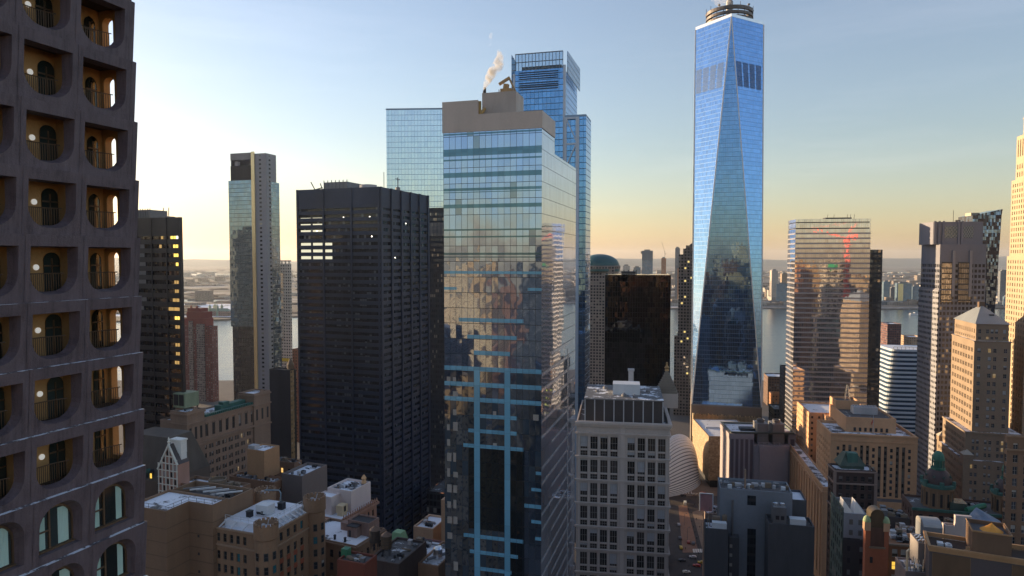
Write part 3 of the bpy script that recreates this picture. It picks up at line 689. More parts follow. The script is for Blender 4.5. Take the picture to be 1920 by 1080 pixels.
def lit_end_tower():
    B = Bld('dark_tower_lit_corner', 'black office tower at left with a column of yellow lit windows at its right corner', 337, 407, 310, -20, left=225, right=341)
    zt, w, d = B.zt, B.w, B.d; st = plain('black_steel', (.04,.038,.042), .45, .2, .05, metal=.3)
    gl = facade('black_tower_glass', (.014,.013,.015), (.018,.018,.022), 1.45, 4.1, (.06,.94), (-1,2), blind=.12, bcol=(.06,.06,.065), gm=.05, gr=.06, tilt=.02, lit=0)
    mb = MB(); mb.box(-w+.3, -.3, .3, d-.3, 0, zt-1); B.part('glazing', mb, gl)
    mb = MB(); mb.box(-w, 0, 0, d, zt-8.5, zt); B.part('crown', mb, st)
    z = zt-10; fh = 4.1
    while z > 70:
        z0 = z-fh*.52
        mb = MB(); mb.box(-w, 0, 0, .3, z0-fh*.48+fh*.48-.01, z); B.part('spandrel', mb, st); z -= fh
    for j in range(4):
        x = B.lx(283, 0)-(B.lx(311,0)-B.lx(283,0))*(j-1); mb = MB(); mb.box(x-.3, x+.3, -.3, -.003, 0, zt); B.part('column', mb, st)
    mb = MB(); mb.box(-.9, .25, -.3, -.004, 0, zt); mb.box(.002, .25, 0, d, 0, zt); B.part('column', mb, st)
    t = NT('lit_office'); t.bsdf(color=(.5,.35,.1), ecol=(1,.66,.12), estr=.75); tw = NT('lit_office_white'); tw.bsdf(color=(.8,.8,.8), ecol=(1,.93,.8), estr=1.1)
    t2 = NT('dim_office'); t2.bsdf(color=(.3,.2,.1), ecol=(1,.6,.18), estr=.22)
    k = 0
    for py, a, b, m in ((449,320,330,t),(447.5,330.5,335.5,tw),(464,325,334,t),(483,326,334.5,t),(497,330,334.5,t),(527,327,335,t2),(541,328,335,t2),(556,324,336,t2),(571,316,336,t2),(585,328,337,t2),(601,328,337,t),(614,329,337,t2),(642,329,337,t2),(660,330,337,t2),(674,328,336,t2),(449,302,306,t2),(464,299,303,t2)):
        zz = B.z(py); mb = MB(); x0, x1 = B.lx(a, .28, zz), B.lx(b, .28, zz); zz = zt-10-fh*round((zt-10-zz)/fh+.28)+fh*.0
        h = 1.5; xm = (x0+x1)/2
        mb.box(x0, xm-.12, .26, .295, zz+.2, zz+.2+h) if b-a > 6 else mb.box(x0, x1, .26, .295, zz+.2, zz+.2+h+(1 if m is tw else 0))
        if b-a > 6: mb.box(xm+.12, x1, .26, .295, zz+.2, zz+.2+h)
        B.part('lit_window', mb, m.mat)
    bl = plain('drawn_blind', (.16,.155,.16), .8, .2)
    for i, (py, b) in enumerate(((463,271),(481,271),(497,273),(512,274),(528,274),(560,275),(577,270))):
        zz = B.z(py); zz = zt-10-fh*round((zt-10-zz)/fh+.28); mb = MB(); mb.box(B.lx(255, .28, zz), B.lx(b, .28, zz), .26, .294, zz+.1, zz+1.9); B.part('window_blind', mb, bl)
    mb = MB(); x0, x1 = B.lx(246, 8), B.lx(282, 8); mb.box(x0, x1, 8, 18, zt, zt+4.5)
    for j in range(9): mb.box(x0+(x1-x0)*j/8-.15, x0+(x1-x0)*j/8+.15, 7.7, 7.99, zt, zt+5)
    B.part('penthouse', mb, GREYM)
    mb = MB(); x = B.lx(312, 6); mb.box(x-3, x+3.2, 5, 8, zt, zt+.9)
    for q in (-2, 1.2): mb.bar((x+q,6,zt+.9), (x+q+.4,6,zt+5), .25)
    B.part('davit', mb, GREYM)
lit_end_tower()

def notched_tower():
    """slender residential tower with a gold glinting edge"""
    B = Bld('slender_glass_tower', 'slender glass residential tower at left with dark plant boxes and a stripe coloured gold for its sun glint', 479, 337, 560, -18, left=428, right=510)
    w, zt, d = B.w, B.zt, B.d; zh, zg0, zg1, zlow = B.z(285), B.z(593), B.z(614), 0
    g = curtain('slender_glass', (.24,.34,.45), (.05,.06,.08), 1.7, 3.45, .14, .26, tilt=.02, wav=.03, metal=.85, gvar=.2, wscale=.12)
    g2 = curtain('slender_dark_glass', (.16,.17,.19), (.05,.05,.055), 1.7, 3.45, .3, .3, tilt=.03, wav=.04, metal=.75, gvar=.3)
    xs = B.lx(474)
    mb = MB(); mb.box(-w, xs, 0, d*.5, zg1, zt); B.part('curtain_wall', mb, g)
    mb = MB(); mb.box(-w+3.2, xs, 2.5, d*.5, zg0, zg1); B.part('open_storey', mb, DARKM)
    mb = MB(); mb.box(-w+1, xs, .8, d*.5, 0, zg0); B.part('curtain_wall', mb, g2)
    conc = facade('shear_wall', (.3,.3,.32), (.03,.03,.035), 9.2, 3.45, (.38,.62), (.25,.7), blind=.05, var=.12)
    mb = MB(); xr = xs+.003; x1 = B.lx(499, 0); mb.box(xr, x1, 0.02, d*.62, 0, B.z(288)); B.part('shear_wall', mb, conc)
    gold = plain('gold_glint_edge', (.85,.66,.38), .25, .25, .08, metal=.45, bump=.4)  # sun glint along the edge put into a gold colour
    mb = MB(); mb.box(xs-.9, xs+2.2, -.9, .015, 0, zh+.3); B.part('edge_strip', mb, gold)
    mb = MB(); xr2 = B.lx(510, 8); mb.box(x1+.003, xr2, 6, d*.8, B.z(342), B.z(342)+.8); mb.box(x1+.003, xr2, 6, d*.8, 0, B.z(342)); B.part('rear_wing', mb, g)
    xt = B.lx(431); mb = MB(); mb.box(xt, xs-.76, 1, d*.45, zt, B.z(309)); B.part('plant_storey', mb, DARKM)
    mb = MB(); mb.box(xt, xs-.76, 1, 1.4, B.z(298), zh); mb.box(xt, xs-.76, d*.45-.4, d*.45, B.z(309), zh); mb.box(xt, xt+.4, 1.41, d*.45-.41, B.z(309), zh); mb.box(xt+.4, xt+1.2, 1.05, 1.35, B.z(309), B.z(298)); mb.box(xs-1.6, xs-.76, 1.05, 1.35, B.z(309), B.z(298)); B.part('crown_frame', mb, GREYM)
    mb = MB(); x = B.lx(444, 4); mb.box(x-1, x+2, 3, 6, B.z(309), B.z(309)+4); B.part('cooling_unit', mb, PALE)
notched_tower()
def pale_hotel():
    B = Bld('pale_grid_tower', 'pale cream tower with a square window grid just right of the slender glass tower', 543, 489, 760, -18, left=500, right=546)
    m = facade('cream_grid', (.5,.46,.4), (.06,.06,.065), 3.1, 3.35, (.2,.75), (.25,.75), blind=.12)
    g = curtain('cream_tower_glass', (.5,.52,.52), (.45,.42,.36), 3.1, 3.35, .5, .7, tilt=.03, metal=.8)
    mb = MB(); mb.roofbox(B.x0, 0, 0, B.d, 0, B.zt-3, .5, .4); B.part('wall', mb, [m, BARE])
    mb = MB(); mb.box(B.lx(514), B.lx(531), -.3, -.003, B.z(640), B.z(512)); B.part('glazing', mb, g)
    mb = MB()
    for j in range(7): x = B.x0+B.w*j/6.3; mb.box(x-.01, x+1.2, -.2, .8, B.zt-3, B.zt)
    mb.box(B.x0, .1, -.2, B.d, B.zt-.9, B.zt+.6); B.part('crown_frame', mb, plain('cream_trim', (.5,.46,.4), .8, .1))
    mb = MB(); zz = B.z(678); mb.box(B.lx(515), 0, -.6, -.31, zz, zz+3.5); B.part('yellow_band', mb, plain('yellow_board', (.55,.4,.03), .7, .1))
pale_hotel()
def brick_stepped():
    B = Bld('red_brick_tower', 'stepped red brick apartment tower by the river at left', 397, 612, 900, -18, left=330, right=408)
    red = facade('red_brick_grid', (.17,.05,.045), (.12,.11,.11), 3.4, 3.0, (.25,.7), (.3,.75), blind=.35, bcol=(.4,.38,.36)); gry = facade('grey_bay_grid', (.22,.17,.16), (.08,.08,.085), 2.6, 3.0, (.2,.8), (.25,.8), blind=.3)
    mb = MB(); mb.roofbox(B.x0, 0, 0, B.d, 0, B.zt, 1, .5); B.part('wall', mb, [red, SNOW])
    mb = MB(); mb.box(B.lx(355), B.lx(362), -1.6, -.003, 0, B.z(603)); mb.box(B.lx(370), B.lx(384), -1.6, -.003, 0, B.z(608)); B.part('bay_window', mb, gry)
    rd = plain('red_crown', (.2,.045,.04), .85, .2)
    for a, b, p, y in ((345,386,598,3),(350,384,586,5),(352,376,579,8)):
        mb = MB(); mb.box(B.lx(a,y), B.lx(b,y), y, y+14, B.zt-1, B.z(p, 0, y)); B.part('crown_step', mb, rd)
    mb = MB()
    for x in (B.lx(356,9), B.lx(367,9)): mb.lathe([(1.4,B.z(579,0,8)),(1.4,B.z(576,0,8)),(.1,B.z(574,0,8))], 8, (x, 12))
    B.part('roof_tank', mb, rd)
brick_stepped()
def dark_low_tower():
    B = Bld('slate_block_gold_edge', 'small slate coloured windowless block with a narrow face toned gold for sunlight, left of the charcoal tower', 543, 694, 480, -18, left=505, right=555)
    mb = MB(); mb.roofbox(B.x0, 0, 0, B.d, 0, B.zt, .8, .3); B.part('wall', mb, [plain('slate_render', (.045,.045,.052), .8, .25), BARE])
    g = facade('sun_painted_face', (.5,.36,.2), (.3,.24,.16), 3.2, 3.4, (.2,.8), (.2,.6), gm=.5, gr=.3, blind=.3, bcol=(.6,.5,.35))  # sunlight on this face put into its gold wall colour
    mb = MB(); mb.box(.003, .25, .6, B.d*.62, 0, B.zt-.5); B.part('sun_toned_face', mb, g)
    mb = MB(); mb.lathe([(2.2,B.zt),(2.6,B.zt+3),(1.2,B.zt+6),(.1,B.zt+8)], 8, (-3,5)); B.part('roof_turret', mb, BEIGE)
dark_low_tower()
def orange_sliver():
    B = Bld('orange_brick_block', 'sliver of an orange brick building showing left of the charcoal tower', 562, 655, 700, -18, left=548, d=18)
    mb = MB(); mb.roofbox(B.x0, 0, 0, B.d, 0, B.zt, .8, .3); B.part('wall', mb, [facade('orange_grid', (.26,.1,.06), (.05,.05,.05), 3, 3.2, (.3,.7), (.3,.7)), BARE])
orange_sliver()

def domed_tower():
    B = Bld('domed_granite_tower', 'granite tower with a square window grid under a low green dome', 1157, 513, 850, -16, left=1080, right=1163)
    m = facade('granite_grid', (.25,.215,.2), (.05,.055,.065), 3.75, 3.85, (.17,.8), (.2,.78), blind=.1, gm=.4, lit=0)
    w = B.w; mb = MB(); mb.box(B.x0, 0, 0, B.d+20, 0, B.zt); B.part('wall', mb, m)
    mb = MB(); z1 = B.z(500); mb.box(B.x0, -4, 3, B.d+16, B.zt+.002, z1); B.part('setback', mb, m)
    cx = (B.lx(1098, 24)+B.lx(1157,24))/2-2.; r = (B.lx(1157,24)-B.lx(1085,24))/2
    zb, zt = B.z(498, 0, 24), B.z(477, 0, 24)
    mb = MB(); mb.lathe([(r+1,z1-6),(r+1,zb),(r,zb+.5)]+[(r*math.cos(a*math.pi/20), zb+.5+(zt-zb)*math.sin(a*math.pi/20)) for a in range(1, 11)], 36, (cx, 24)); B.part('dome', mb, plain('green_dome', (.02,.09,.1), .45, .15, metal=.1), smooth=True)
    mb = MB(); mb.lathe([(r+1.6,zb-4),(r+1.6,zb),(r+.5,zb+.1)], 36, (cx,24)); B.part('cornice', mb, m)
domed_tower()
def black_hotel():
    B = Bld('black_glass_hotel', 'plain black glass slab in front of the domed tower', 1253, 514, 432, -9, left=1136, right=1258)
    g = curtain('black_mirror', (.05,.053,.06), (.012,.012,.014), 1.5, 3.1, .1, .1, tilt=.014, wav=.02, metal=.9, gvar=.35, wscale=.2)
    g2 = curtain('black_bay_glass', (.3,.36,.42), (.015,.016,.02), 2.0, 3.1, .5, 1.3, tilt=.02, metal=.8)
    w = B.w; mb = MB(); mb.box(-w, 0, 0, B.d, 0, B.zt); B.part('curtain_wall', mb, g)
    for a, b in ((1136.5,1148),(1217,1229),(1245,1252.5)):
        mb = MB(); mb.box(B.lx(a), B.lx(b), -.35, -.003, 0, B.zt-22 if a < 1240 else B.zt-30); B.part('window_bay', mb, g2)
    mb = MB(); mb.box(B.lx(1165), B.lx(1192), 4, 9, B.zt+.002, B.zt+1.6)
    for a in (1170,1178,1188,1193): mb.bar((B.lx(a,5),5,B.zt), (B.lx(a,5),5,B.zt+2.6), .5)
    B.part('roof_plant', mb, DARKM)
black_hotel()
def gabled_granite():
    B = Bld('granite_pyramid_tower', 'tall granite grid tower with a dark pyramid cap peeking left of the tapering tower', 1300, 466, 820, -16, left=1273, near='R', d=40)
    m = facade('granite_grid_dark', (.17,.14,.13), (.04,.045,.05), 3.6, 3.85, (.18,.8), (.2,.78), blind=.08, gm=.6, lit=.03, lcol=(1,.75,.25), lstr=.8)
    x0 = B.x0
    for a, p0, p1, y in ((1266,630,900,-2),(1273,477,632,0),(1281,466,480,2),(1286,460,470,3)):
        mb = MB(); mb.box(B.lx(a,y), 22, y, 40-y, B.z(p1,0,y) if p1 < 900 else 0, B.z(p0,0,y)); B.part('wall', mb, m)
    xa = B.lx(1287,4); cx = xa+19; zb, zt = B.z(464,0,4), B.z(439,0,22)
    mb = MB(); s = 19; y = 4
    for p, q in (((-1,-1),(1,-1)),((1,-1),(1,1)),((1,1),(-1,1)),((-1,1),(-1,-1))):
        mb.face([(cx+p[0]*s,y+s+p[1]*s,zb),(cx+q[0]*s,y+s+q[1]*s,zb),(cx,y+s,zt)])
    B.part('pyramid_roof', mb, plain('dark_copper', (.03,.035,.04), .6, .2))
gabled_granite()

def banded_tower():
    """parallelogram tower mirroring a red crane"""
    B = Bld('banded_glass_tower', 'glass tower with thin pale floor bands mirroring a red crane', 1492, 411, 560, -9, left=1478, right=1633, near='L')
    w, d, zt = B.w, B.d, B.zt
    g = curtain('banded_mirror', (.62,.65,.72), (.35,.35,.38), 1.5, 4.05, .07, .5, span=.17, scol=(.34,.33,.36), sm=.3, tilt=.006, wav=.012, metal=.92, gvar=.08, wscale=.25)
    mb = MB(); mb.box(0, w, 0, d, 0, zt-8); B.part('curtain_wall', mb, g)
    mb = MB(); mb.box(0, w, 0, d, zt-7.2, zt-3.2); mb.box(0, w, 0, d, zt-2.4, zt); B.part('crown_band', mb, curtain('crown_glass', (.7,.72,.76), (.4,.4,.42), 1.5, 4.05, .2, .1, tilt=.004))
    mb = MB(); mb.box(.6, w-.6, .6, d-.6, zt-8, zt-.5); B.part('shadow_gap', mb, DARKM)
    z = zt-12; sm = plain('floor_band', (.36,.34,.36), .4, .1, metal=.4)
    while z > 20:
        mb = MB(); mb.box(-.3, w+.3, -.35, -.003, z-.35, z); mb.box(-.3, -.003, -.002, d, z-.35, z); B.part('floor_band', mb, sm); z -= 4.05
    mb = MB(); mb.box(w*.43, w*.78, 6, 14, zt, zt+1.4)
    for px in (1551,1563,1588,1594,1601): x = B.lx(px, 6); mb.bar((x,6,zt), (x+.4,6,zt+4), .25)
    B.part('roof_plant', mb, DARKM)
    xr = B.lx(1655, 9, B.z(468)); gz = facade('dark_side_grid', (.05,.055,.06), (.09,.11,.14), 3.0, 4.05, (.2,.9), (.3,.85), gm=.6, blind=.1)
    mb = MB(); mb.box(w+.31, xr, 9, 34, 0, B.z(468, w, 9)); B.part('rear_wing', mb, gz)
    t = NT('lit_bay'); t.bsdf(color=(.6,.6,.1), ecol=(.9,.9,.15), estr=.6)
    for py in (757,772,787,803): 
        mb = MB(); zz = B.z(py); x = B.lx(1497.5, -.1, zz); mb.box(x-.35, x+.35, -.37, -.36, zz-.8, zz+.8); B.part('lit_window', mb, t.mat)
banded_tower()
def brown_by_river():
    B = Bld('brick_school_block', 'brown brick block with a snowy roof beside the river, right of the tapering tower', 1467, 700, 900, -9, left=1432, right=1476, near='R')
    mb = MB(); mb.roofbox(B.x0, 0, 0, B.d, 0, B.zt, 1.2, .5); B.part('wall', mb, [facade('brown_grid', (.14,.08,.055), (.04,.04,.045), 3.2, 3.6, (.25,.75), (.3,.75)), SNOWY])
    C = Bld('orange_front_block', 'low brick block glowing orange under a snowy roof edge, right of the tapering tower', 1466, 735, 720, -9, left=1442, right=1470, near='R')
    mb = MB(); mb.roofbox(C.x0, 0, 0, C.d, 0, C.zt, 4.2, 1.0); C.part('wall', mb, [facade('orange_front', (.36,.17,.08), (.05,.05,.05), 3, 3.4, (.3,.7), (.3,.7)), SNOWY])
    D = Bld('dark_garage_block', 'dark low office block between the river road and the banded glass tower', 1482, 768, 640, -9, left=1452, near='R', d=25)
    mb = MB(); mb.roofbox(D.x0, 0, 0, D.d, 0, D.zt, 1.2, .5); D.part('wall', mb, [facade('garage_grid', (.06,.055,.055), (.05,.055,.06), 3, 3.4, (.2,.8), (.3,.8), gm=.4), BARE])
    E = Bld('dark_narrow_tower', 'dark narrow building against the left side of the banded glass tower', 1484, 690, 600, -9, left=1471, near='R', d=18)
    mb = MB(); mb.roofbox(E.x0, 0, 0, E.d, 0, E.zt, 1, .4); E.part('wall', mb, [facade('narrow_grid', (.07,.06,.055), (.04,.04,.045), 2.6, 3.4, (.25,.7), (.3,.75)), BARE])
    F = Bld('red_glass_block', 'red brick and blue glass block on the riverside behind the banded terrace building', 1675, 604, 1080, -9, left=1650, right=1690, near='R')
    mb = MB(); mb.roofbox(F.x0, 0, 0, F.d, 0, F.zt, 1, .4); F.part('wall', mb, [facade('red_riv_grid', (.16,.06,.05), (.06,.09,.12), 3.2, 3.6, (.2,.85), (.2,.8), gm=.5), SNOW])
    G = Bld('tan_riverside_block', 'tan riverside block with a snow topped parapet left of the notched grey tower', 1730, 632, 1050, -9, left=1704, near='L' if False else 'R', d=30)
    mb = MB(); mb.roofbox(G.x0, 0, 0, G.d, 0, G.zt, 1.5, .5); G.part('wall', mb, [facade('tan_riv_grid', (.4,.27,.18), (.06,.06,.07), 3.2, 3.6, (.25,.75), (.3,.75)), SNOWY])
brown_by_river()
def terrace_block():
    B = Bld('white_banded_block', 'blue and white banded office block with rounded stepped terraces near the river', 1672, 655, 640, -9, left=1645, right=1760, near='L')
    w, d = B.w, B.d
    bl = plain('blue_ribbon_glass', (.05,.10,.18), .1, .3, .3, metal=.5); wh = plain('white_band', (.5,.56,.64), .5, .1)
    z = B.zt; k = 0
    def ring(e): r = 6; return [(0-e+r*(1-math.cos(a)), 0-e+r*(1-math.sin(a))) for a in [math.pi/2*i/5 for i in range(5, -1, -1)]][::-1]
    mb0 = MB()
    while z > 8:
        e = min(k, 14)*.55; poly = ring(e)+[(w+e,-e),(w+e,d),(-e,d)]
        mb = MB(); mb.prism(poly, z-1.9, z, 0, 1); B.part('floor_band', mb, [wh, SNOWY])
        mb = MB(); mb.prism([(p[0]*.985+.3,p[1]+.35) for p in poly], z-4.1, z-1.901, 0); B.part('ribbon_window', mb, bl)
        z -= 4.1; k += 1
    mb = MB()
    for j in range(12): mb.bar((2+j*w/12,1,B.zt), (2+j*w/12,1,B.zt+2.2), .3)
    mb.bar((2,1,B.zt+2.2), (w,1,B.zt+2.2), .3); B.part('railing', mb, GREYM)
terrace_block()
def notched_grey():
    B = Bld('grey_granite_tower', 'grey granite tower with notched stepped corners and lattice windows at the crown', 1763, 458, 500, -9, left=1728, right=1850, near='L')
    w, d, zt = B.w, B.d, B.zt
    g = facade('grey_granite_grid', (.2,.205,.24), (.05,.05,.06), 2.55, 3.9, (.2,.85), (.28,.85), blind=.12, gm=.5, gr=.06, tilt=.04, wav=.03)
    gw = plain('grey_granite', (.19,.19,.225), .7, .12)
    cr = curtain('warm_mirror_bay', (.3,.3,.32), (.05,.05,.055), 1.3, 3.9, .2, .9, tilt=.06, wav=.06, metal=.85, gvar=.3)
    mb = MB(); mb.box(0, w, 0, d, 0, zt-13); B.part('wall', mb, g)
    mb = MB(); mb.box(0, w, 0, d, zt-13+.002, zt); B.part('crown', mb, gw)
    for a, b in ((1766,1786),(1798,1822)):
        mb = MB(); mb.box(B.lx(a), B.lx(b), -.9, -.003, B.z(566), zt-13); B.part('window_bay', mb, cr)
    for px in (1788, 1820): x = B.lx(px); mb = MB(); mb.box(x-.9, x+.9, -1.4, -.004, B.z(556), B.z(470)); B.part('pilaster', mb, plain('pale_pilaster', (.27,.26,.28), .7, .08))
    y = 3.5; xa, xb = B.lx(1749, y), w-1; z2 = B.z(416, 0, y); mb = MB(); mb.box(xa, xb, y, d-4, zt, z2); B.part('upper_storey', mb, gw)
    for a, b in ((1771,1796),(1806,1824)):
        mb = MB(); x0, x1 = B.lx(a,y-.1), B.lx(b,y-.1); z0, z1 = B.z(446,0,y), B.z(424,0,y)
        mb.box(x0, x1, y-.12, y-.003, z0, z1); o = B.part('lattice_window', mb, plain('lattice_pane', (.12,.17,.2), .2, .2, metal=.3))
        mb = MB(); n = 4
        for i in range(n):
            for j in range(3):
                u0, u1, v0, v1 = x0+(x1-x0)*i/n, x0+(x1-x0)*(i+1)/n, z0+(z1-z0)*j/3, z0+(z1-z0)*(j+1)/3
                mb.bar((u0,y-.2,v0),(u1,y-.2,v1),.18); mb.bar((u1,y-.2,v0),(u0,y-.2,v1),.18)
        mb.build('lattice', PALE, o)
    for px in (1752,1760,1768,1797,1803): x = B.lx(px, y); mb = MB(); mb.box(x-.8, x+.8, y-.6, y-.13, zt, z2+.6); B.part('pilaster', mb, gw)
    mb = MB(); x = B.lx(1786,8); mb.bar((x,8,z2), (x,8,z2+8.5), .25); mb.box(x+2, x+5, 8, 10, z2, z2+1.5); B.part('antenna', mb, DARKM)
    mb = MB(); mb.box(-.6, w*.78, -1.2, d, zt-33.6, zt-33); B.part('string_course', mb, gw)
    x0 = B.lx(1765, -1.5); mb = MB(); mb.box(-1.2, x0, -1.8, d, 0, zt-33.6); B.part('shoulder', mb, facade('grey_punched', (.25,.255,.29), (.03,.03,.038), 2.3, 3.9, (.22,.78), (.25,.7), blind=.05))
notched_grey()
def slanted_tower():
    B = Bld('slant_topped_glass_tower', 'dark mirrored tower with a slanting flared top behind the notched grey tower', 1824, 410, 690, -9, left=1815, right=1878, near='L')
    g = curtain('broken_mirror', (.16,.2,.28), (.03,.04,.06), 1.6, 3.6, .1, .3, tilt=.07, wav=.12, metal=.9, gvar=.5, wscale=.3, dark=.55, dcol=(.05,.045,.06))  # dark panes mixed in to stand for broken dark reflections
    w, d = B.w, 30.; zL, zR = B.z(404), B.z(392, w); mb = MB(); N = 14; zs = [60+(zL-60)*i/N for i in range(N+1)]
    xf = lambda z: w-6.5*((zL-z)/(zL-60))*.95
    for z0, z1 in zip(zs, zs[1:]):
        mb.face([(0,0,z0),(xf(z0),0,z0),(xf(z1),0,z1),(0,0,z1)]); mb.face([(xf(z0),0,z0),(xf(z0),d,z0),(xf(z1),d,z1),(xf(z1),0,z1)]); mb.face([(0,d,z0),(0,0,z0),(0,0,z1),(0,d,z1)]); mb.face([(xf(z0),d,z0),(0,d,z0),(0,d,z1),(xf(z1),d,z1)])
    mb.face([(0,0,zL),(w,0,zL),(w+.8,0,zR)]); mb.face([(w,0,zL),(w,d,zL),(w+.8,d,zR),(w+.8,0,zR)]); mb.face([(0,0,zL),(w+.8,0,zR),(w+.8,d,zR),(0,d,zL)]); mb.face([(w,d,zL),(0,d,zL),(w+.8,d,zR)])
    B.part('curtain_wall', mb, g)
    mb = MB(); mb.box(0, w-8, 0, d, 0, 60); B.part('base', mb, DARKM)
    mb = MB(); mb.box(2, 10, 8, 20, zL-1, zL+3.2); B.part('roof_plant', mb, plain('tan_plant', (.45,.38,.28), .7, .2))
slanted_tower()
def cream_spire():
    B = Bld('cream_limestone_tower', 'slim cream limestone tower glowing in the sun at the right edge of the photo', 1934, 330, 430, -16, left=1897, w=26, near='L')
    cm = plain('cream_limestone', (.4,.31,.21), .8, .1, .06); w, d, zt = B.w, B.d, B.zt
    gm = [plain('cream_frame', (.3,.22,.15), .6, .1), glass_win('cream_tower_pane', tint=(.06,.055,.05), blind=.2)]
    wins = []
    def tier(x, zb, zt, fh, wh, cols=None, nm='wall'):
        mb = MB(); rows = floors(zb+1, zt-2, fh, wh, .9); L = w-2*x
        punched(B, mb, (x,x), (1,0), L, zb, zt, grid(L, 3.4, 1.25), rows, .35, wins)
        punched(B, mb, (x,d-x), (0,-1), d-2*x, zb, zt, grid(d-2*x, 3.4, 1.25), rows, .35, wins)
        mb.face([(w-x,x,zb),(w-x,d-x,zb),(w-x,d-x,zt),(w-x,x,zt)]); mb.face([(w-x,d-x,zb),(x,d-x,zb),(x,d-x,zt),(w-x,d-x,zt)]); mb.face([(x,x,zt),(w-x,x,zt),(w-x,d-x,zt),(x,d-x,zt)])
        B.part(nm, mb, cm)
    z1 = B.z(243); z2 = B.z(205); z3 = B.z(170); xo = B.lx(1901)
    tier(-1.0, 40, B.z(480), 3.7, 2.2); tier(0, B.z(480)+.003, zt, 3.7, 2.2); tier(1.6, zt+.003, B.z(290), 5.4, 3.2, nm='upper_storey'); tier(1.6, B.z(290)+.003, z1, 14, 11, nm='upper_storey')
    put_windows(B, wins, gm, (2, 2))
    for x, za, zb in ((4.2, z1, z2), (6.4, z2, z3), (8.5, z3, z3+20)):
        mb = MB(); mb.box(x, w-x, x, d-x, za+.004, zb); mb.box(x-.4, w-x+.4, x-.4, d-x+.4, zb-1.6, zb-.9); B.part('spire_step', mb, cm)
    mb = MB(); mb.box(-1.2, w, -1.2, d, 0, 40); B.part('base', mb, cm)
cream_spire()
# ------------------------------------------------------------------ the arched concrete tower at the left edge
def outline(x0, x1, z0, z1, r, arch=False, n=6):
    """opening seen from outside, anticlockwise from top left; rounded below (or above when arch)"""
    if not arch:
        a = [(x0+r-r*math.cos(t), z0+r-r*math.sin(t)) for t in [math.pi/2*i/n for i in range(n+1)]]
        b = [(x1-r+r*math.sin(t), z0+r-r*math.cos(t)) for t in [math.pi/2*i/n for i in range(n+1)]]
        return [(x0, z1)]+a+b+[(x1, z1)]
    b = [(x1-r+r*math.cos(t), z1-r+r*math.sin(t)) for t in [math.pi/2*i/n for i in range(n+1)]]
    a = [(x0+r-r*math.sin(t), z1-r+r*math.cos(t)) for t in [math.pi/2*i/n for i in range(n+1)]]
    return [(x0, z0), (x1, z0)]+b+a
def holed(mb, T, rect, pts, m=0):
    """flat rectangle with an opening; T maps (x, z) into space"""
    X0, X1, Z0, Z1 = rect; cx = sum(p[0] for p in pts)/len(pts); cz = (min(p[1] for p in pts)+max(p[1] for p in pts))/2
    def out(p):
        dx, dz = p[0]-cx, p[1]-cz
        k = min(((X1-cx)/dx if dx > 0 else (X0-cx)/dx) if abs(dx) > 1e-9 else 9e9, ((Z1-cz)/dz if dz > 0 else (Z0-cz)/dz) if abs(dz) > 1e-9 else 9e9)
        return (cx+dx*k, cz+dz*k)
    cs = [(X0,Z0),(X1,Z0),(X1,Z1),(X0,Z1)]
    ang = lambda p: math.atan2(p[1]-cz, p[0]-cx)
    for i in range(len(pts)):
        p, q = pts[i], pts[(i+1) % len(pts)]; P, Q = out(p), out(q); a0, a1 = ang(p), ang(q)
        if a1 < a0: a1 += 2*math.pi
        mids = sorted([((ang(c) if ang(c) >= a0 else ang(c)+2*math.pi), c) for c in cs])
        mid = [c for a, c in mids if a0+1e-6 < a < a1-1e-6]
        # outer boundary runs P -> corners -> Q, the opening q -> p
        mb.face([T(*P)]+[T(*c) for c in mid]+[T(*Q), T(*q), T(*p)], m)
def loft(mb, A, B, m=0):
    for i in range(len(A)):
        j = (i+1) % len(A); mb.face([A[i], A[j], B[j], B[i]], m)

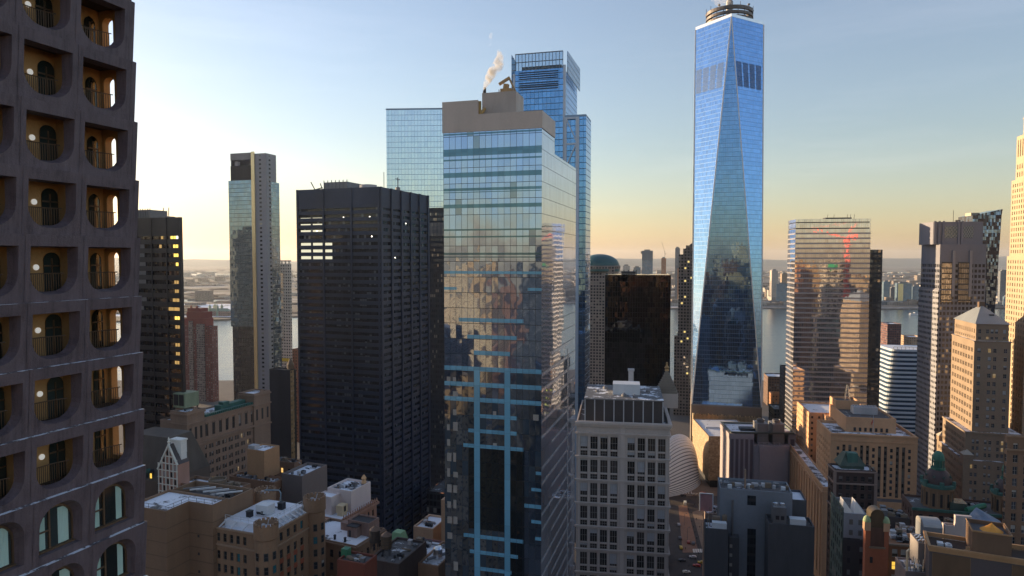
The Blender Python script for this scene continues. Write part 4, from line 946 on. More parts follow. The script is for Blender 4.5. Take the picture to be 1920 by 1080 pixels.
def arched_tower():
    B = Bld('arched_concrete_tower', 'dark concrete apartment tower at the left edge with rounded balcony openings', 250, 118, 40, 71.6, w=13.4, d=9)
    t = NT('dyed_concrete'); g_ = t.geo().outputs['Position']
    a_ = t.noise(t.vm('MULTIPLY', g_, (1, 1, .07)), 4.5, 5, .65).outputs[0]; b_ = t.noise(g_, .8, 5, .65).outputs[0]; c_ = t.noise(g_, 14, 3).outputs[0]
    f_ = t.m('ADD', t.m('MULTIPLY', a_, .45), t.m('ADD', t.m('MULTIPLY', b_, .4), t.m('MULTIPLY', c_, .15)))
    t.bsdf(color=t.ramp(f_, [(.36, (.05,.037,.045)), (.5, (.1,.077,.09)), (.62, (.125,.1,.115)), (.7, (.21,.185,.2))]), rough=.6, normal=t.bump(c_, .45, .05)); conc = t.mat; tan = plain('tan_stucco', (.4,.245,.105), .85, .15, .8)
    ledge = snow_roof('frosted_ledge', (.1,.09,.1), .45, 1.4); br = plain('bronze_rail', (.12,.08,.05), .45, .2, metal=.4)
    soff = plain('dark_soffit', (.05,.04,.035), .8, .2); pane = glass_win('arched_pane', tint=(.02,.028,.03), blind=0)
    cur = plain('pale_green_curtain', (.42,.6,.55), .9, .12, 2.5); dglass = glass_win('door_pane', tint=(.02,.03,.03), blind=0)
    lt = NT('round_lamp'); lt.bsdf(color=(.9,.9,.85), ecol=(1,.97,.9), estr=.13); lamp = lt.mat
    ys = [-340, -226, -110, 6, 118, 230, 339, 446, 555, 660, 766, 871, 976, 1078, 1180, 1282]
    zs = [B.z(p) for p in ys]; seams = [0.0, -.35, -3.65, -6.8, -10., -13.4]; lean = .26
    mb = MB(); mb.box(-13.4, 0, .02, 9, 0, zs[-1]); mb.box(-13.4, 0, 3.2, 9, zs[-1], zs[0]); B.part('core', mb, conc)
    proto = {}
    for k in range(len(zs)-1):
        zb, zt = zs[k+1], zs[k]; h = zt-zb; arch = ys[k] >= 871; face = MB()
        y = lambda z: -lean*(z-zb)/h
        TT = lambda x, z: (x, y(z), z)
        face.face([TT(-.35,zb), (0,.03,zb), (0,-lean+.03,zt), TT(-.35,zt)])
        face.face([(-13.4,0,zt+.0),(-13.4,-lean,zt),(-.35,-lean,zt),(0,-lean+.03,zt),(0,0,zt)][::-1], 1) if k else None
        face.face([(0,.03,zb),(0,.5,zb),(0,.5,zt),(0,-lean+.03,zt)])
        if arch: face.face([(0,.5,zb),(0,3.3,zb),(0,3.3,zt),(0,.5,zt)])
        for i in range(1, len(seams)-1):
            xr, xl = seams[i]-.012, seams[i+1]+.012; b = xr-xl; D = 1.45 if i > 1 else 2.05
            if arch: po, pi, dep = outline(xl+.32, xr-.42, zb+.45, zt-.42, 1.05, True), outline(xl+.5, xr-.62, zb+.5, zt-.62, .95, True), .32
            else: po, pi, dep = outline(xl+.27, xr-.3, zb+.36, zt-.58, 1.05), outline(xl+.36, xr-.44, zb+.5, zt-.64, .95), .42
            holed(face, TT, (xl, xr, zb, zt), po)
            A = [TT(*p) for p in po]; C = [(p[0], dep, p[1]) for p in pi]; loft(face, A, C)
            face.box(xl-.07, xl+.045, .03, .3, zb, zt) if False else face.face([(xl-.06,y(zb)+.03,zb),(xl+.06,y(zb)+.03,zb),(xl+.06,y(zt)+.03,zt),(xl-.06,y(zt)+.03,zt)])
            if arch:
                f = MB(); o2 = outline(xl+.6, xr-.72, zb+.6, zt-.72, .87, True); loft(f, C, [(p[0], dep-.02, p[1]) for p in o2]); loft(f, [(p[0], dep-.02, p[1]) for p in o2], [(p[0], dep+.1, p[1]) for p in o2])
                xm = xl+.5+(b-1.12)*.34; f.box(xm-.05, xm+.05, dep-.02, dep+.08, zb+.55, zt-.7); f.box(xl+.55, xm-.051, dep-.02, dep+.08, zb+1.5, zb+1.58)
                w_ = B.part('arched_window', f, br)
                g = MB(); g.face([(p[0], dep+.06, p[1]) for p in pi], 0, [(0,0)]*len(pi), R.random()); g.build('pane', pane, w_)
                rnd = R.random()
                # curtains gathered to the sides, folds of real depth, hung behind the glass
                for c0, c1 in ((xl+.66, xl+.98), (xr-1.45+rnd*.3, xr-.85)):
                    if rnd > .85 and c0 < xl+.7: continue
                    c = MB(); n = 14; zt2 = zt-.85-(.25 if c0 < xl+.7 else 0)
                    P = [(c0+(c1-c0)*j/n, dep+.052-(.02 if j % 2 else 0)) for j in range(n+1)]
                    for (p0, p1) in zip(P, P[1:]): c.face([(*p0, zb+.62), (*p1, zb+.62), (*p1, zt2), (*p0, zt2)])
                    c.build('curtain', cur, w_)
                sill = MB(); sill.box(xl+.5, xr-.62, dep-.12, dep-.021, zb+.5, zb+.58); sill.build('sill', br, w_)
                continue
            # the loggia behind the opening
            lg = MB(); x0, x1, z0, z1 = xl+.1, xr-.06, zb+.32, zt-.4; y0, y1 = dep+.002, D
            lg.face([(x0,y1,z0),(x1,y1,z0),(x1,y1,z1),(x0,y1,z1)], 0); lg.face([(x0,y0,z0),(x0,y1,z0),(x0,y1,z1),(x0,y0,z1)], 0)
            lg.face([(x0,y0,z0),(x1,y0,z0),(x1,y1,z0),(x0,y1,z0)], 1); lg.face([(x0,y1,z1),(x1,y1,z1),(x1,y0,z1),(x0,y0,z1)], 1)
            lg.face([(x0,dep+.004,z0),(x0,dep+.004,z1),(x0+.19,dep+.004,z1),(x0+.19,dep+.004,z0)], 1); lg.face([(x1-.34,dep+.004,z0),(x1-.34,dep+.004,z1),(x1,dep+.004,z1),(x1,dep+.004,z0)], 1)
            if i > 1: lg.face([(x1,y1,z0),(x1,y0,z0),(x1,y0,z1),(x1,y1,z1)], 0)
            else:
                po2 = outline(1.0, 1.8, z0+.25, z1-.42, .33, True)
                holed(lg, lambda a, z: (x1, a, z), (y0, y1, z0, z1), po2, 0); holed(face, lambda a, z: (0, a, z), (.5, 3.3, zb, zt), po2)
                loft(lg, [(x1,*p) for p in po2], [(0,*p) for p in po2], 0)
            lo = B.part('loggia', lg, [tan, soff])
            dx0, dx1 = (x1-.95, x1-.04) if i > 1 else (x1-1.0, x1-.3)
            d = MB(); op = outline(dx0, dx1, z0+.02, z0+2.2, .42, True); C = [(p[0], y1-.03, p[1]) for p in op]; d.face(C, 1)
            loft(d, [(p[0], y1-.06, p[1]) for p in op], C); d.box((dx0+dx1)/2-.03, (dx0+dx1)/2+.03, y1-.08, y1-.031, z0+.02, z0+1.9); d.box(dx0, dx1, y1-.08, y1-.032, z0+1.45, z0+1.53)
            d.build('arched_door', [br, dglass], lo)
            d = MB(); op = outline(x0+.02, x0+.75, z0+.02, z0+1.95, .33, True); d.face([(p[0], y1-.03, p[1]) for p in op], 0); loft(d, [(p[0], y1-.05, p[1]) for p in op], [(p[0], y1-.03, p[1]) for p in op])
            d.build('arched_recess', soff, lo)
            if i > 1:
                l = MB(); lx_ = xl+1.72; l.lathe([(.15,0),(.15,.06),(.001,.075)], 20)
                ob = l.build('round_lamp', lamp, lo); ob.rotation_euler = (math.pi/2, 0, 0); ob.location = (lx_, y1-.002, z0+1.42)
            r = MB(); zr = zb+1.42; n = 22; yy = dep+.12; bow = lambda f: yy-.0+.28*(1-(2*f-1)**2)
            pts = [(xl+.12+(b-.7)*j/n, bow(j/n), zr) for j in range(n+1)]; r.tube(pts, .03, 5)
            for p in pts[1:-1]: r.bar((p[0],p[1],z0), (p[0],p[1],zr), .026)
            r.build('railing', br, lo)
        B.part('storey_panel', face, [conc, ledge])
arched_tower()

# ------------------------------------------------------------------ white terracotta office block
def white_grid():
    B = Bld('white_terracotta_block', 'grey white terracotta office block with paired colonnade windows and a flat snowy penthouse', 1256, 795, 262, -9, left=1081, right=1269)
    w, d, zt = B.w, max(B.d, 40), B.zt; wt = plain('terracotta', (.46,.39,.345), .75, .16, .2); tr = plain('terracotta_trim', (.5,.425,.38), .75, .12, .3)
    wins = []; mb = MB(); U = 9.32; zc = zt-6.3; rows = []; n = 9
    for k in range(n):
        z1 = zc-k*U; rows = [(z1-7.6, z1-5.5), (z1-4.9, z1+.2)]+rows
    rows = [r for r in rows if r[0] > 40]
    cols = []; m0 = 1.0; bp = 3.92; pier = (w-2*m0-8*bp)
    for j in range(8): a = m0+j*bp+(pier if j > 3 else 0); cols.append((a+.55, a+bp-.55))
    sc = []; m = int(d/3.9)
    for j in range(m): sc.append((1+j*(d-2)/m+.6, 1+(j+1)*(d-2)/m-.6))
    punched(B, mb, (-w,0), (1,0), w, 0, zt, cols, rows, .45, wins); punched(B, mb, (0,0), (0,1), d, 0, zt, sc, rows, .45, wins)
    mb.face([(0,d,0),(-w,d,0),(-w,d,zt),(0,d,zt)]); mb.face([(-w,d,0),(-w,0,0),(-w,0,zt),(-w,d,zt)]); mb.parapet(-w, 0, 0, d, zt, 1.1, .5, 0, 1)
    B.part('wall', mb, [wt, BARE]); put_windows(B, wins, [FRAMEW, glass_win('terracotta_pane', tint=(.04,.033,.03), blind=.3, lit=.012, lstr=.8, bcol=(.4,.4,.42))], (3, 2))
    k = 0
    for j in range(9):
        z1 = zt-6.3+.2-U*j+.75
        mb = MB(); mb.box(-w-.35, .35, -.4, -.003, z1, z1+.55); mb.box(.003, .35, -.002, d, z1, z1+.55); mb.box(-w-.6, .6, -.65, -.0035, z1+.551, z1+.85); mb.box(.0035, .6, -.0025, d, z1+.551, z1+.85); B.part('cornice', mb, tr)
    mb = MB(); mb.box(-w-.9, .9, -.95, -.004, zt-1.1, zt-.2); mb.box(.004, .9, -.003, d, zt-1.1, zt-.2); mb.box(-w-.5,.5,-.5,-.005,zt-2,zt-1.101); B.part('cornice', mb, tr)
    for j in range(9):                                     # pilasters between the bays
        x = -w+m0+j*bp+(0 if j < 4 else pier)-(0 if j != 4 else pier)
        mb = MB(); mb.box(x-.3, x+.3, -.22, -.006, 0, zt-4.9); B.part('pilaster', mb, tr)
    mb = MB(); x = -w+m0+4*bp; mb.box(x+.5, x+pier-.5, -.28, -.007, 0, zt-2.1); B.part('pilaster', mb, tr)
    # penthouse
    y0 = 4.; x0, x1 = B.lx(1097, y0, zt+4), B.lx(1243, y0, zt+4); zp = B.z(750, -8, y0); y1 = 34
    mb = MB(); mb.box(x0, x1, y0, y1, zt-1.1+.003, zp-.5); o = B.part('penthouse', mb, plain('penthouse_panel', (.055,.045,.045), .6, .2))
    mb = MB(); mb.box(x0-.3, x1+.3, y0-.3, y1, zp-.499, zp, 1, 0); mb.build('roof', [snow_roof('half_bare_roof', (.12,.12,.125), .3, .2), GREYM], o)
    for j in range(9): x = x0+(x1-x0)*j/8; p = MB(); p.box(x-.22, x+.22, y0-.25, y0-.003, zt-1.1, zp-.5); p.build('post', PALE, o)
    for j in range(1, 7): yy = y0+(y1-y0)*j/6; p = MB(); p.box(x1+.003, x1+.25, yy-.22, yy+.22, zt-1.1, zp-.5); p.build('post', PALE, o)
    Y = 13; a, b = B.lx(1149, Y, zp), B.lx(1200, Y, zp); p = MB(); p.box(a, b, Y, Y+8, zp, B.z(722, -8, Y)); p.build('plant_box', WHITEM, o)
    a = B.lx(1183, 31, zp); p = MB(); p.box(a-1.1, a+1.1, 30, 32.4, zp, zp+7); p.box(a-1.4, a+1.4, 29.7, 32.7, zp+7, zp+7.8); p.build('chimney', PALE, o)
    for px, yy, s in ((1170,10,1.),(1190,9,.8),(1215,20,.9),(1120,18,.7),(1135,25,1.)):
        a = B.lx(px, yy, zp); p = MB(); p.lathe([(s,zp),(s,zp+s*.8),(.1,zp+s*1.5)], 10, (a, yy)); p.build('roof_vent', GREYM, o)
    # stepped pyramid crown behind, with its gilded figure
    cy = 38; cx = B.lx(1250, cy, zt+6); zb_, zq = zt-1, B.z(706, 0, cy); s0 = 4.6; p = MB(); p.box(cx-s0, cx+s0, cy-s0, cy+s0, 0 if False else zb_, zb_+6.2); o2 = B.part('crown_pavilion', p, tr)
    p = MB()
    for i in range(9): s = (s0-.3)*(1-i/9.5); p.box(cx-s, cx+s, cy-s, cy+s, zb_+6.2+i*1.05, zb_+6.2+(i+1)*1.05+.002)
    p.build('stepped_roof', plain('stone_steps', (.2,.17,.14), .8, .2), o2)
    p = MB(); z0 = zb_+6.2+9.4; p.lathe([(.9,z0),(.7,z0+.8),(1.1,z0+1.4),(.5,z0+2.2),(.35,z0+3),(.55,z0+3.4),(.1,z0+3.9)], 10, (cx, cy)); p.build('gilded_figure', plain('old_gilding', (.35,.22,.1), .4, .3, metal=.5), o2)
white_grid()

# ------------------------------------------------------------------ cube, ribbed hall, striped block, plaza
def marble_cube():
    B = Bld('marble_cube', 'veined amber marble cube building with a clean white roof', 1329, 818, 560, -3, left=1299, w=40, near='L')
    t = NT('veined_marble'); uv, u, v = t.uvs(); g = t.geo().outputs['Position']
    m, fu, fv, rv, rc = cellmask(t, u, v, 1.5, .9, (.03,2), (.04,2)); n = t.noise(g, .35, 5, .7).outputs[0]
    c = t.ramp(t.m('ADD', t.m('MULTIPLY', n, .75), t.m('MULTIPLY', rv, .25)), [(.3, (.2,.13,.075)), (.55, (.42,.29,.17)), (.75, (.55,.43,.3))])
    t.bsdf(color=t.mix(m, (.2,.15,.1), c), rough=.5)
    mb = MB(); mb.roofbox(0, B.w, 0, B.d, 6.5, B.zt, .5, .9, 0, 1); B.part('wall', mb, [t.mat, SNOWY])
    mb = MB(); mb.box(2, B.w-2, 2, B.d-2, 0, 6.499); B.part('base', mb, DARKM)
    mb = MB(); mb.box(4, B.w, B.d*.45, B.d*.47, B.zt-.45, B.zt+.8); B.part('roof_rail', mb, WHITEM)
marble_cube()
def ribbed_hall():
    P0 = Vector((112, 540)); dr = Vector((.72, .69)).normalized(); nx = Vector((dr.y, -dr.x)); L = 66; Rm = 15; H = 44
    root = empty('ribbed_white_hall', (P0.x, P0.y, 0), math.atan2(dr.y, dr.x), 'white steel ribbed hall shaped like a folded wing beside the marble cube', 'building')
    wm = plain('white_rib', (.8,.8,.8), .5, .06); gl = plain('hall_skylight', (.2,.23,.27), .2, .2, metal=.3)
    prof = lambda s: math.sqrt(max(0, 1-(2*s-1)**2))
    def pt(s, t, k=1.): r = prof(s)*Rm*k; return (s*L, -r*math.cos(t), max(0, (.35+.65*prof(s))*H*(1-abs(math.cos(t))**1.7)*k))
    mb = MB(); N = 30
    for i in range(N):
        for j in range(24):
            a, b = .03+.94*j/24, .03+.94*(j+1)/24; t0, t1 = math.pi*i/N, math.pi*(i+1)/N
            mb.face([pt(a,t0,.975), pt(b,t0,.975), pt(b,t1,.975), pt(a,t1,.975)])
    mb.build('shell', gl, root, smooth=True)
    for i in range(48):
        t0 = math.pi*(i+.12)/48; t1 = t0+math.pi/48*.66; mb = MB()
        for j in range(22):
            a, b = .03+.94*j/22, .03+.94*(j+1)/22
            q = [pt(a,t0,1.), pt(b,t0,1.), pt(b,t1,1.), pt(a,t1,1.)]; q2 = [pt(a,t0,.985), pt(b,t0,.985), pt(b,t1,.985), pt(a,t1,.985)]
            mb.face(q); mb.face([q2[0],q2[1],q[1],q[0]]); mb.face([q[3],q[2],q2[2],q2[3]])
        mb.build('rib', wm, root)
ribbed_hall()
def striped_block():
    B = Bld('pink_striped_block', 'pinkish telephone exchange block with dark vertical stripes and roof cooling towers', 1368, 812, 480, -5, w=42, left=1362, near='L')
    w = B.lx(1494, 0); zt = B.zt; d = 30
    pk = plain('pink_stone', (.33,.285,.3), .8, .12, .06); dk = plain('plum_panel', (.12,.09,.105), .7, .15)
    mb = MB(); xm = B.lx(1414); mb.box(0, xm, 0, d, 0, zt-4); mb.box(-.3, xm, -.35, d+.3, zt-3.9, zt-.4); 
    xr = B.lx(1481); mb.box(xr, w, 3, d, 0, zt-4); mb.box(xr, w+.3, 2.65, d+.3, zt-3.9, zt-.4); mb.box(xm+.003, xr-.003, d*.45, d, 0, zt-4); B.part('wall', mb, pk)
    for k in range(5):
        x0 = (xm)*(k+.28)/5.05; mb = MB(); mb.box(x0, x0+xm*.115, -.12, -.003, 0, zt-4.3); B.part('dark_stripe', mb, dk)
    x0 = xr+(w-xr)*.3; mb = MB(); mb.box(x0, x0+2.6, 2.88, 2.997, 0, zt-4.3); B.part('dark_stripe', mb, dk)
    mb = MB(); xa = B.lx(1425, -3); xb = B.lx(1478, -3); zc = B.z(846, 22, -3); mb.box(xa, xb, -3, 8, 0, zc); mb.box(xa-.2, xb+.2, -3.3, 8.2, zc+.003, zc+3.6); mb.box(xm+.003, xa-.003, -1.2, 9, 0, zc+3.5); mb.box(xb+.003, xr-.003, -1, 9, 0, zc+3.5); B.part('wing', mb, pk)
    mb = MB(); mb.parapet(-.3, w+.3, -.35, d+.3, zt+1.0, 1.3, 1.6, 0, 1); mb.face([(-.3,-.35,zt-.39),(w+.3,-.35,zt-.39),(w+.3,-.35,zt+1),(-.3,-.35,zt+1)]) if False else None
    B.part('roof', mb, [plain('greenish_parapet', (.1,.12,.11), .7, .2), SNOW])
    mb = MB(); mb.box(B.lx(1389,8), B.lx(1418,8), 8, 15, zt-.25, zt+1.5); B.part('roof_well', mb, DARKM)
    for a, b in ((1420,1441),(1449,1471)):
        mb = MB(); x0, x1 = B.lx(a, 2), B.lx(b, 2); mb.box(x0, x1, 2, 14, zc+3.65, zt+6.5); mb.box(x0+1, x1-1, 1.7, 1.995, zc+5.5, zc+8.5)
        mb.lathe([((x1-x0)*.3,zt+6.5),((x1-x0)*.36,zt+8.6),((x1-x0)*.3,zt+8.6),((x1-x0)*.28,zt+6.6)], 14, ((x0+x1)/2, 8)); B.part('cooling_tower', mb, GREYM)
    mb = MB(); x0 = B.lx(1422, -2)
    for i in range(5): mb.bar((x0+i*3.6,-2.6,zc+3.6), (x0+i*3.6,-2.6,zc+6), .2); mb.bar((x0+i*3.6,-2.6,zc+6), (x0+(i+.7)*3.6,-2.6,zc+4.2), .15)
    mb.bar((x0,-2.6,zc+6), (x0+15,-2.6,zc+6), .2); B.part('pipe_rack', mb, PALE)
striped_block()

def federal():
    B = Bld('tan_federal_block', 'broad tan limestone block with vertical window strips, setbacks and sunlit left flanks', 1558, 812, 400, -11, left=1542, right=1721, near='L')
    w, zt = B.w, B.zt; d = 34; tan = plain('tan_limestone', (.56,.32,.175), .85, .15, .08)
    wins = []; mb = MB(); cols = []; n = 13; bw = (w-5)/n
    rows = floors(14, zt-7, 3.75, 2.2, .8)
    for j in range(n):
        c = 2.5+bw*(j+.5)
        if j % 3 == 0: cols.append((c-.75, c+.75))
    punched(B, mb, (0,0), (1,0), w, 0, zt, cols, rows, .35, wins)
    punched(B, mb, (0,d), (0,-1), d, 0, zt, grid(d, 4.6, 1.3), floors(40, zt-6, 3.75, 2.2, .8), .35, wins)
    mb.face([(w,0,0),(w,d,0),(w,d,zt),(w,0,zt)]); mb.face([(w,d,0),(0,d,0),(0,d,zt),(w,d,zt)]); mb.parapet(0, w, 0, d, zt, 1.6, 1.0, 0, 1)
    B.part('wall', mb, [tan, SNOW]); put_windows(B, wins, [FRAME, WGLIT], (2, 2))
    strip = facade('strip_window', (.1,.075,.06), (.035,.035,.04), 1.6, 3.75, (.08,.92), (.3,.85), blind=.25, bcol=(.2,.18,.16))
    for j in range(n):
        if j % 3 == 0: continue
        c = 2.5+bw*(j+.5); mb = MB(); mb.box(c-.8, c+.8, -.06, -.003, 14, zt-6.5); B.part('strip_window', mb, strip)
    mb = MB(); mb.box(-.3, w+.3, -.5, -.004, zt-.9, zt-.2); mb.box(-.3, w+.3, -.35, -.0045, zt-4.4, zt-4.0); B.part('string_course', mb, tan)
    # rear wing beyond the light court, and the low wing along the left street
    mb = MB(); mb.roofbox(0, w*.9, 55, 92, 0, zt, 1.4, .9, 0, 1); mb.box(9, w, d+.003, 54.99, 0, zt-.5); B.part('rear_wing', mb, [facade('rear_wing_wall', (.56,.32,.175), (.07,.055,.045), 4.4, 3.75, (.32,.62), (.3,.72), blind=.15, var=.14), SNOWY])
    zl = 59.; xl = B.lx(1543, -13, zl); mb = MB(); mb.roofbox(xl, -.02, -13, 92, 0, zl, 1.0, .8, 0, 1); B.part('side_wing', mb, [tan, SNOW])
    for j in range(15):
        y = -9+99*j/14; mb = MB(); mb.box(xl-.55, xl-.003, y-1.3, y+1.3, 6, zl-4.5); B.part('pilaster', mb, tan)
    mb = MB(); mb.box(xl-.8, xl-.004, -13.4, 92, zl-3.4, zl-2.6); mb.box(xl-.5,-.03,-13.5,-13.004,zl-3.4,zl-2.6); B.part('string_course', mb, tan)
    ya = 12; xa, xb = B.lx(1586, ya), B.lx(1680, ya); zc = B.z(783, 20, ya); mb = MB(); mb.roofbox(xa, xb, ya, 50, zt-1.6, zc, 1.2, .8, 0, 1)
    o = B.part('upper_block', mb, [tan, BARE]); p = MB()
    for j in range(7): x = xa+5+(xb-xa-10)*j/6; p.box(x-.7, x+.7, ya-.05, ya-.003, zt-1, zt+1.3)
    p.build('window', DARKM, o, kind='stuff')
    yb = 40; x0, x1 = B.lx(1566, yb), B.lx(1611, yb); zd = B.z(750, 10, yb); mb = MB(); mb.roofbox(x0, x1, yb, yb+14, zt-1, zd, 1.2, .7, 0, 1); B.part('stair_tower', mb, [tan, BARE])
    xm = B.lx(1589, yb+6, zd); mb = MB(); zm = B.z(722, xm, yb+6)
    for sx, sy in ((-1,-1),(1,-1),(1,1),(-1,1)): mb.bar((xm+sx*1.5,yb+7+sy*1.5,zd-1.2), (xm+sx*.25,yb+7+sy*.25,zm), .22)
    z = zd; k = 0
    while z < zm-1:
        r = 1.5*(1-(z-zd)/(zm-zd))+.25; mb.bar((xm-r,yb+7-r,z), (xm+r,yb+7-r,z+1.2), .15); mb.bar((xm+r,yb+7-r,z), (xm-r,yb+7-r,z+1.2), .15); z += 1.4
    B.part('lattice_mast', mb, STEEL)
    mb = MB(); x0, x1 = B.lx(1600, 26, zc), B.lx(1646, 26, zc); mb.box(x0, x1, 26, 32, zc-1, zc+3.4)
    for j in range(8): mb.lathe([(.7,zc+3.4),(.8,zc+4.2),(.1,zc+4.3)], 8, (x0+(x1-x0)*(j+.5)/8, 29))
    B.part('cooling_bank', mb, PALE)
    x = B.lx(1637, 6); mb = MB(); mb.bar((x,6,zt-1), (x,6,B.z(778, x, 6)), .25); o = B.part('flag_pole', mb, PALE)
    zf = zt+8; mb = MB()
    for j in range(4): mb.face([(x-.3*j-.1,6+.15*(j%2),zf-1.1*j*.5),(x-.3*j-.4,6+.15*((j+1)%2),zf-1.1*j*.5-.6),(x-.3*j-.4,6+.15*((j+1)%2),zf-1.1*j*.5-2.4),(x-.3*j-.1,6+.15*(j%2),zf-1.1*j*.5-1.8)])
    mb.build('flag', plain('faded_red_flag', (.45,.1,.07), .8, .3, 1.), o)
    mb = MB(); xa, xb = B.lx(1644, -9, 40), B.lx(1706, -9, 40); mb.roofbox(xa, xb, -9, -.01, 0, B.z(942, 30, -9), .8, .5, 0, 1); B.part('porch_block', mb, [tan, BARE])
federal()

def slab_pair():
    B = Bld('blue_grey_slab_block', 'blank blue grey slab with lower dark wings in the bottom foreground, cluttered roof', 1350, 915, 250, -13, left=1346, right=1486, near='L')
    w, zt = B.w, B.zt; lt = plain('blue_grey_render', (.2,.22,.25), .75, .14, .1); dk = plain('dark_brick', (.07,.072,.08), .85, .2, .4)
    mb = MB(); mb.roofbox(0, w, 0, 13, 0, zt, .8, .35, 0, 1); B.part('wall', mb, [lt, BARE])
    zr = lambda p, x, y: B.z(p, x, y)
    xa, xb = B.lx(1322, -9, zt-14), B.lx(1366, -9, zt-14); zl = zr(990, xa, -9); mb = MB(); mb.roofbox(xa, xb, -9, 10 if xb < 0 else -.003, 0, zl, 1.1, .4, 0, 1); B.part('wing', mb, [dk, SNOW])
    xc, xd = B.lx(1441, -9, zt-12), B.lx(1527, -9, zt-12); zq = zr(981, xc, -9); mb = MB(); mb.roofbox(xc, xd, -9, -.003, 0, zq, 1.1, .4, 0, 1); B.part('wing', mb, [dk, BARE])
    mb = MB(); xe, xf = B.lx(1488, 2), B.lx(1511, 2); mb.roofbox(w+.003, xf, 0.5, 12, 0, zr(934, w, 2), .8, .3, 0, 1); B.part('wing', mb, [dk, SNOWY])
    win = facade('slab_dark_strip', (.02,.022,.026), (.03,.035,.045), 1.2, 3.4, (.06,.94), (.2,.85), blind=.08, tilt=.04)
    mb = MB(); mb.box(B.lx(1401,0,zt-8), B.lx(1417,0,zt-8), -.05, -.003, zr(946,8,0), zr(928,8,0)); B.part('window', mb, win)
    mb = MB(); mb.box(B.lx(1401,0,zt-20), B.lx(1417,0,zt-20), -.05, -.003, 0, zr(990,8,0)); B.part('strip_window', mb, win)
    mb = MB(); xs, xt = B.lx(1367,-3,zt-18), B.lx(1386,-3,zt-18); mb.box(xs, xt, -3.2, -.003, 0, zr(1006,xs,-3)); B.part('shaft', mb, dk)
    for p in (1020,1037,1055,1073): q = MB(); q.box(B.lx(1368,-3.2,zt-22), B.lx(1373,-3.2,zt-22), -3.26, -3.203, zr(p+6,xs,-3), zr(p,xs,-3)); B.part('window', q, FRAMEW)
    mb = MB(); mb.tube([(B.lx(1374,-1),-1.2,zr(1004,3,-1)), (B.lx(1374,-1),-1.2,zr(937,3,-1))], .4, 10); B.part('flue', mb, GREYM)
    mb = MB(); x = B.lx(1397,4); mb.tube([(x,4,zt-.8),(x,4,zr(880,x,4))], .32, 10); B.part('flue', mb, plain('rusty_flue', (.3,.2,.14), .6, .3, 1.))
    for i in range(16):
        x = 1+(w-2)*i/15+R.uniform(-.5,.5); y = R.uniform(2, 10); s = R.uniform(.5, 1.2); mb = MB()
        if i % 3: mb.box(x-s, x+s, y-s*.6, y+s*.6, zt-.78, zt+R.uniform(.2, 1.1))
        else: mb.lathe([(s*.7,zt-.78),(s*.7,zt+.5),(.1,zt+.8)], 9, (x, y))
        B.part('roof_vent', mb, [PALE, GREYM, WHITEM, BEIGE][i % 4])
    x0, x1 = B.lx(1447,-4,zq), B.lx(1472,-4,zq); mb = MB(); mb.box(x0, x1, -7, -2, zq-1.05, zq+5.2); o = B.part('cooling_unit', mb, GREYM)
    for f in (.2, .58): p = MB(); p.box(x0+(x1-x0)*f, x0+(x1-x0)*(f+.26), -7.06, -7.003, zq+.8, zq+2.2); p.build('louvre', DARKM, o)
    p = MB(); [p.lathe([(.9,zq+5.2),(1.0,zq+6.1),(.1,zq+6.2)], 10, (x0+(x1-x0)*f, -4.5)) for f in (.25,.75)]; p.build('fan_hood', STEEL, o, kind='stuff')
    mb = MB(); x0, x1 = B.lx(1480,-6,zq), B.lx(1510,-6,zq); mb.box(x0, x1, -7.5, -4.5, zq-1.05, zq+1.6); B.part('air_handler', mb, WHITEM)
    mb = MB(); x0, x1 = B.lx(1335,-6,zl), B.lx(1362,-6,zl); mb.box(x0, x1, -7.5, -5, zl-1.05, zl+1.6); B.part('air_handler', mb, WHITEM)
    mb = MB(); x0 = B.lx(1336,-4,zl); mb.box(x0, x0+2.6, -4, -2.2, zl-1.05, zl+2.5); mb.lathe([(.9,zl-1),(.9,zl+3),(.2,zl+3.4)], 10, (x0+4.3,-3)); mb.bar((x0-1,-4,zl-1), (x0-1,-4,zl+6), .25); mb.bar((x0-2,-8,zl-1),(x0-1.5,-3,zl+3),.2); B.part('roof_plant', mb, BEIGE)
slab_pair()
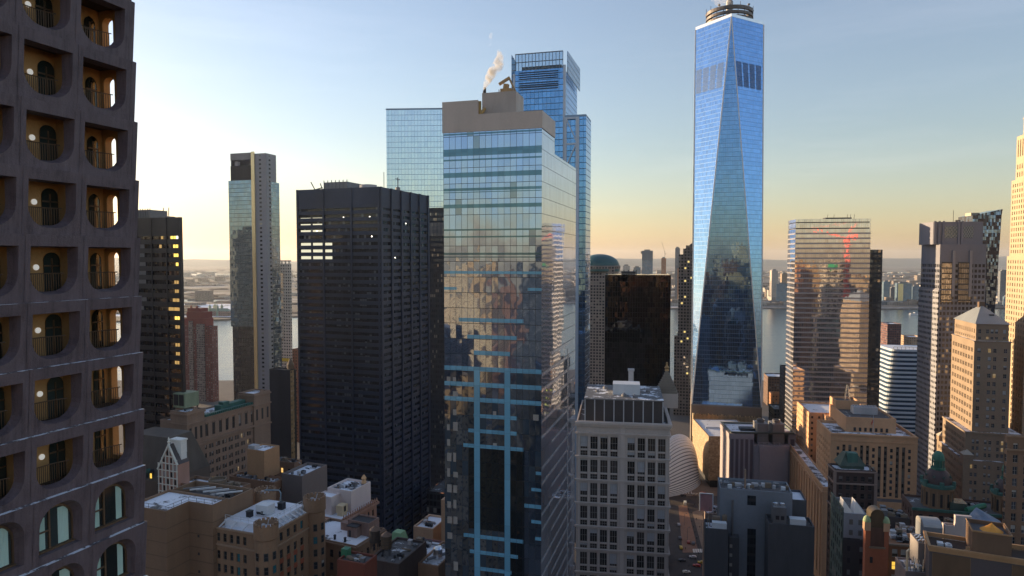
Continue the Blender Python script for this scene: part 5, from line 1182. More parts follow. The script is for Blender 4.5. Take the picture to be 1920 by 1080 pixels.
def transport_tower():
    B = Bld('pyramid_roofed_tower', 'beige brick office tower under a grey metal pyramid roof, deep window rows', 1827, 639, 420, -16, left=1785, right=1896, near='L')
    w, zt = B.w, B.zt; d = max(B.d, 20.); bg = plain('beige_brick', (.25,.185,.13), .85, .15, .1); wm = [FRAMEW, glass_win('beige_tower_pane', tint=(.05,.055,.065), blind=.45, lit=.06, lcol=(1,.65,.25), lstr=.35, bcol=(.35,.36,.38))]
    wins = []
    def tier(x0, x1, y0, y1, zb, zt, cols, scols, rows):
        mb = MB(); punched(B, mb, (x0,y0), (1,0), x1-x0, zb, zt, cols, rows, .35, wins); punched(B, mb, (x0,y1), (0,-1), y1-y0, zb, zt, scols, rows, .35, wins)
        mb.face([(x1,y0,zb),(x1,y1,zb),(x1,y1,zt),(x1,y0,zt)]); mb.face([(x1,y1,zb),(x0,y1,zb),(x0,y1,zt),(x1,y1,zt)]); mb.face([(x0,y0,zt),(x1,y0,zt),(x1,y1,zt),(x0,y1,zt)], 1)
        B.part('wall', mb, [bg, SNOW])
    cs = []
    for f in (.14, .5, .86): c = w*f; cs += ([(c-.9, c+.9)] if f != .5 else [(c-2.3, c-.6), (c+.6, c+2.3)])
    z2 = B.z(811, 0, -3)
    n = int((zt-z2)/5.15); rows = [(z2+3+5.15*i, z2+3+5.15*i+2.6) for i in range(n)]
    tier(0, w, 0, d, z2+.003, zt, cs, grid(d, 4.6, 1.1, pair=.6), rows)
    i0, i1 = 1.1, w-1.1; ze = B.z(607, 2, 2); wt = i1-i0
    tier(i0, i1, 1.1, d-1.1, zt+.003, ze, [(i0*0+wt*f-.75, wt*f+.75) for f in (.12,.36,.5,.64,.88)], grid(d-2.2, 3.6, 1.2), [(zt+1, zt+2.6), (zt+4.6, zt+7.2)])
    mb = MB(); e = .8; za = B.z(571, w/2, d/2); c = (w/2, d/2); P = [(i0-e,1.1-e),(i1+e,1.1-e),(i1+e,d-1.1+e),(i0-e,d-1.1+e)]
    for k in range(4): mb.face([(*P[k],ze+.002),(*P[(k+1)%4],ze+.002),(*c,za)])
    mb.face([(*p,ze+.001) for p in P[::-1]])
    t = NT('standing_seam_roof'); uv, u, v = t.uvs(); m, fu, fv, rv, rc = cellmask(t, u, v, .9, 3, (.1,2), (-1,2)); cc, _ = col_var(t, (.27,.29,.3), .15); t.bsdf(color=t.mix(m, (.16,.17,.18), cc), rough=.5, metal=.3)
    o = B.part('pyramid_roof', mb, t.mat); p = MB(); p.box(c[0]-1.6, c[0]+1.6, c[1]-1.6, c[1]+1.6, za-2.5, za+1.8); p.build('chimney', plain('brown_brick_stack', (.14,.09,.06), .9, .2), o)
    p = MB(); q = (c[0]+2.2, 1.1-e+(d/2-1.1+e)*.45); zz = ze+(za-ze)*.45; p.box(q[0]-1.3, q[0]+1.3, q[1]-.5, q[1]+1, zz-.3, zz+.6); p.build('roof_hatch', DARKM, o)
    for xx in (0, ): 
        mb = MB(); mb.box(-.4, w+.4, -.5, -.003, zt-.6, zt); mb.box(-.4, -.003, 0, d, zt-.6, zt); B.part('string_course', mb, bg)
    # wider base with its corner turrets
    xL, xR = B.lx(1811, -3, z2), B.lx(1918, -3, z2); yB = B.ly(1768, xL, z2)
    zb3 = B.z(862, xL, -4.5); L = xR-xL; rows = [(zb3+2, zb3+4.4), (zb3+6, zb3+8.4), (zb3+10, zb3+12.6)]
    tier(xL, xR, -3, yB, zb3+.003, z2, grid(L, 6.6, 1.35, pair=1.0), grid(yB+3, 5.2, 1.2, pair=.8), [r for r in rows if r[1] < z2-.5])
    mb = MB(); mb.box(xL-.5, xR, -3.6, -3.003, z2-.7, z2+.4); mb.box(xL-.5, xL-.003, -3, yB, z2-.7, z2+.4); B.part('string_course', mb, bg)
    xl2 = B.lx(1806, -5.2, zb3); yb2 = B.ly(1757, xl2, zb3+4); rows = [(zb3-5-5.0*i, zb3-2.6-5.0*i) for i in range(6)][::-1]
    tier(xl2, xR+1, -5.2, yb2, 0, zb3, grid(xR+1-xl2, 6.6, 1.35, pair=1.0), grid(yb2+5.2, 5.2, 1.2, pair=.8), rows)
    for (cx, cy) in ((xl2+2.6, -2.8), (xl2+2.4, yb2-2.6)):
        mb = MB(); s = 2.7; mb.box(cx-s, cx+s, cy-s, cy+s, zb3+.002, zb3+3.4); o = B.part('corner_turret', mb, bg); p = MB(); P = [(cx-s-.3,cy-s-.3),(cx+s+.3,cy-s-.3),(cx+s+.3,cy+s+.3),(cx-s-.3,cy+s+.3)]
        for k in range(4): p.face([(*P[k],zb3+3.4),(*P[(k+1)%4],zb3+3.4),(cx,cy,zb3+6.4)])
        p.build('turret_roof', plain('pale_turret_roof', (.4,.36,.3), .8, .1), o)
    put_windows(B, wins, wm, (2, 2))
transport_tower()
# ------------------------------------------------------------------ lower left: masonry and roofs in shade
_plain = plain
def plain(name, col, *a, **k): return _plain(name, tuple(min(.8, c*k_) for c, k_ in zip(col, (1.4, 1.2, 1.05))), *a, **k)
def scatter_plant(B, x0, x1, y0, y1, z, n, smin=.5, smax=1.3, mats=None):
    mats = mats or [GREYM, PALE, DARKM, BEIGE]
    for i in range(int(n*2.6)):
        x, y, s = R.uniform(x0+1, x1-1), R.uniform(y0+1, y1-1), R.uniform(smin, smax); mb = MB(); k = i % 4
        if k == 0: mb.lathe([(s*.6,z),(s*.6,z+s),(s*.75,z+s*1.05),(.1,z+s*1.4)], 10, (x, y))
        elif k == 1:
            mb.box(x-s, x+s, y-s*.6, y+s*.6, z+.25, z+s*1.1); mb.lathe([(s*.4,z+s*1.1),(s*.4,z+s*1.3),(.05,z+s*1.32)], 10, (x, y))
            for q in (-.8, .8): mb.box(x+q*s-.08, x+q*s+.08, y-.3, y+.3, z, z+.251)
        elif k == 2: mb.tube([(x-s*1.6,y,z+.4), (x+s*1.2,y,z+.4), (x+s*1.6,y,z+.1)], .2, 7)
        else: mb.box(x-s*.7, x+s*.7, y-s*.7, y+s*.7, z, z+s*1.6); mb.box(x-s*.8, x+s*.8, y-s*.8, y+s*.8, z+s*1.6, z+s*1.75)
        B.part(['roof_vent','cooling_unit','duct','stair_hatch'][k], mb, mats[R.randrange(len(mats))])
def railing(B, pts, z, h=1.1, name='railing', m=None, step=2.4):
    mb = MB()
    for a, b in zip(pts, pts[1:]):
        L = math.hypot(b[0]-a[0], b[1]-a[1]); n = max(1, int(L/step))
        for zz in (z+h, z+h*.5): mb.bar((*a,zz), (*b,zz), .09)
        for i in range(n+1): f = i/n; mb.bar((a[0]+(b[0]-a[0])*f, a[1]+(b[1]-a[1])*f, z), (a[0]+(b[0]-a[0])*f, a[1]+(b[1]-a[1])*f, z+h), .09)
    B.part(name, mb, m or GREYM)

def castle_block():
    B = Bld('turreted_brick_block', 'buff brick block with round castle turrets at the corners and a snowy roof', 499, 1004, 168, -20, left=399, right=590)
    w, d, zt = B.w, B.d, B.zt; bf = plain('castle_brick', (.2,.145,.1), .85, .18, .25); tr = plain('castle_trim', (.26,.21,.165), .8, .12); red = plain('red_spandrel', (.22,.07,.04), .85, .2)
    win = [FRAME, glass_win('castle_pane', tint=(.02,.025,.03), blind=.12, teal=.14)]; wins = []
    mb = MB(); tops = (zt-3.6, zt-1.4); rows = [(zt-8.2-3.5*i, zt-6.0-3.5*i) for i in range(7)][::-1]
    c1 = grid(d-7, 2.75, 1.25); c1 = [(a+3.5, b+3.5) for a, b in c1]; c0 = [(a, b) for a, b in grid(w-5, 2.3, 1.1)]
    punched(B, mb, (-w,0), (1,0), w, 0, zt, c0, rows+[tops], .3, wins); punched(B, mb, (0,0), (0,1), d, 0, zt, c1, rows+[tops], .3, wins)
    mb.face([(0,d,0),(-w,d,0),(-w,d,zt),(0,d,zt)]); mb.face([(-w,d,0),(-w,0,0),(-w,0,zt),(-w,d,zt)]); mb.parapet(-w, 0, 0, d, zt, .5, .3, 0, 1)
    B.part('wall', mb, [bf, SNOW])
    for a, b in c1:
        for r in rows:
            if r[0] > low(B): mb = MB(); mb.box(.003, .06, a-.1, b+.1, r[0]-1.3, r[0]-.05); B.part('spandrel', mb, red)
    mb = MB(); mb.box(-w, .25, -.25, -.003, zt-4.6, zt-4.2); mb.box(.003, .25, -.002, d, zt-4.6, zt-4.2); mb.box(-w,.2,-.2,-.004,zt-.35,zt+.05); mb.box(.004,.2,-.002,d,zt-.35,zt+.05); B.part('string_course', mb, tr)
    zr = zt+1.2; mb = MB(); mb.box(-w+1.6, -2.4, 2.4, d-1.5, zt-.5, zr); o = B.part('roof_terrace', mb, [SNOWY])
    for i in range(9): p = MB(); y = 3+(d-5)*i/8; p.bar((-2.4,y,zr-.2), (.0,y,zt+.02), .28); p.build('beam', WHITEM, o)
    for i in range(4): p = MB(); x = -w+2+(w-6)*i/3; p.bar((x,2.4,zr-.2), (x,0,zt+.02), .28); p.build('beam', WHITEM, o)
    railing(B, [(-w+1.7,2.6),(-2.6,2.6),(-2.6,d-2)], zr, 1.2, m=WHITEM)
    tur = [(0,0),(0,d),(-w,d)]
    for k, (x, y) in enumerate(tur):
        r = 2.75; mb = MB(); zz = zt+3.0; mb.lathe([(r,0),(r,zt-.6),(r+.25,zt-.3),(r+.25,zz)], 28, (x, y))
        o = B.part('turret', mb, bf); p = MB()
        for j in range(16): t = 2*math.pi*j/16; p.lathe([(r-.25,zz-.02),(r+.26,zz-.02),(r+.26,zz+.55),(r-.25,zz+.55),(r-.25,zz-.02)], 2, (x, y), 0, t, t+.24)
        p.lathe([(r-.25,zz-1.5),(r-.25,zz),(r+.25,zz)][::1], 28, (x, y)); p.build('battlement', bf, o)
        p = MB(); p.lathe([(r-.25,zz-1.1),(.001,zz-1.0)], 24, (x, y)); p.build('roof', SNOWY, o)
        p = MB(); p.lathe([(.5,zz-1),(.5,zz-.2),(.1,zz)], 8, (x-.8, y)); p.bar((x+.3,y,zz-1),(x+.9,y,zz+1.2),.18); p.build('mast', PALE, o)
        if k < 2:
            for zz2 in [zt-4.5-3.5*i for i in range(6)]:
                for an in (-100, -52, -8):
                    t = rad(an); cx, cy = x+(r+.02)*math.cos(t), y+(r+.02)*math.sin(t)
                    ob = bpy.data.objects.new('window', win_mesh(1.05, 2.0, win, (1,2))); COL.objects.link(ob); ob.parent = o
                    ob.location = (cx-.52*math.cos(t+math.pi/2)*1, cy-.52*math.sin(t+math.pi/2), zz2-1); ob.rotation_euler = (0,0,t+math.pi/2)
    put_windows(B, wins, win, (1, 2), most=90)
    scatter_plant(B, -w+4, -5, 5, d-4, zr, 4)
    a = B.lx(497, 9, zr); mb = MB(); mb.box(a-2.2, a+1.6, 8, 11, zr+.4, zr+2.6); mb.box(a-2.6,a+2,8.4,10.6,zr,zr+.41); B.part('air_handler', mb, WHITEM)
    mb = MB(); x = B.lx(527, 14, zr); mb.tube([(x,14,zr),(x,14,zr+4.2),(x-.6,14,zr+4.9),(x-4.5,13,zr+4.8)], .2, 8); B.part('davit', mb, plain('blue_davit', (.12,.2,.28), .5, .1))
castle_block()
def blank_block():
    B = Bld('blank_brick_block', 'plain buff brick block with blank stepped walls and a snow covered terrace in front', 311, 959, 168, -20, left=240, d=30)
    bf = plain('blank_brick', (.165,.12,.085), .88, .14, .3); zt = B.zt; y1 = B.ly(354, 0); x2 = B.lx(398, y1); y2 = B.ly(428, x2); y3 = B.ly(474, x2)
    mb = MB(); w = B.w
    poly = [(-w,0),(0,0),(0,y1),(x2,y1),(x2,y2),(-w,y2)]
    mb.prism(poly, 0, zt, 0, None, cap=False)
    ins = [(-w+.4,.4),(-.4,.4),(-.4,y1+.4),(x2-.4,y1+.4),(x2-.4,y2-.4),(-w+.4,y2-.4)]
    for i in range(6):
        a, b, c, e = poly[i], poly[(i+1)%6], ins[(i+1)%6], ins[i]; mb.face([(*a,zt),(*b,zt),(*c,zt),(*e,zt)], 0); mb.face([(*e,zt),(*c,zt),(*c,zt-.6),(*e,zt-.6)], 0)
    mb.face([(*p,zt-.6) for p in ins], 1); B.part('wall', mb, [bf, SNOWY])
    mb = MB(); mb.roofbox(-w, x2-.02, y2+.003, y3, 0, zt-.4, 2.4, .4, 0, 1); B.part('rear_wall', mb, [bf, BARE])
    for k in range(6):
        z = zt-4.6-k*3.6; mb = MB(); mb.box(-w, .05, -.05, -.003, z, z+.22); mb.box(.003, .05, -.002, y1, z, z+.22); mb.box(.051, x2+.05, y1-.05, y1-.003, z, z+.22); mb.box(x2+.003, x2+.05, y1-.002, y2, z, z+.22); B.part('brick_course', mb, plain('dark_course', (.12,.09,.065), .9, .1))
    for k in range(4): mb = MB(); z = zt-9-k*4.7; x = B.lx(371, y1); mb.box(x-.3, x+.3, y1-.04, y1-.004, z, z+.7); B.part('vent', mb, DARKM)
    railing(B, [(-w+.6,.6),(-.6,.6),(-.6,y1+.6),(x2-.6,y1+.6),(x2-.6,y2-.8)], zt-.6, 1.6)
    for i in range(6): mb = MB(); x = -w+3+i*2.3; mb.bar((x,y2+2,zt-.2), (x+5,y3-3,zt-.2), .35); B.part('duct', mb, WHITEM if i % 2 else GREYM)
    scatter_plant(B, -4, x2-1, y2+2, y3-2, zt-2.7, 5)
blank_block()
def sandstone_hall():
    B = Bld('long_stone_block', 'long ornate brown stone block with corner pavilions, arched top windows and copper roof edge', 349, 792, 300, -22, left=300, right=503)
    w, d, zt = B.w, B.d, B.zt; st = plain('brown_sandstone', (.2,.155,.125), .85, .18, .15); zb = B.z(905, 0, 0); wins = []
    wm = [FRAME, glass_win('sandstone_pane', tint=(.05,.045,.045), blind=.3, lit=.04, lcol=(1,.7,.35), lstr=.4, bcol=(.3,.26,.24))]
    mb = MB(); n = int(d/3.7); cols = [((j+.5)*d/n-1.25, (j+.5)*d/n-.2) for j in range(n)]+[((j+.5)*d/n+.2, (j+.5)*d/n+1.25) for j in range(n)]; cols.sort()
    rows = [(zt-15-3.9*i, zt-12.9-3.9*i) for i in range(8)][::-1]
    punched(B, mb, (0,0), (0,1), d, 0, zt-10.3, cols, rows, .3, wins); W2 = grid(d, d/n, 1.7)
    punched(B, mb, (0,0), (0,1), d, zt-10.3+.002, zt, W2, [(zt-9, zt-3.4)], .4, wins)
    punched(B, mb, (-w,0), (1,0), w, 0, zt, grid(w, 3.7, 1.2, pair=.5), rows, .3, wins)
    mb.face([(0,d,0),(-w,d,0),(-w,d,zt),(0,d,zt)]); mb.parapet(-w, 0, 0, d, zt, .8, .6, 0, 1); B.part('wall', mb, [st, SNOWY]); put_windows(B, wins, wm, (2, 2), most=95)
    for k in range(len(W2)):
        a, b = W2[k]; mb = MB(); mb.lathe([(.85,0),(1.05,0),(1.05,.25),(.85,.25),(.85,0)], 8, (0,0), 0, 0, math.pi); o = B.part('arch_hood', mb, st); o.location = (.0, (a+b)/2, zt-3.4); o.rotation_euler = (math.pi/2, 0, math.pi/2)
    mb = MB(); mb.box(.003, .9, 0, d, zt-11.4, zt-10.5); mb.box(.003, .5, 0, d, zt-.6, zt-.05); B.part('cornice', mb, st)
    mb = MB(); mb.box(-2.5, -.3, 11, d-11, zt-.3, zt+.9)
    for i in range(26): y = 11.5+(d-23)*i/25; mb.box(-.28, .25, y-.35, y+.35, zt+.002, zt+1.1)
    B.part('copper_gutter', mb, COPPER)
    for y0, y1, h in ((-.4, 9.5, 4.6), (d-11, d+.5, 5.2)):
        mb = MB(); mb.roofbox(-9, .8, y0, y1, zt-24, zt+h, .8, .5, 0, 1); o = B.part('corner_pavilion', mb, [st, SNOW])
        for zz in (zt+h-1.6, zt-1.5, zt-12): p = MB(); p.box(-9.1, 1.3, y0-.4, y1+.4, zz, zz+.7); p.build('cornice', st, o)
        for i in range(3): p = MB(); yy = y0+2+(y1-y0-4)*i/2; p.box(.803, .85, yy-.6, yy+.6, zt-8.5, zt-3); p.build('window', DARKM, o)
        p = MB(); yy = (y0+y1)/2; p.face([(.9,yy-2.4,zt+h-.9),(.9,yy+2.4,zt+h-.9),(.9,yy,zt+h+1.6)]); p.face([(.3,yy+2.4,zt+h-.9),(.3,yy-2.4,zt+h-.9),(.3,yy,zt+h+1.6)]); p.face([(.9,yy-2.4,zt+h-.9),(.9,yy,zt+h+1.6),(.3,yy,zt+h+1.6),(.3,yy-2.4,zt+h-.9)]); p.face([(.9,yy,zt+h+1.6),(.9,yy+2.4,zt+h-.9),(.3,yy+2.4,zt+h-.9),(.3,yy,zt+h+1.6)]); p.build('pediment', st, o)
    zz = zt+1; x = B.lx(392, 16, zz); mb = MB(); x0 = -12; mb.box(x0, x0+7, 4, 12, zt+5, zt+11.5); o = B.part('cooling_tower', mb, plain('green_cooling_box', (.16,.22,.16), .7, .3, .4))
    for i in range(2): p = MB(); p.box(x0+.4+3.2*i, x0+3.2+3.2*i, 3.9, 3.997, zt+6, zt+11); p.build('louvre', DARKM, o)
    p = MB(); p.box(x0, x0+.5, 4, 4.5, zt-.7, zt+5); p.box(x0+6.5, x0+7, 4, 4.5, zt-.7, zt+5); p.box(x0+6.5, x0+7, 11, 11.5, zt-.7, zt+5); p.build('leg', DARKM, o)
    mb = MB(); mb.box(-8, -4, 24, 40, zt-.7, zt+2.2); mb.box(-7.5, -4.5, 26, 30, zt+2.2, zt+3.4); B.part('copper_penthouse', mb, COPPER); scatter_plant(B, -9, -3, 14, d-14, zt-.8, 6, mats=[COPPER, GREYM, PALE])
sandstone_hall()
def stepped_backs():
    specs = [('low_tan_penthouse_block','brown brick block with a sunlit tan stair tower on its snowy roof', 514, 905, 262, 430, 536, (.2,.13,.09), (.72, .3, 9.5)),
             ('brown_gabled_block','brown brick block with dark roofs against the foot of the charcoal tower', 552, 868, 285, 505, 566, (.17,.12,.09), None)]
    for nm, lb, px, py, Y, l, r, c, tw in specs:
        B = Bld(nm, lb, px, py, Y, -21, left=l, right=r); wl = plain(nm+'_brick', c, .85, .18, .2)
        block(B, wl, SNOW, win=(3.3, 1.3, 3.6, 2.1, .9, 0), wm=WML); d = B.d; w = B.w
        if tw:
            mb = MB(); a, b = B.lx(464, 4), B.lx(496, 4); mb.roofbox(a, b, 4, 13, B.zt-1, B.z(846, -8, 4), .6, .3, 0, 1); B.part('stair_tower', mb, [plain('warm_brick', (.3,.2,.12), .85, .15), SNOW])
            mb = MB(); a2, b2 = B.lx(466, 5), B.lx(478, 5); zz = B.z(846, -8, 4); mb.box(a2, b2, 5, 8, zz-.6, zz+1.2); B.part('tank_box', mb, PALE)
        scatter_plant(B, -w, 0, 1, d, B.zt-1.1, 7)
    B = Bld('low_front_terrace', 'low brown brick building with a snow dusted roof below the long stone block', 436, 921, 225, -21, left=330, right=470); block(B, plain('terrace_brick', (.16,.115,.085), .85, .18, .2), SNOW, win=(3.4, 1.3, 3.6, 2.1, .9, 0), wm=WM)
    scatter_plant(B, -B.w*.6, 0, 1, B.d, B.zt-1.1, 7); mb = MB(); mb.lathe([(3,B.zt-1.1),(3,B.zt+1.4),(2.6,B.zt+1.4),(2.6,B.zt+.6),(.01,B.zt+.7)], 24, (-B.w*.45, 5)); B.part('round_turret', mb, BEIGE)
    C = Bld('grey_flat_roof_block', 'grey flat roofed block with snow beside the charcoal tower foot', 566, 893, 262, -21, left=528, d=16); block(C, plain('grey_render', (.13,.125,.13), .85, .15), SNOWY); scatter_plant(C, -C.w, 0, 1, 15, C.zt-1.1, 4)
stepped_backs()
def gabled_house():
    B = Bld('white_gabled_block', 'narrow building with a white trimmed steep gable and a pale chimney', 333, 872, 232, -21, left=296, d=5)
    w, ze = B.w, B.zt; za = B.z(834, -w*.4, 0); st = plain('rose_brick', (.3,.2,.17), .85, .15, .3); wt = plain('white_stone_trim', (.68,.66,.66), .7, .08); rf = plain('slate_roof', (.06,.06,.07), .6, .2, .5)
    xa = -w*.42
    mb = MB(); d = 5
    mb.face([(-w,0,0),(0,0,0),(0,0,ze),(xa,0,za),(-w,0,ze-2.4)]); mb.face([(0,0,0),(0,d,0),(0,d,ze),(0,0,ze)]); mb.face([(-w,d,0),(-w,0,0),(-w,0,ze-2.4),(-w,d,ze-2.4)]); mb.face([(0,d,0),(-w,d,0),(-w,d,ze-2.4),(xa,d,za),(0,d,ze)]); B.part('wall', mb, st)
    mb = MB(); mb.face([(.15,.3,ze+.05),(.15,d,ze+.05),(xa,d,za+.1),(xa,.3,za+.1)]); mb.face([(xa,.3,za+.1),(xa,d,za+.1),(-w-.15,d,ze-2.35),(-w-.15,.3,ze-2.35)]); B.part('roof', mb, rf)
    mb = MB(); mb.bar((0,-.15,ze), (xa,-.15,za), .5); mb.bar((-w,-.15,ze-2.4), (xa,-.15,za), .5); B.part('gable_coping', mb, wt)
    for j in range(6):
        x = -w+.3+(w-.6)*j/5; top = ze-.3+(za-ze)*(1-abs(x-xa)/max(abs(xa), w+xa))*.9; mb = MB(); mb.box(x-.16, x+.16, -.2, -.003, 0, max(ze-2.6, top)); B.part('pilaster', mb, wt)
    k = 0
    while k < 9:
        z = za-4.2-k*2.5; mb = MB(); hw = min(w, (za-z)*.62); mb.box(max(-w, xa-hw), min(0, xa+hw), -.24, -.004, z, z+.24); B.part('string_course', mb, wt)
        for j in range(5):
            x = -w+.3+(w-.6)*(j+.5)/5
            if abs(x-xa) < hw-.6 and (j+k) % 2 == 0: q = MB(); q.box(x-.4, x+.4, -.06, -.005, z+.4, z+2.1); B.part('window', q, FRAMEW if (j*7+k) % 5 == 0 else DARKM)
        k += 1
    mb = MB(); mb.lathe([(.45,za),(.3,za+.6),(.55,za+1.1),(.2,za+1.6),(.32,za+2.),(.05,za+2.7)], 8, (xa, 0)); B.part('finial', mb, wt)
    a, b = B.lx(325,3), B.lx(344,3); zc = B.z(824,0,3); mb = MB(); mb.box(a, b, 2, 4.6, zc-4.8, zc-.5); mb.box(a-.25, b+.25, 1.75, 4.85, zc-.5, zc); mb.box(a+1.8, b, 2.1, 4.5, ze-26, zc-4.8); B.part('chimney', mb, plain('pale_chimney', (.6,.66,.7), .7, .1))
    D = Bld('mansard_roofed_block', 'dark mansard roofed building with one lit dormer beside the white gable', 306, 905, 245, -21, left=215, d=22); block(D, plain('dark_stone', (.09,.08,.075), .85, .2), BARE)
    mb = MB(); z0, z1 = D.zt+.003, D.z(822, 0, 6); a, b, e, f = -D.w, 0, 0, 22; i = 5.5; P = [(a,e),(b,e),(b,f),(a,f)]; Q = [(a+2,e+i),(b-i*.6,e+i),(b-i*.6,f-i),(a+2,f-i)]
    for k in range(4): mb.face([(*P[k],z0),(*P[(k+1)%4],z0),(*Q[(k+1)%4],z1),(*Q[k],z1)])
    mb.face([(*q,z1) for q in Q]); D.part('mansard_roof', mb, plain('dull_lead_roof', (.06,.06,.06), .55, .25, .3, metal=.2))
    t = NT('lit_dormer'); t.bsdf(color=(.5,.4,.1), ecol=(1,.62,.1), estr=.5)
    for px, lit in ((286, 1), (272, 0), (279, 0)):
        x = D.lx(px, 1, z0+3); mb = MB(); mb.box(x-.6, x+.6, .3, 3, z0+.5, z0+3.0); mb.face([(x-.8,.2,z0+3),(x+.8,.2,z0+3),(x,.2,z0+4)]); mb.face([(x-.8,.2,z0+3),(x,.2,z0+4),(x,4,z0+4),(x-.8,4,z0+3)]); mb.face([(x,.2,z0+4),(x+.8,.2,z0+3),(x+.8,4,z0+3),(x,4,z0+4)])
        o = D.part('dormer', mb, COPPER if not lit else DARKM); p = MB(); p.box(x-.42, x+.42, .22, .297, z0+.8, z0+2.6); p.build('window', t.mat if lit else DARKM, o)
gabled_house()
def ornate_penthouse():
    B = Bld('white_penthouse_block', 'ornate pink stone block carrying a white plaster penthouse with snowy roof wells', 640, 975, 214, -24, left=545, right=706)
    w, d, zt = B.w, B.d, B.zt; pk = plain('pink_stone_cornice', (.3,.2,.16), .85, .2, .3); wh = plain('white_plaster', (.5,.49,.52), .8, .1, .3)
    block(B, pk, SNOWY, win=(2.6, 1.0, 3.6, 2.2, .7, 0), wm=WM, par=.5)
    mb = MB(); mb.box(.003, .9, -.6, d+.4, zt-1.0, zt-.2); mb.box(-w, .9, -.9, -.003, zt-1.0, zt-.2); B.part('cornice', mb, pk)
    for i in range(16): y = .6+d*i/16; mb = MB(); mb.lathe([(.3,zt-.2),(.45,zt+.3),(.15,zt+.8),(.25,zt+1.),(.05,zt+1.4)], 7, (.5, y)); B.part('urn', mb, pk)
    x0, x1 = -11.5, -1.8; y0, y1 = 7.5, d-.8; zp = B.z(915, -2, y0); zp = zt+6.6
    mb = MB(); mb.roofbox(x0, x1, y0, y1, zt-.5, zp, .7, .35, 0, 1); o = B.part('penthouse', mb, [wh, SNOW])
    mb = MB(); mb.roofbox(x0-1, x0+5.2, 3.0, y0-.003, zt-.5, zp-1.2, .4, .3, 0, 1); mb.build('side_room', [wh, SNOWY], o)
    mb = MB(); mb.box(-4.6, -2.2, 3.2, 6.2, zt+.5, zt+3.0); mb.box(-4.4, -2.4, 3.5, 6, zt-.5, zt+.51); mb.build('plant_box', plain('cream_box', (.5,.46,.33), .7, .1), o)
    mb = MB(); mb.box(-2.19, -2.15, 4.2, 5.2, zt+.9, zt+2.6); mb.build('door', DARKM, o)
    scatter_plant(B, x0+1, x1-1, y0+1, y1-1, zp-.7, 5, .3, .8)
    mb = MB(); mb.lathe([(.9,zp-.6),(.7,zp+.5),(.9,zp+1.2),(.2,zp+2.4)], 7, (x1-2.2, y1-.8)); B.part('chimney_pot', mb, plain('sandy_pot', (.5,.35,.2), .8, .3))
    C = Bld('snow_roof_block', 'low brown block with an unbroken snow roof and a weathered brick bulkhead', 668, 1024, 190, -24, left=560, right=722); zt = C.zt; br = plain('dull_brown_stone', (.17,.125,.095), .85, .18, .25)
    block(C, br, SNOWY, win=(3.0, 1.3, 3.7, 2.3, .8, 0), wm=WM, par=.6)
    mb = MB(); mb.box(.003, .5, -.3, C.d, zt-.9, zt-.3); mb.box(-C.w, .5, -.5, -.003, zt-.9, zt-.3); C.part('cornice', mb, br)
    wb = plain('worn_brick', (.2,.15,.14), .9, .4, .8); y0 = 8.0; mb = MB(); mb.roofbox(-9, -1.4, y0, C.d-1, zt-.6, zt+3.4, .4, .3, 0, 1); o = C.part('bulkhead', mb, [wb, DARKM])
    mb = MB(); mb.box(-12.5, -9.003, y0+1, C.d-3, zt-.6, zt+1.6); mb.build('low_room', [wb], o); mb = MB(); mb.box(-7.4, -4.2, y0-2.4, y0-.003, zt-.6, zt+2.5); mb.build('stair_head', [wb], o); mb = MB(); mb.box(-6.9, -6.1, y0-2.45, y0-2.403, zt-.6, zt+1.4); mb.build('door', DARKM, o)
    mb = MB(); mb.box(-7.6, -4.0, y0-2.6, y0-.01, zt+2.5, zt+2.7); mb.build('roof', DARKM, o)
    for x, y in ((-9.5,2.5),(-5.6,2.2)): mb = MB(); mb.lathe([(.35,zt-.6),(.35,zt+.5),(.5,zt+.6),(.05,zt+.9)], 8, (x,y)); C.part('roof_vent', mb, DARKM)
ornate_penthouse()
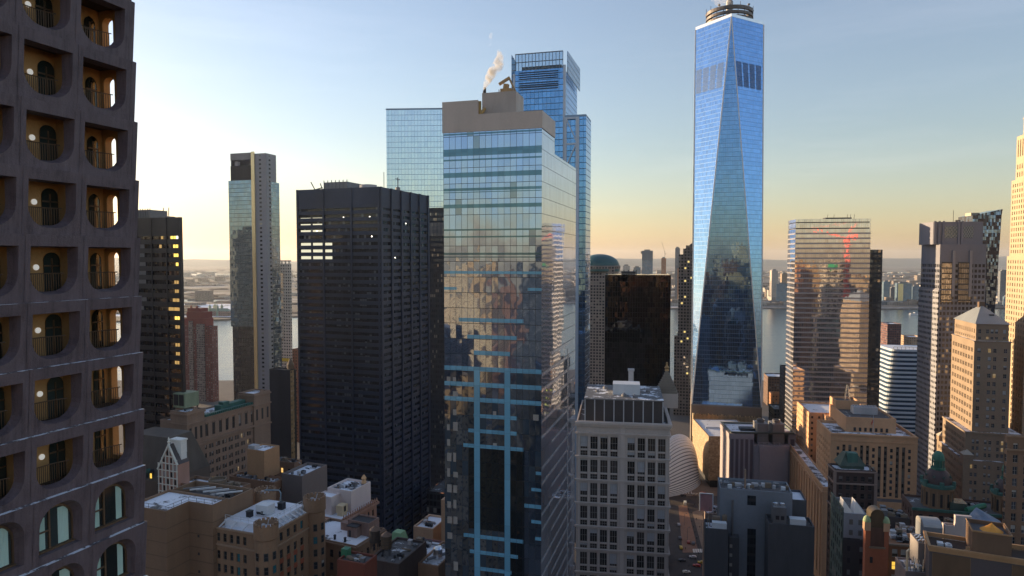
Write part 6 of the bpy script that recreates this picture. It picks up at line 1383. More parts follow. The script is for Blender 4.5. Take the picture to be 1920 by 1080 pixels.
def tank_corner():
    B = Bld('red_brick_front_block', 'red brick block at the bottom edge with dark flat roofs', 684, 1058, 146, -20, left=632, d=5); block(B, plain('deep_red_brick', (.11,.035,.025), .88, .2, .3), BARE, par=.5); scatter_plant(B, -B.w+.5, -.5, .5, 4.5, B.zt-.5, 6, .3, .6)
    mb = MB(); z = B.zt-.5; x = B.lx(648, 3); mb.box(x-.8, x+.8, 2.4, 4, z, z+1.8); B.part('green_tank', mb, plain('dark_green_paint', (.03,.14,.09), .5, .2))
    C = Bld('black_roof_block', 'low dark block under the water tanks by the charcoal tower', 748, 1058, 158, -20, left=690, d=14); block(C, plain('sooty_brick', (.06,.05,.05), .88, .2, .3), BARE, par=.5); zt = C.zt; scatter_plant(C, -C.w+.5, -.5, .5, 13, zt-.5, 6, .3, .8)
    for px, y, lab in ((703, 7, 'dark wooden water tank, left of the two standing close together on the low dark roof'), (725, 5, 'brown wooden water tank, right of the two standing close together on the low dark roof')):
        x = C.lx(px, y); p = C.world((x, y, zt-.5)); o = empty('water_tank', p, 0, lab, 'water tank', 'water tanks on the low roofs'); r = 1.32
        mb = MB(); mb.lathe([(.01,1.6),(r*.97,1.6),(r,3.2),(r*.97,4.7)], 20); mb.build('barrel', TANK if px > 710 else plain('dark_cedar', (.05,.045,.045), .9, .3, .6), o)
        mb = MB(); mb.lathe([(r*1.06,4.65),(.05,5.7)], 20); mb.build('conical_roof', plain('tank_roof', (.12,.09,.075), .8, .3), o)
        for zz in (1.9, 2.6, 3.3, 4.0, 4.5): mb = MB(); mb.lathe([(r+.03,zz),(r+.03,zz+.07)], 20); mb.build('hoop', DARKM, o)
        for sx, sy in ((-1,-1),(1,-1),(1,1),(-1,1)): mb = MB(); mb.bar((sx*.8,sy*.8,0), (sx*.8,sy*.8,1.6), .18); mb.build('leg', DARKM, o)
    p = C.world((C.lx(748, 13), 13.5, 0)); D = Bld('pale_roofs_block', 'jumbled low purple brick roofs with patches of snow at the foot of the mirrored tower', 790, 1052, 175, -20, left=742, right=832); block(D, plain('purple_brick', (.14,.075,.08), .88, .2, .3), SNOWY, par=.5, win=(2.6,1.1,3.5,2.,.8,0), wm=WM); scatter_plant(D, -D.w, 0, 1, min(D.d, 18), D.zt-.5, 9, .4, 1.1, [PALE, GREYM, DARKM, BEIGE])
    z = D.zt-.5; x = D.lx(748, 9); mb = MB(); a, b = 2.1, 1.3
    P = [(x-a,9-a),(x+a,9-a),(x+a,9+a),(x-a,9+a)]; Q = [(x-b,9-b),(x+b,9-b),(x+b,9+b),(x-b,9+b)]
    for k in range(4): mb.face([(*P[k],z),(*P[(k+1)%4],z),(*Q[(k+1)%4],z+3.4),(*Q[k],z+3.4)])
    mb.face([(*q,z+3.4) for q in Q]); D.part('copper_skylight', mb, plain('light_green_copper', (.16,.32,.2), .7, .2))
    E = Bld('tan_party_wall', 'thin tan brick slab beside the left edge of the mirrored tower', 836, 938, 205, -18, left=827, d=22); block(E, plain('tan_party_brick', (.33,.24,.17), .85, .15, .2), SNOW, par=.5)
    F = Bld('cream_stair_block', 'cream rooftop stair block catching warm light left of the mirrored tower', 812, 992, 215, -20, left=775, right=840); block(F, plain('cream_render', (.38,.29,.22), .85, .15, .2), SNOWY, par=.6); scatter_plant(F, -F.w, 0, 1, 9, F.zt-.6, 5, .4, 1.0)
    G = Bld('tan_low_shop', 'small tan block with two dark openings at the bottom, left of the mirrored tower', 822, 1062, 165, -20, left=783, d=14); block(G, plain('tan_shop_brick', (.24,.17,.12), .85, .15, .2), SNOW, par=.5, win=(2.8,1.2,3.4,1.6,.9,0), wm=WM)
    mb = MB(); z = G.zt-.5; mb.lathe([(1.2,z),(1.2,z+2.6),(.9,z+3.1),(.1,z+3.3)], 12, (-2.6,5)); G.part('silver_tank', mb, STEEL); mb = MB(); mb.tube([(-4,2,z+.8),(-1,7,z+.8)], .4, 8); G.part('duct', mb, GREYM)
    # podium of the slim dark tower behind
    H = Bld('dark_podium_hall', 'dark glass podium hall in the gap between the charcoal and mirrored towers', 840, 925, 395, -18, left=800, d=30); mb = MB(); mb.roofbox(H.x0, 0, 0, 30, 0, H.zt, 1, .5); H.part('wall', mb, [facade('podium_grid', (.04,.04,.045), (.05,.045,.05), 2.4, 4, (.1,.9), (.15,.85), lit=.02, lcol=(1,.4,.2), lstr=.3), BARE])
tank_corner()

# ------------------------------------------------------------------ lower right: old offices and roofs
def cupola(B, cx, cy, zb, zt, r, o=None):
    st = plain('cupola_stone', (.2,.145,.1), .85, .2); dk = plain('dark_dome_slate', (.045,.032,.035), .6, .25, .4); H = zt-zb
    m = MB(); m.lathe([(r,zb),(r,zb+H*.33),(r*1.12,zb+H*.34),(r*1.12,zb+H*.37)], 32, (cx, cy)); B.part('drum', m, st)
    for k in range(12):
        t = 2*math.pi*k/12; q = MB(); q.box(-.42, .42, -.06, 0, zb+H*.05, zb+H*.28); ob = B.part('window', q, DARKM); ob.location = (cx+(r+.03)*math.cos(t), cy+(r+.03)*math.sin(t), 0); ob.rotation_euler = (0, 0, t+math.pi/2)
        q = MB(); t += math.pi/12; q.lathe([(.28,zb),(.28,zb+H*.33)], 8, (cx+(r+.25)*math.cos(t), cy+(r+.25)*math.sin(t))); B.part('column', q, st)
    m = MB(); m.lathe([(r*1.05,zb+H*.371),(r*1.2,zb+H*.38),(r*1.2,zb+H*.43),(r*.98,zb+H*.44)], 32, (cx, cy)); B.part('cornice', m, COPPER)
    for k in range(6): t = 2*math.pi*k/6+.5; q = MB(); q.box(-.7, .7, -.35, .6, zb+H*.38, zb+H*.5); ob = B.part('copper_niche', q, COPPER); ob.location = (cx+r*1.15*math.cos(t), cy+r*1.15*math.sin(t), 0); ob.rotation_euler = (0, 0, t+math.pi/2)
    m = MB(); z0 = zb+H*.44; hd = H*.27; m.lathe([(r*.98*math.cos(a), z0+hd*math.sin(a)) for a in [math.pi/2*i/9*.86 for i in range(10)]], 32, (cx, cy)); B.part('dome', m, dk, smooth=True)
    for k in range(8):
        t = 2*math.pi*k/8+.2; q = MB(); q.lathe([(.42,0),(.5,.1),(.42,.3),(.3,.2)], 12); ob = B.part('round_dormer', q, COPPER); a = .5; ob.location = (cx+r*.98*math.cos(a)*math.cos(t), cy+r*.98*math.cos(a)*math.sin(t), z0+hd*math.sin(a)); ob.rotation_euler = (0, math.pi/2-.4, t)
    zl = z0+hd*.97; rl = r*.40; m = MB(); m.lathe([(rl*1.3,zl-.6),(rl*1.3,zl),(rl*.75,zl+.1),(rl*.75,zl+H*.13),(rl*1.15,zl+H*.14)]+[(rl*1.1*math.cos(a), zl+H*.145+(zt-zl-H*.145)*math.sin(a)) for a in [math.pi/2*i/7 for i in range(8)]], 20, (cx, cy)); B.part('lantern', m, plain('bright_copper', (.03,.13,.1), .65, .3, .6))
    for k in range(8): t = 2*math.pi*k/8; q = MB(); q.lathe([(.2,zl),(.2,zl+H*.14)], 6, (cx+rl*1.05*math.cos(t), cy+rl*1.05*math.sin(t))); B.part('lantern_column', q, COPPER)
def twin_domes():
    B = Bld('twin_domed_block', 'old office block carrying two copper trimmed dark domes with green lanterns', 1712, 951, 262, -16, right=1900, d=16, near='L')
    zt = B.zt; block(B, plain('dark_red_stone', (.11,.07,.06), .85, .2, .2), BARE, win=(3.4,1.5,3.7,2.3,.8,0), wm=WM, par=.8)
    mb = MB(); mb.box(-.5, B.w, -.8, -.003, zt-.9, zt+.1); B.part('cornice', mb, COPPER)
    cupola(B, B.lx(1757, 7), 7, zt-1, B.z(844, 7, 7), 5.0); cupola(B, B.lx(1888, 7), 7, zt-1, B.z(866, 30, 7), 4.6)
    mb = MB(); a, b = B.lx(1780,3), B.lx(1812,3); mb.box(a, b, 2, 8, zt-.8, zt+2.4); B.part('glass_penthouse', mb, plain('greenish_glass', (.09,.15,.15), .2, .3, .5, metal=.4)); mb = MB(); mb.tube([(B.lx(1812,1),1,zt+.4),(B.lx(1846,5),5,zt+1.6)], 1.0, 10); B.part('green_duct', mb, plain('emerald_paint', (.03,.17,.11), .5, .2)); scatter_plant(B, 14, 28, 2, 12, zt-.8, 5)
twin_domes()
def brown_pier_block():
    B = Bld('brown_pier_block', 'brown brick office block with regular sash windows cut by the right edge', 1889, 816, 232, -10, left=1884, w=22, near='L'); block(B, plain('umber_brick', (.15,.105,.075), .85, .18, .2), BARE, win=(3.3,1.5,4.05,2.7,.7,0), wm=[FRAMEW, glass_win('pier_pane', tint=(.04,.045,.055), blind=.35)], par=.8, style=(2,2))
    mb = MB(); mb.box(-.6, 22, -.7, -.003, B.zt-5.2, B.zt-4.6); mb.box(-.4, 22, -.4, -.0035, B.zt-.6, B.zt); B.part('string_course', mb, plain('umber_trim', (.2,.15,.11), .85, .15))
brown_pier_block()
def dark_mansion():
    B = Bld('black_brick_block', 'dark brick block topped by a green copper roof house, before the tan block', 1566, 880, 285, -8, left=1553, right=1643, near='L'); zt = B.zt; w = B.w
    block(B, plain('soot_brick', (.055,.04,.04), .85, .25, .3), SNOW, win=(2.7,1.6,3.6,2.2,.7,0), wm=[FRAME, glass_win('soot_pane', tint=(.03,.028,.03), blind=.2, bcol=(.14,.12,.12))], par=.8)
    tr = plain('pale_stone_trim', (.22,.18,.17), .8, .15)
    for z in (zt-1.0, zt-6.2, zt-17): mb = MB(); mb.box(-.4, w+.4, -.5, -.003, z, z+.6); mb.box(-.4, -.003, -.002, B.d, z, z+.6); B.part('cornice', mb, tr)
    for x in (0, w): mb = MB(); mb.box(x-.7, x+.5, -.3, -.004, 0, zt-1); B.part('corner_pier', mb, tr)
    mb = MB(); a, b = B.lx(1574,4), B.lx(1624,4); z0 = zt-.8; z1 = B.z(850,6,6); P = [(a,3.5),(b,3.5),(b,12),(a,12)]; Q = [(a+3,6),(b-3,6),(b-3,10),(a+3,10)]
    mb.box(a+.8, b-.8, 4, 11.5, z0, z0+1.4)
    for k in range(4): mb.face([(*P[k],z0+1.4),(*P[(k+1)%4],z0+1.4),(*Q[(k+1)%4],z1),(*Q[k],z1)])
    mb.face([(*q,z1) for q in Q]); o = B.part('copper_roof_house', mb, plain('dark_green_roof', (.04,.07,.06), .6, .3, .4)); p = MB(); p.box((a+b)/2-2, (a+b)/2+2, 4.2, 7, z0+1.6, z1+.6); p.build('dormer', COPPER, o)
    mb = MB(); x = B.lx(1632,2); mb.box(x-.3, x+.3, 2, 2.6, z0, zt+1.6); B.part('chimney', mb, BEIGE)
dark_mansion()
def blue_gable():
    B = Bld('grey_blue_skylight_block', 'blue grey rendered block with two white wedge skylights and a green carved flank', 1582, 962, 195, -12, left=1563, right=1626, near='L'); zt = B.zt; w = B.w; d = max(B.d, 14)
    mb = MB(); mb.roofbox(0, w, 0, d, zt-7.2, zt, .5, .3, 0, 1); B.part('wall', mb, [plain('blue_grey_wall', (.17,.2,.25), .8, .15, .3), BARE])
    lw = facade('lower_dark_wall', (.05,.045,.05), (.06,.065,.075), 3.3, 3.5, (.35,.6), (.3,.72), blind=.4, bcol=(.25,.28,.3)); mb = MB(); mb.box(0, w, 0.05, d, 0, zt-7.2-.003); B.part('lower_wall', mb, lw)
    for i in range(2):
        for j in range(2):
            x = w*(.32+.25*i)+(.9 if i else 0); z = zt-3.2-3.1*j; q = MB(); q.box(x-.5, x+.5, -.05, -.003, z, z+1.5); B.part('window', q, FRAME)
    gm = facade('carved_copper_flank', (.05,.075,.065), (.03,.035,.04), 2.2, 3.5, (.3,.75), (.2,.8), var=.5); mb = MB(); mb.box(-.25, -.003, 0, d, zt-12, zt+1.5); mb.box(-.2, -.003, 0, d, 0, zt-12.003); B.part('carved_flank', mb, gm)
    for x in (1.4, 4.6): 
        mb = MB(); a = [(x-1.6,1,zt-.5),(x+1.6,1,zt-.5),(x+1.6,5,zt-.5),(x-1.6,5,zt-.5)]; t0, t1 = (x-1.2,1.2,zt+3.4), (x-1.2,4.8,zt+3.4)
        mb.face([a[0],a[1],t0]); mb.face([a[1],a[2],t1,t0]); mb.face([a[2],a[3],t1]); mb.face([a[3],a[0],t0,t1]); B.part('wedge_skylight', mb, plain('white_skylight', (.6,.64,.7), .35, .1))
blue_gable()
def brick_campanile():
    B = Bld('red_brick_arched_tower', 'red brick tower with green capped turrets flanking a dark arched bay', 1623, 990, 172, -10, left=1619, right=1667, near='L'); w, zt = B.w, B.zt; rb = plain('campanile_brick', (.22,.085,.05), .88, .18, .3)
    block(B, rb, BARE, par=.5); zz = B.z(957, 2, 0); mb = MB(); a, b = w*.22, w*.8
    mb.box(a, b, .2, 3.5, zt-.5, zz-1.4); n = 10
    for i in range(n):
        t0, t1 = math.pi*i/n, math.pi*(i+1)/n; c = (a+b)/2; r = (b-a)/2; P = lambda t, y: (c-r*math.cos(t), y, zz-1.4+1.6*math.sin(t)); mb.face([P(t0,.2),(c,.2,zz-1.4),P(t1,.2)][::-1]); mb.face([P(t0,.2),P(t0,3.5),P(t1,3.5),P(t1,.2)][::-1])
    B.part('arched_bay', mb, plain('bronze_bay', (.05,.045,.035), .4, .3, .8, metal=.3))
    mb = MB(); mb.box(a, b, -.06, -.003, zt-4.6, zt+.2); B.part('arched_bay', mb, plain('bronze_bay_lower', (.06,.035,.03), .5, .3, .8))
    mb = MB(); mb.box(a-.3, b+.3, -.3, -.004, zt-5.1, zt-4.65); B.part('sill', mb, BEIGE)
    for x in (.45, w-.6):
        mb = MB(); mb.box(x-.75, x+.75, -.15, 1.4, zt-.6, zt+1.6); o = B.part('turret', mb, plain('turret_stone', (.33,.24,.17), .85, .15)); p = MB(); p.lathe([(1.0,zt+1.6)]+[(.95*math.cos(t), zt+1.6+1.5*math.sin(t)) for t in [math.pi/2*i/6 for i in range(7)]], 14, (x, .6)); p.build('copper_cap', plain('cap_copper', (.17,.26,.16), .7, .3, .6), o)
    mb = MB(); x = w*.27; mb.box(x-.35, x+.35, -.04, -.003, zt-9, zt-7.4); B.part('window', mb, DARKM)
    C = Bld('brown_lit_window_block', 'brown brick block with yellow lit windows right of the red brick tower', 1668, 1019, 180, -10, right=1722, d=12, near='L'); zt = C.zt; br = plain('tobacco_brick', (.16,.09,.055), .88, .18, .3)
    mb = MB(); wins = []; cols = grid(C.w, 2.35, 1.45, margin=.3); rows = [(zt-3.6-3.5*i, zt-1.4-3.5*i) for i in range(5)][::-1]
    punched(C, mb, (0,0), (1,0), C.w, 0, zt, cols, rows, .25, wins); mb.box(0, C.w, .8, 12, 0, zt-.5); mb.face([(0,0,zt),(C.w,0,zt),(C.w,.8,zt),(0,.8,zt)]); C.part('wall', mb, [br]); put_windows(C, wins, [FRAMEW, glass_win('tobacco_pane', tint=(.05,.04,.03), lit=.5, blind=.3, lcol=(1,.6,.08), lstr=1.5)], (1, 2))
    mb = MB(); mb.box(-.1, C.w, -.4, -.003, zt-.5, zt); C.part('cornice', mb, BEIGE); scatter_plant(C, 0, C.w, 1, 11, zt-.5, 8, .4, 1.0)
brick_campanile()
def back_roofs():
    B = Bld('pink_party_block', 'low pinkish plastered block with dark roof among the lower right roofs', 1692, 1000, 205, -14, left=1679, right=1728, near='L'); block(B, plain('pink_plaster', (.3,.22,.18), .85, .12, .3), BARE, par=.5); scatter_plant(B, 0, B.w, 1, 8, B.zt-.5, 5, .4, 1.)
    C = Bld('dark_crowded_roof_block', 'dark block with a cluttered roof in front of the tan block', 1652, 968, 240, -14, left=1642, right=1706, near='L'); block(C, plain('near_black_brick', (.045,.04,.042), .85, .2, .3), BARE, par=.6, win=(3,1.3,3.6,2,.8,0), wm=WM); scatter_plant(C, 0, C.w, 1, 9, C.zt-.6, 8, .5, 1.3)
    D = Bld('grey_metal_shed', 'grey ribbed metal roof shed among the lower right roofs', 1732, 988, 195, -14, right=1768, d=7, near='L'); mb = MB(); r = D.w/2; zt = D.zt; mb.box(0, D.w, 0, 7, 0, zt-.003)
    D.part('wall', mb, plain('blue_metal_wall', (.13,.16,.2), .6, .15)); mb = MB()
    for i in range(8): t0, t1 = math.pi*i/8, math.pi*(i+1)/8; P = lambda t, x: (x, 3.5-3.5*math.cos(t), zt+1.6*math.sin(t)); mb.face([P(t0,0),P(t0,D.w),P(t1,D.w),P(t1,0)][::-1])
    mb.face([(0,3.5-3.5*math.cos(math.pi*i/8),zt+1.6*math.sin(math.pi*i/8)) for i in range(9)][::1]); D.part('curved_roof', mb, plain('ribbed_metal', (.25,.28,.31), .45, .1, .5, metal=.4))
    E = Bld('white_parapet_block', 'white plastered block with a curved blue grey sheet roof at lower right', 1772, 985, 198, -14, left=1766, right=1886, near='L'); zt = E.zt; wh = plain('grey_white_plaster', (.36,.35,.37), .85, .1, .3)
    block(E, wh, BARE, par=.5); x0, x1 = E.lx(1791, 0), E.lx(1822, 0); mb = MB(); mb.box(x0, x1, .0, 1.2, zt+.002, E.z(968, 5, 0)); E.part('raised_wall', mb, wh)
    mb = MB(); xa, xb = E.lx(1822,1), E.lx(1886,1); n = 12; za = E.z(953, 8, 5); cy = 5
    rim = [(xa+(xb-xa)*.5+(xb-xa)*.5*math.cos(t), 5-4.5*math.sin(t)) for t in [math.pi*i/n for i in range(n+1)]]
    top = (xa+(xb-xa)*.35, 6.5, za)
    for p, q in zip(rim, rim[1:]): mb.face([(*p,zt+1.0),(*q,zt+1.0),top][::-1]); mb.face([(*p,zt-.6),(*q,zt-.6),(*q,zt+1.0),(*p,zt+1.0)][::-1])
    E.part('curved_roof', mb, plain('blue_sheet_roof', (.12,.17,.25), .5, .25, .5, metal=.3)); scatter_plant(E, 1, E.w-9, 2, 7, zt-.5, 6, .4, 1.)
back_roofs()
def front_terrace():
    B = Bld('flat_roofed_front_block', 'dark panelled block in the bottom right corner with buff copings and a roof tent pavilion', 1743, 1022, 150, -25, w=30, d=9, near='L'); w, zt = B.w, B.zt; bf = plain('buff_coping', (.3,.2,.11), .8, .15, .3); dk = plain('slate_panel', (.075,.07,.08), .7, .15, .3); mesh = plain('brown_mesh_panel', (.1,.07,.045), .8, .2, .6)
    mb = MB(); d = 9; mb.box(0, w, 0, d, 0, zt-1.3); B.part('wall', mb, [dk])
    mb = MB(); mb.box(-.3, w, -.3, .3, zt-.55, zt); mb.box(-.3, .3, .302, d, zt-.55, zt); mb.box(.302, w, d-.5, d, zt-1.0, zt-.1); mb.box(-.15, w, -.15, .2, zt-1.3+.003, zt-.553); mb.box(-.15,.2,.203,d,zt-1.3+.003,zt-.553); B.part('coping', mb, bf)
    mb = MB(); mb.face([(.3,.3,zt-1.28),(w,.3,zt-1.28),(w,d,zt-1.28),(.3,d,zt-1.28)]); B.part('roof', mb, plain('dark_deck', (.045,.035,.03), .9, .3, .5))
    for a, b, z0, z1 in ((1749,1819,zt-8.2,zt-1.3),(1898,1935,zt-7,zt-1.3)): mb = MB(); x0, x1 = B.lx(a,0,zt-3), B.lx(b,0,zt-3); mb.box(x0, x1, -.05, -.003, z0, z1-.3); o = B.part('mesh_panel', mb, mesh); p = MB(); p.box(x0-.08, x0, -.09, -.004, z0, z1-.3); p.box(x1, x1+.08, -.09, -.004, z0, z1-.3); p.box(x0-.08, x1+.08, -.09, -.004, z0-.12, z0); p.build('frame', plain('brass_trim', (.2,.14,.07), .5, .2), o)
    x0, x1 = B.lx(1822, 1), B.lx(1896, 1); zb = B.z(1002, 14, 1); mb = MB(); mb.roofbox(x0, x1, .8, 8.5, zt-1.26, zb, .9, .25, 0, 1); o = B.part('bulkhead', mb, [plain('brown_bulkhead', (.12,.085,.06), .85, .15, .4), BARE])
    p = MB(); p.box(x0-.1, x1+.1, .65, .797, zb-.25, zb+.05); p.box(x0-.1, x0-.003, .8, 8.5, zb-.25, zb+.05); p.box(x1+.003, x1+.1, .8, 8.5, zb-.25, zb+.05); p.build('coping', bf, o)
    cx, cy = B.lx(1858, 5), 5; r = (B.lx(1881,5)-B.lx(1836,5))/2; za = B.z(980, cx, cy); zr = za-1.75; p = MB(); n = 16
    for k in range(n):
        t0, t1 = 2*math.pi*k/n, 2*math.pi*(k+1)/n; prev = None
        for f0, f1 in ((0,.3),(.3,.6),(.6,1.)):
            Z = lambda f: za-(za-zr)*(f**.8); P = lambda t, f: (cx+r*f*math.cos(t), cy+r*f*math.sin(t), Z(f))
            p.face([P(t0,f0),P(t0,f1),P(t1,f1),P(t1,f0)] if f0 else [P(t0,0),P(t0,f1),P(t1,f1)])
    tent = p.build('tent_pavilion', plain('orange_canvas', (.55,.27,.05), .8, .1, .5)); tent.parent = None; tent.location = (B.C.x, B.C.y, 0); tent.rotation_euler = (0, 0, B.th); tag(tent, 'orange pointed canvas canopy on the brown rooftop bulkhead at lower right', 'canopy')
    p = MB(); p.lathe([(r*.93,zb-.9),(r*.93,zr+.02)], 16, (cx, cy)); p.build('tent_wall', plain('tan_tent_wall', (.3,.2,.1), .85, .2), tent)
    mb = MB(); a = B.lx(1757, 5); mb.box(a, a+1.2, 4, 5.5, zt-1.28, zt-.7); mb.box(a+1.5, a+2.8, 3.6, 5.2, zt-1.28, zt-.8); mb.lathe([(.4,zt-.8),(.45,zt-.5),(.05,zt-.45)], 10, (a+2.1,4.4)); B.part('cooling_unit', mb, WHITEM)
    mb = MB(); a = B.lx(1816, 1.5); mb.box(a-.5, a+.2, 1, 1.7, zt-1.28, zt+.4); mb.box(a-.9, a-.5, 1.1, 1.5, zt-.6, zt-.3); mb.lathe([(.35,zt-1.8),(.4,zt-1.2),(.2,zt-1)], 9, (a, .7)); B.part('roof_vent', mb, bf)
    G = Bld('grey_lift_block', 'small grey block with a row of bright roof ventilators left of the bottom right roof', 1722, 1018, 158, -14, right=1741, d=6, near='L'); block(G, plain('blue_grey_block', (.17,.18,.2), .8, .12, .3), BARE, par=.3)
    for i in range(3):
        for j in range(2): mb = MB(); x, y, z = .4+.75*j, .8+1.4*i, G.zt-.3; mb.bar((x,y,z), (x,y,z+.5), .25); mb.bar((x-.2,y,z+.5), (x+.5,y,z+.9), .35); G.part('ventilator', mb, STEEL)
    H = Bld('antenna_shelf_roof', 'low roof ledge crowded with ducts and a tall pale vent pipe at the bottom, left of the panelled block', 1698, 1071, 156, -14, right=1745, d=8, near='L'); block(H, plain('grey_ledge_wall', (.15,.14,.15), .8, .15, .3), SNOW, par=.4); scatter_plant(H, .2, H.w, .3, 7, H.zt-.4, 9, .3, .8, [STEEL, PALE, BEIGE, WHITEM])
    mb = MB(); z = H.zt-.4; mb.tube([(.4,.5,z-3),(.4,.5,z+5),(.9,.6,z+5.4)], .28, 9); H.part('vent_pipe', mb, plain('cream_pipe', (.6,.5,.36), .6, .1)); 
    for i in range(6): mb = MB(); x = 1.4+.5*i; mb.bar((x,1,z), (x+R.uniform(-.6,.6),1.5,z+R.uniform(1.5,3.6)), .14); H.part('antenna', mb, STEEL)
front_terrace()
# ------------------------------------------------------------------ across the river
def gp(px, py, z=0.):
    d = ray(px, py); t = (z-HC)/d.z; return Vector((d.x*t, d.y*t, z))
JC = [facade('far_white_grid', (.5,.44,.38), (.2,.2,.2), 4, 3.6, (.2,.8), (.3,.7), blind=.3), facade('far_blue_grid', (.1,.17,.24), (.2,.3,.4), 4, 3.8, (.1,.9), (.3,.9), gm=.6),
      facade('far_tan_grid', (.32,.24,.17), (.1,.1,.1), 4, 3.5, (.25,.75), (.3,.7)), facade('far_grey_grid', (.18,.19,.21), (.1,.13,.16), 4, 3.6, (.2,.8), (.3,.8), gm=.5), facade('far_orange_grid', (.4,.17,.08), (.1,.1,.1), 4, 3.5, (.2,.8), (.3,.7))]
def across():
    G = 'towers across the river'
    for px0, px1, pc, top, Y, m, lb in (
        (1429,1459,1447,507,2850,0,'white riverside tower with a lit left face, right of the tapering tower'), (1456,1479,1456,532,2780,1,'lower blue glass block in front of the tan tower, left of the banded glass tower'),
        (1463,1480,1466,513,2950,2,'tan far riverside tower, touching the left edge of the banded glass tower'), (1198,1224,1204,470,3100,1,'widest two tone tower on the horizon above the black glass hotel'),
        (1262,1275,1266,465,3000,3,'thin pale far tower just left of the granite pyramid tower'), (1268,1276,1270,503,2900,4,'small orange and white far block just left of the granite pyramid tower'),
        (1654,1669,1657,528,2850,1,'blue far riverside tower, touching the right wing of the banded tower'), (1668,1682,1670,540,2900,3,'low grey far riverside block, second along the right hand far shore'),
        (1678,1710,1682,531,2800,1,'broad blue far riverside tower with a panel toned gold for sunlight'), (1708,1728,1711,537,2840,1,'blue green far riverside tower touching the notched grey tower'),
        (1872,1892,1876,508,2800,3,'grey far tower seen between the slant topped tower and cream tower'), (1880,1897,1883,556,2700,1,'short blue far block beside the cream tower at the right edge'),
        (1163,1181,1168,498,3000,0,'stepped white far block peeking over the left end of the black hotel'), (1183,1201,1188,501,3200,1,'small blue far block peeking over the middle of the black hotel'),
        (1236,1249,1240,484,3300,4,'thin orange topped unfinished far tower under a crane on the horizon')):
        B = Bld('riverside_tower', lb, pc, top, Y, -14, right=px1, left=px0, near='L', group=G); d = max(8, min(B.d, 60)); mb = MB(); h = B.zt
        mb.box(0, B.w, 0, d, 1, h); B.part('wall', mb, JC[m])
        mb = MB(); mb.box(B.w*.2, B.w*.75, d*.2, d*.8, h, h+5); B.part('roof_plant', mb, JC[3])
        if pc == 1682: mb = MB(); mb.box(B.w*.08, B.w*.42, -1, -.01, B.z(564), B.z(532)); B.part('gold_face', mb, plain('gold_sun_tone', (.7,.55,.32), .3, .1, metal=.5))  # low sunlight on the tower put in as a gold panel
        if pc == 1204: mb = MB(); mb.box(-.5, B.w+.5, -.6, -.01, B.z(488), B.z(471)); B.part('upper_face', mb, plain('dark_upper_face', (.05,.09,.15), .3, .1, metal=.3)); mb = MB(); mb.box(-6, 0, 0, 14, B.z(476), h-2); B.part('overhang', mb, JC[2])
        if pc == 1240: mb = MB(); a = (B.w*.7, 4, h); mb.bar(a, (a[0],4,h+34), 1.2); mb.bar((a[0]+3,4,h+18), (a[0]-14,4,h+78), 1.0); mb.bar((a[0]+3,4,h+18),(a[0]+8,4,h+22),1.5); B.part('crane', mb, GREYM)
    # island hall with its four turrets
    c = gp(405, 592, 1.2); o = empty('island_hall', c, -.1, 'faint domed hall with a central spire on the snowy island left of the slender tower', 'building', None); m = facade('hall_brick', (.2,.13,.11), (.1,.1,.1), 6, 6, (.3,.7), (.3,.7)); cp = plain('hall_copper', (.12,.2,.18), .7, .2)
    mb = MB(); mb.box(-48, 48, -15, 15, 0, 16); mb.build('wall', m, o); mb = MB(); mb.box(-110, -50, -10, 12, 0, 9); mb.build('wing', m, o); mb = MB(); mb.box(50, 90, -10, 12, 0, 9); mb.build('wing', m, o)
    mb = MB(); mb.face([(-48,-15,16),(48,-15,16),(40,0,25),(-40,0,25)]); mb.face([(48,15,16),(-48,15,16),(-40,0,25),(40,0,25)]); mb.face([(48,-15,16),(48,15,16),(40,0,25)]); mb.face([(-48,15,16),(-48,-15,16),(-40,0,25)]); mb.build('roof', cp, o)
    for sx, sy in ((-1,-1),(1,-1),(1,1),(-1,1)): mb = MB(); mb.lathe([(4,0),(4,27),(4.6,27),(3.4,33),(1,36),(.6,43),(.05,44)], 10, (sx*13, sy*14)); mb.build('turret', cp, o)
    mb = MB(); mb.lathe([(4,24),(3,33),(1.4,38),(.8,50),(.05,52)], 10); mb.build('spire', cp, o)
    # low roofs, sheds and trees on the far shore: too many and too small to count
    for nm, mm in (('far_low_town', facade('far_town_wall', (.24,.19,.16), (.08,.08,.08), 7, 4, (.25,.75), (.3,.7))), ('far_pale_town', facade('far_pale_wall', (.42,.38,.34), (.2,.2,.22), 7, 4, (.25,.75), (.3,.7)))):
        mb = MB()
        for i in range(1700):
            y = 2750+6500*R.random()**1.8; x = R.uniform(-.95, .95)*y; 
            if x < -300 and y < 4600 and R.random() < .85: continue
            s = R.uniform(8, 26)*(1+y/9000); h = R.uniform(6, 15) if R.random() < .9 else R.uniform(20, 48)
            mb.box(x-s, x+s, y-s*.6, y+s*.6, .5, 1.2+h, bottom=False)
        mb.build(nm, [mm], kind='stuff')
    mb = MB()
    for i in range(900):
        y = 2300+9000*R.random()**1.5; x = R.uniform(-1., 1.)*y; k = R.uniform(14, 60); n = 7; z0, h = 1., R.uniform(4, 9)
        if y < 2800 and x > -500: continue
        for j in range(n):
            t0, t1 = 2*math.pi*j/n, 2*math.pi*(j+1)/n; P = lambda t, r, z: (x+2*k*r*math.cos(t), y+k*r*math.sin(t), z); q = R.uniform(.7, 1)
            mb.face([P(t0,1,z0),P(t1,1,z0),P(t1,.75,z0+h*q),P(t0,.75,z0+h)]); mb.face([P(t0,.75,z0+h),P(t1,.75,z0+h*q),(x,y,z0+h*1.2)])
    mb.build('far_woods', plain('winter_woods', (.085,.065,.055), .95, .35, .01), kind='stuff')
    mb = MB(); W = bpy.data.materials['river_water']
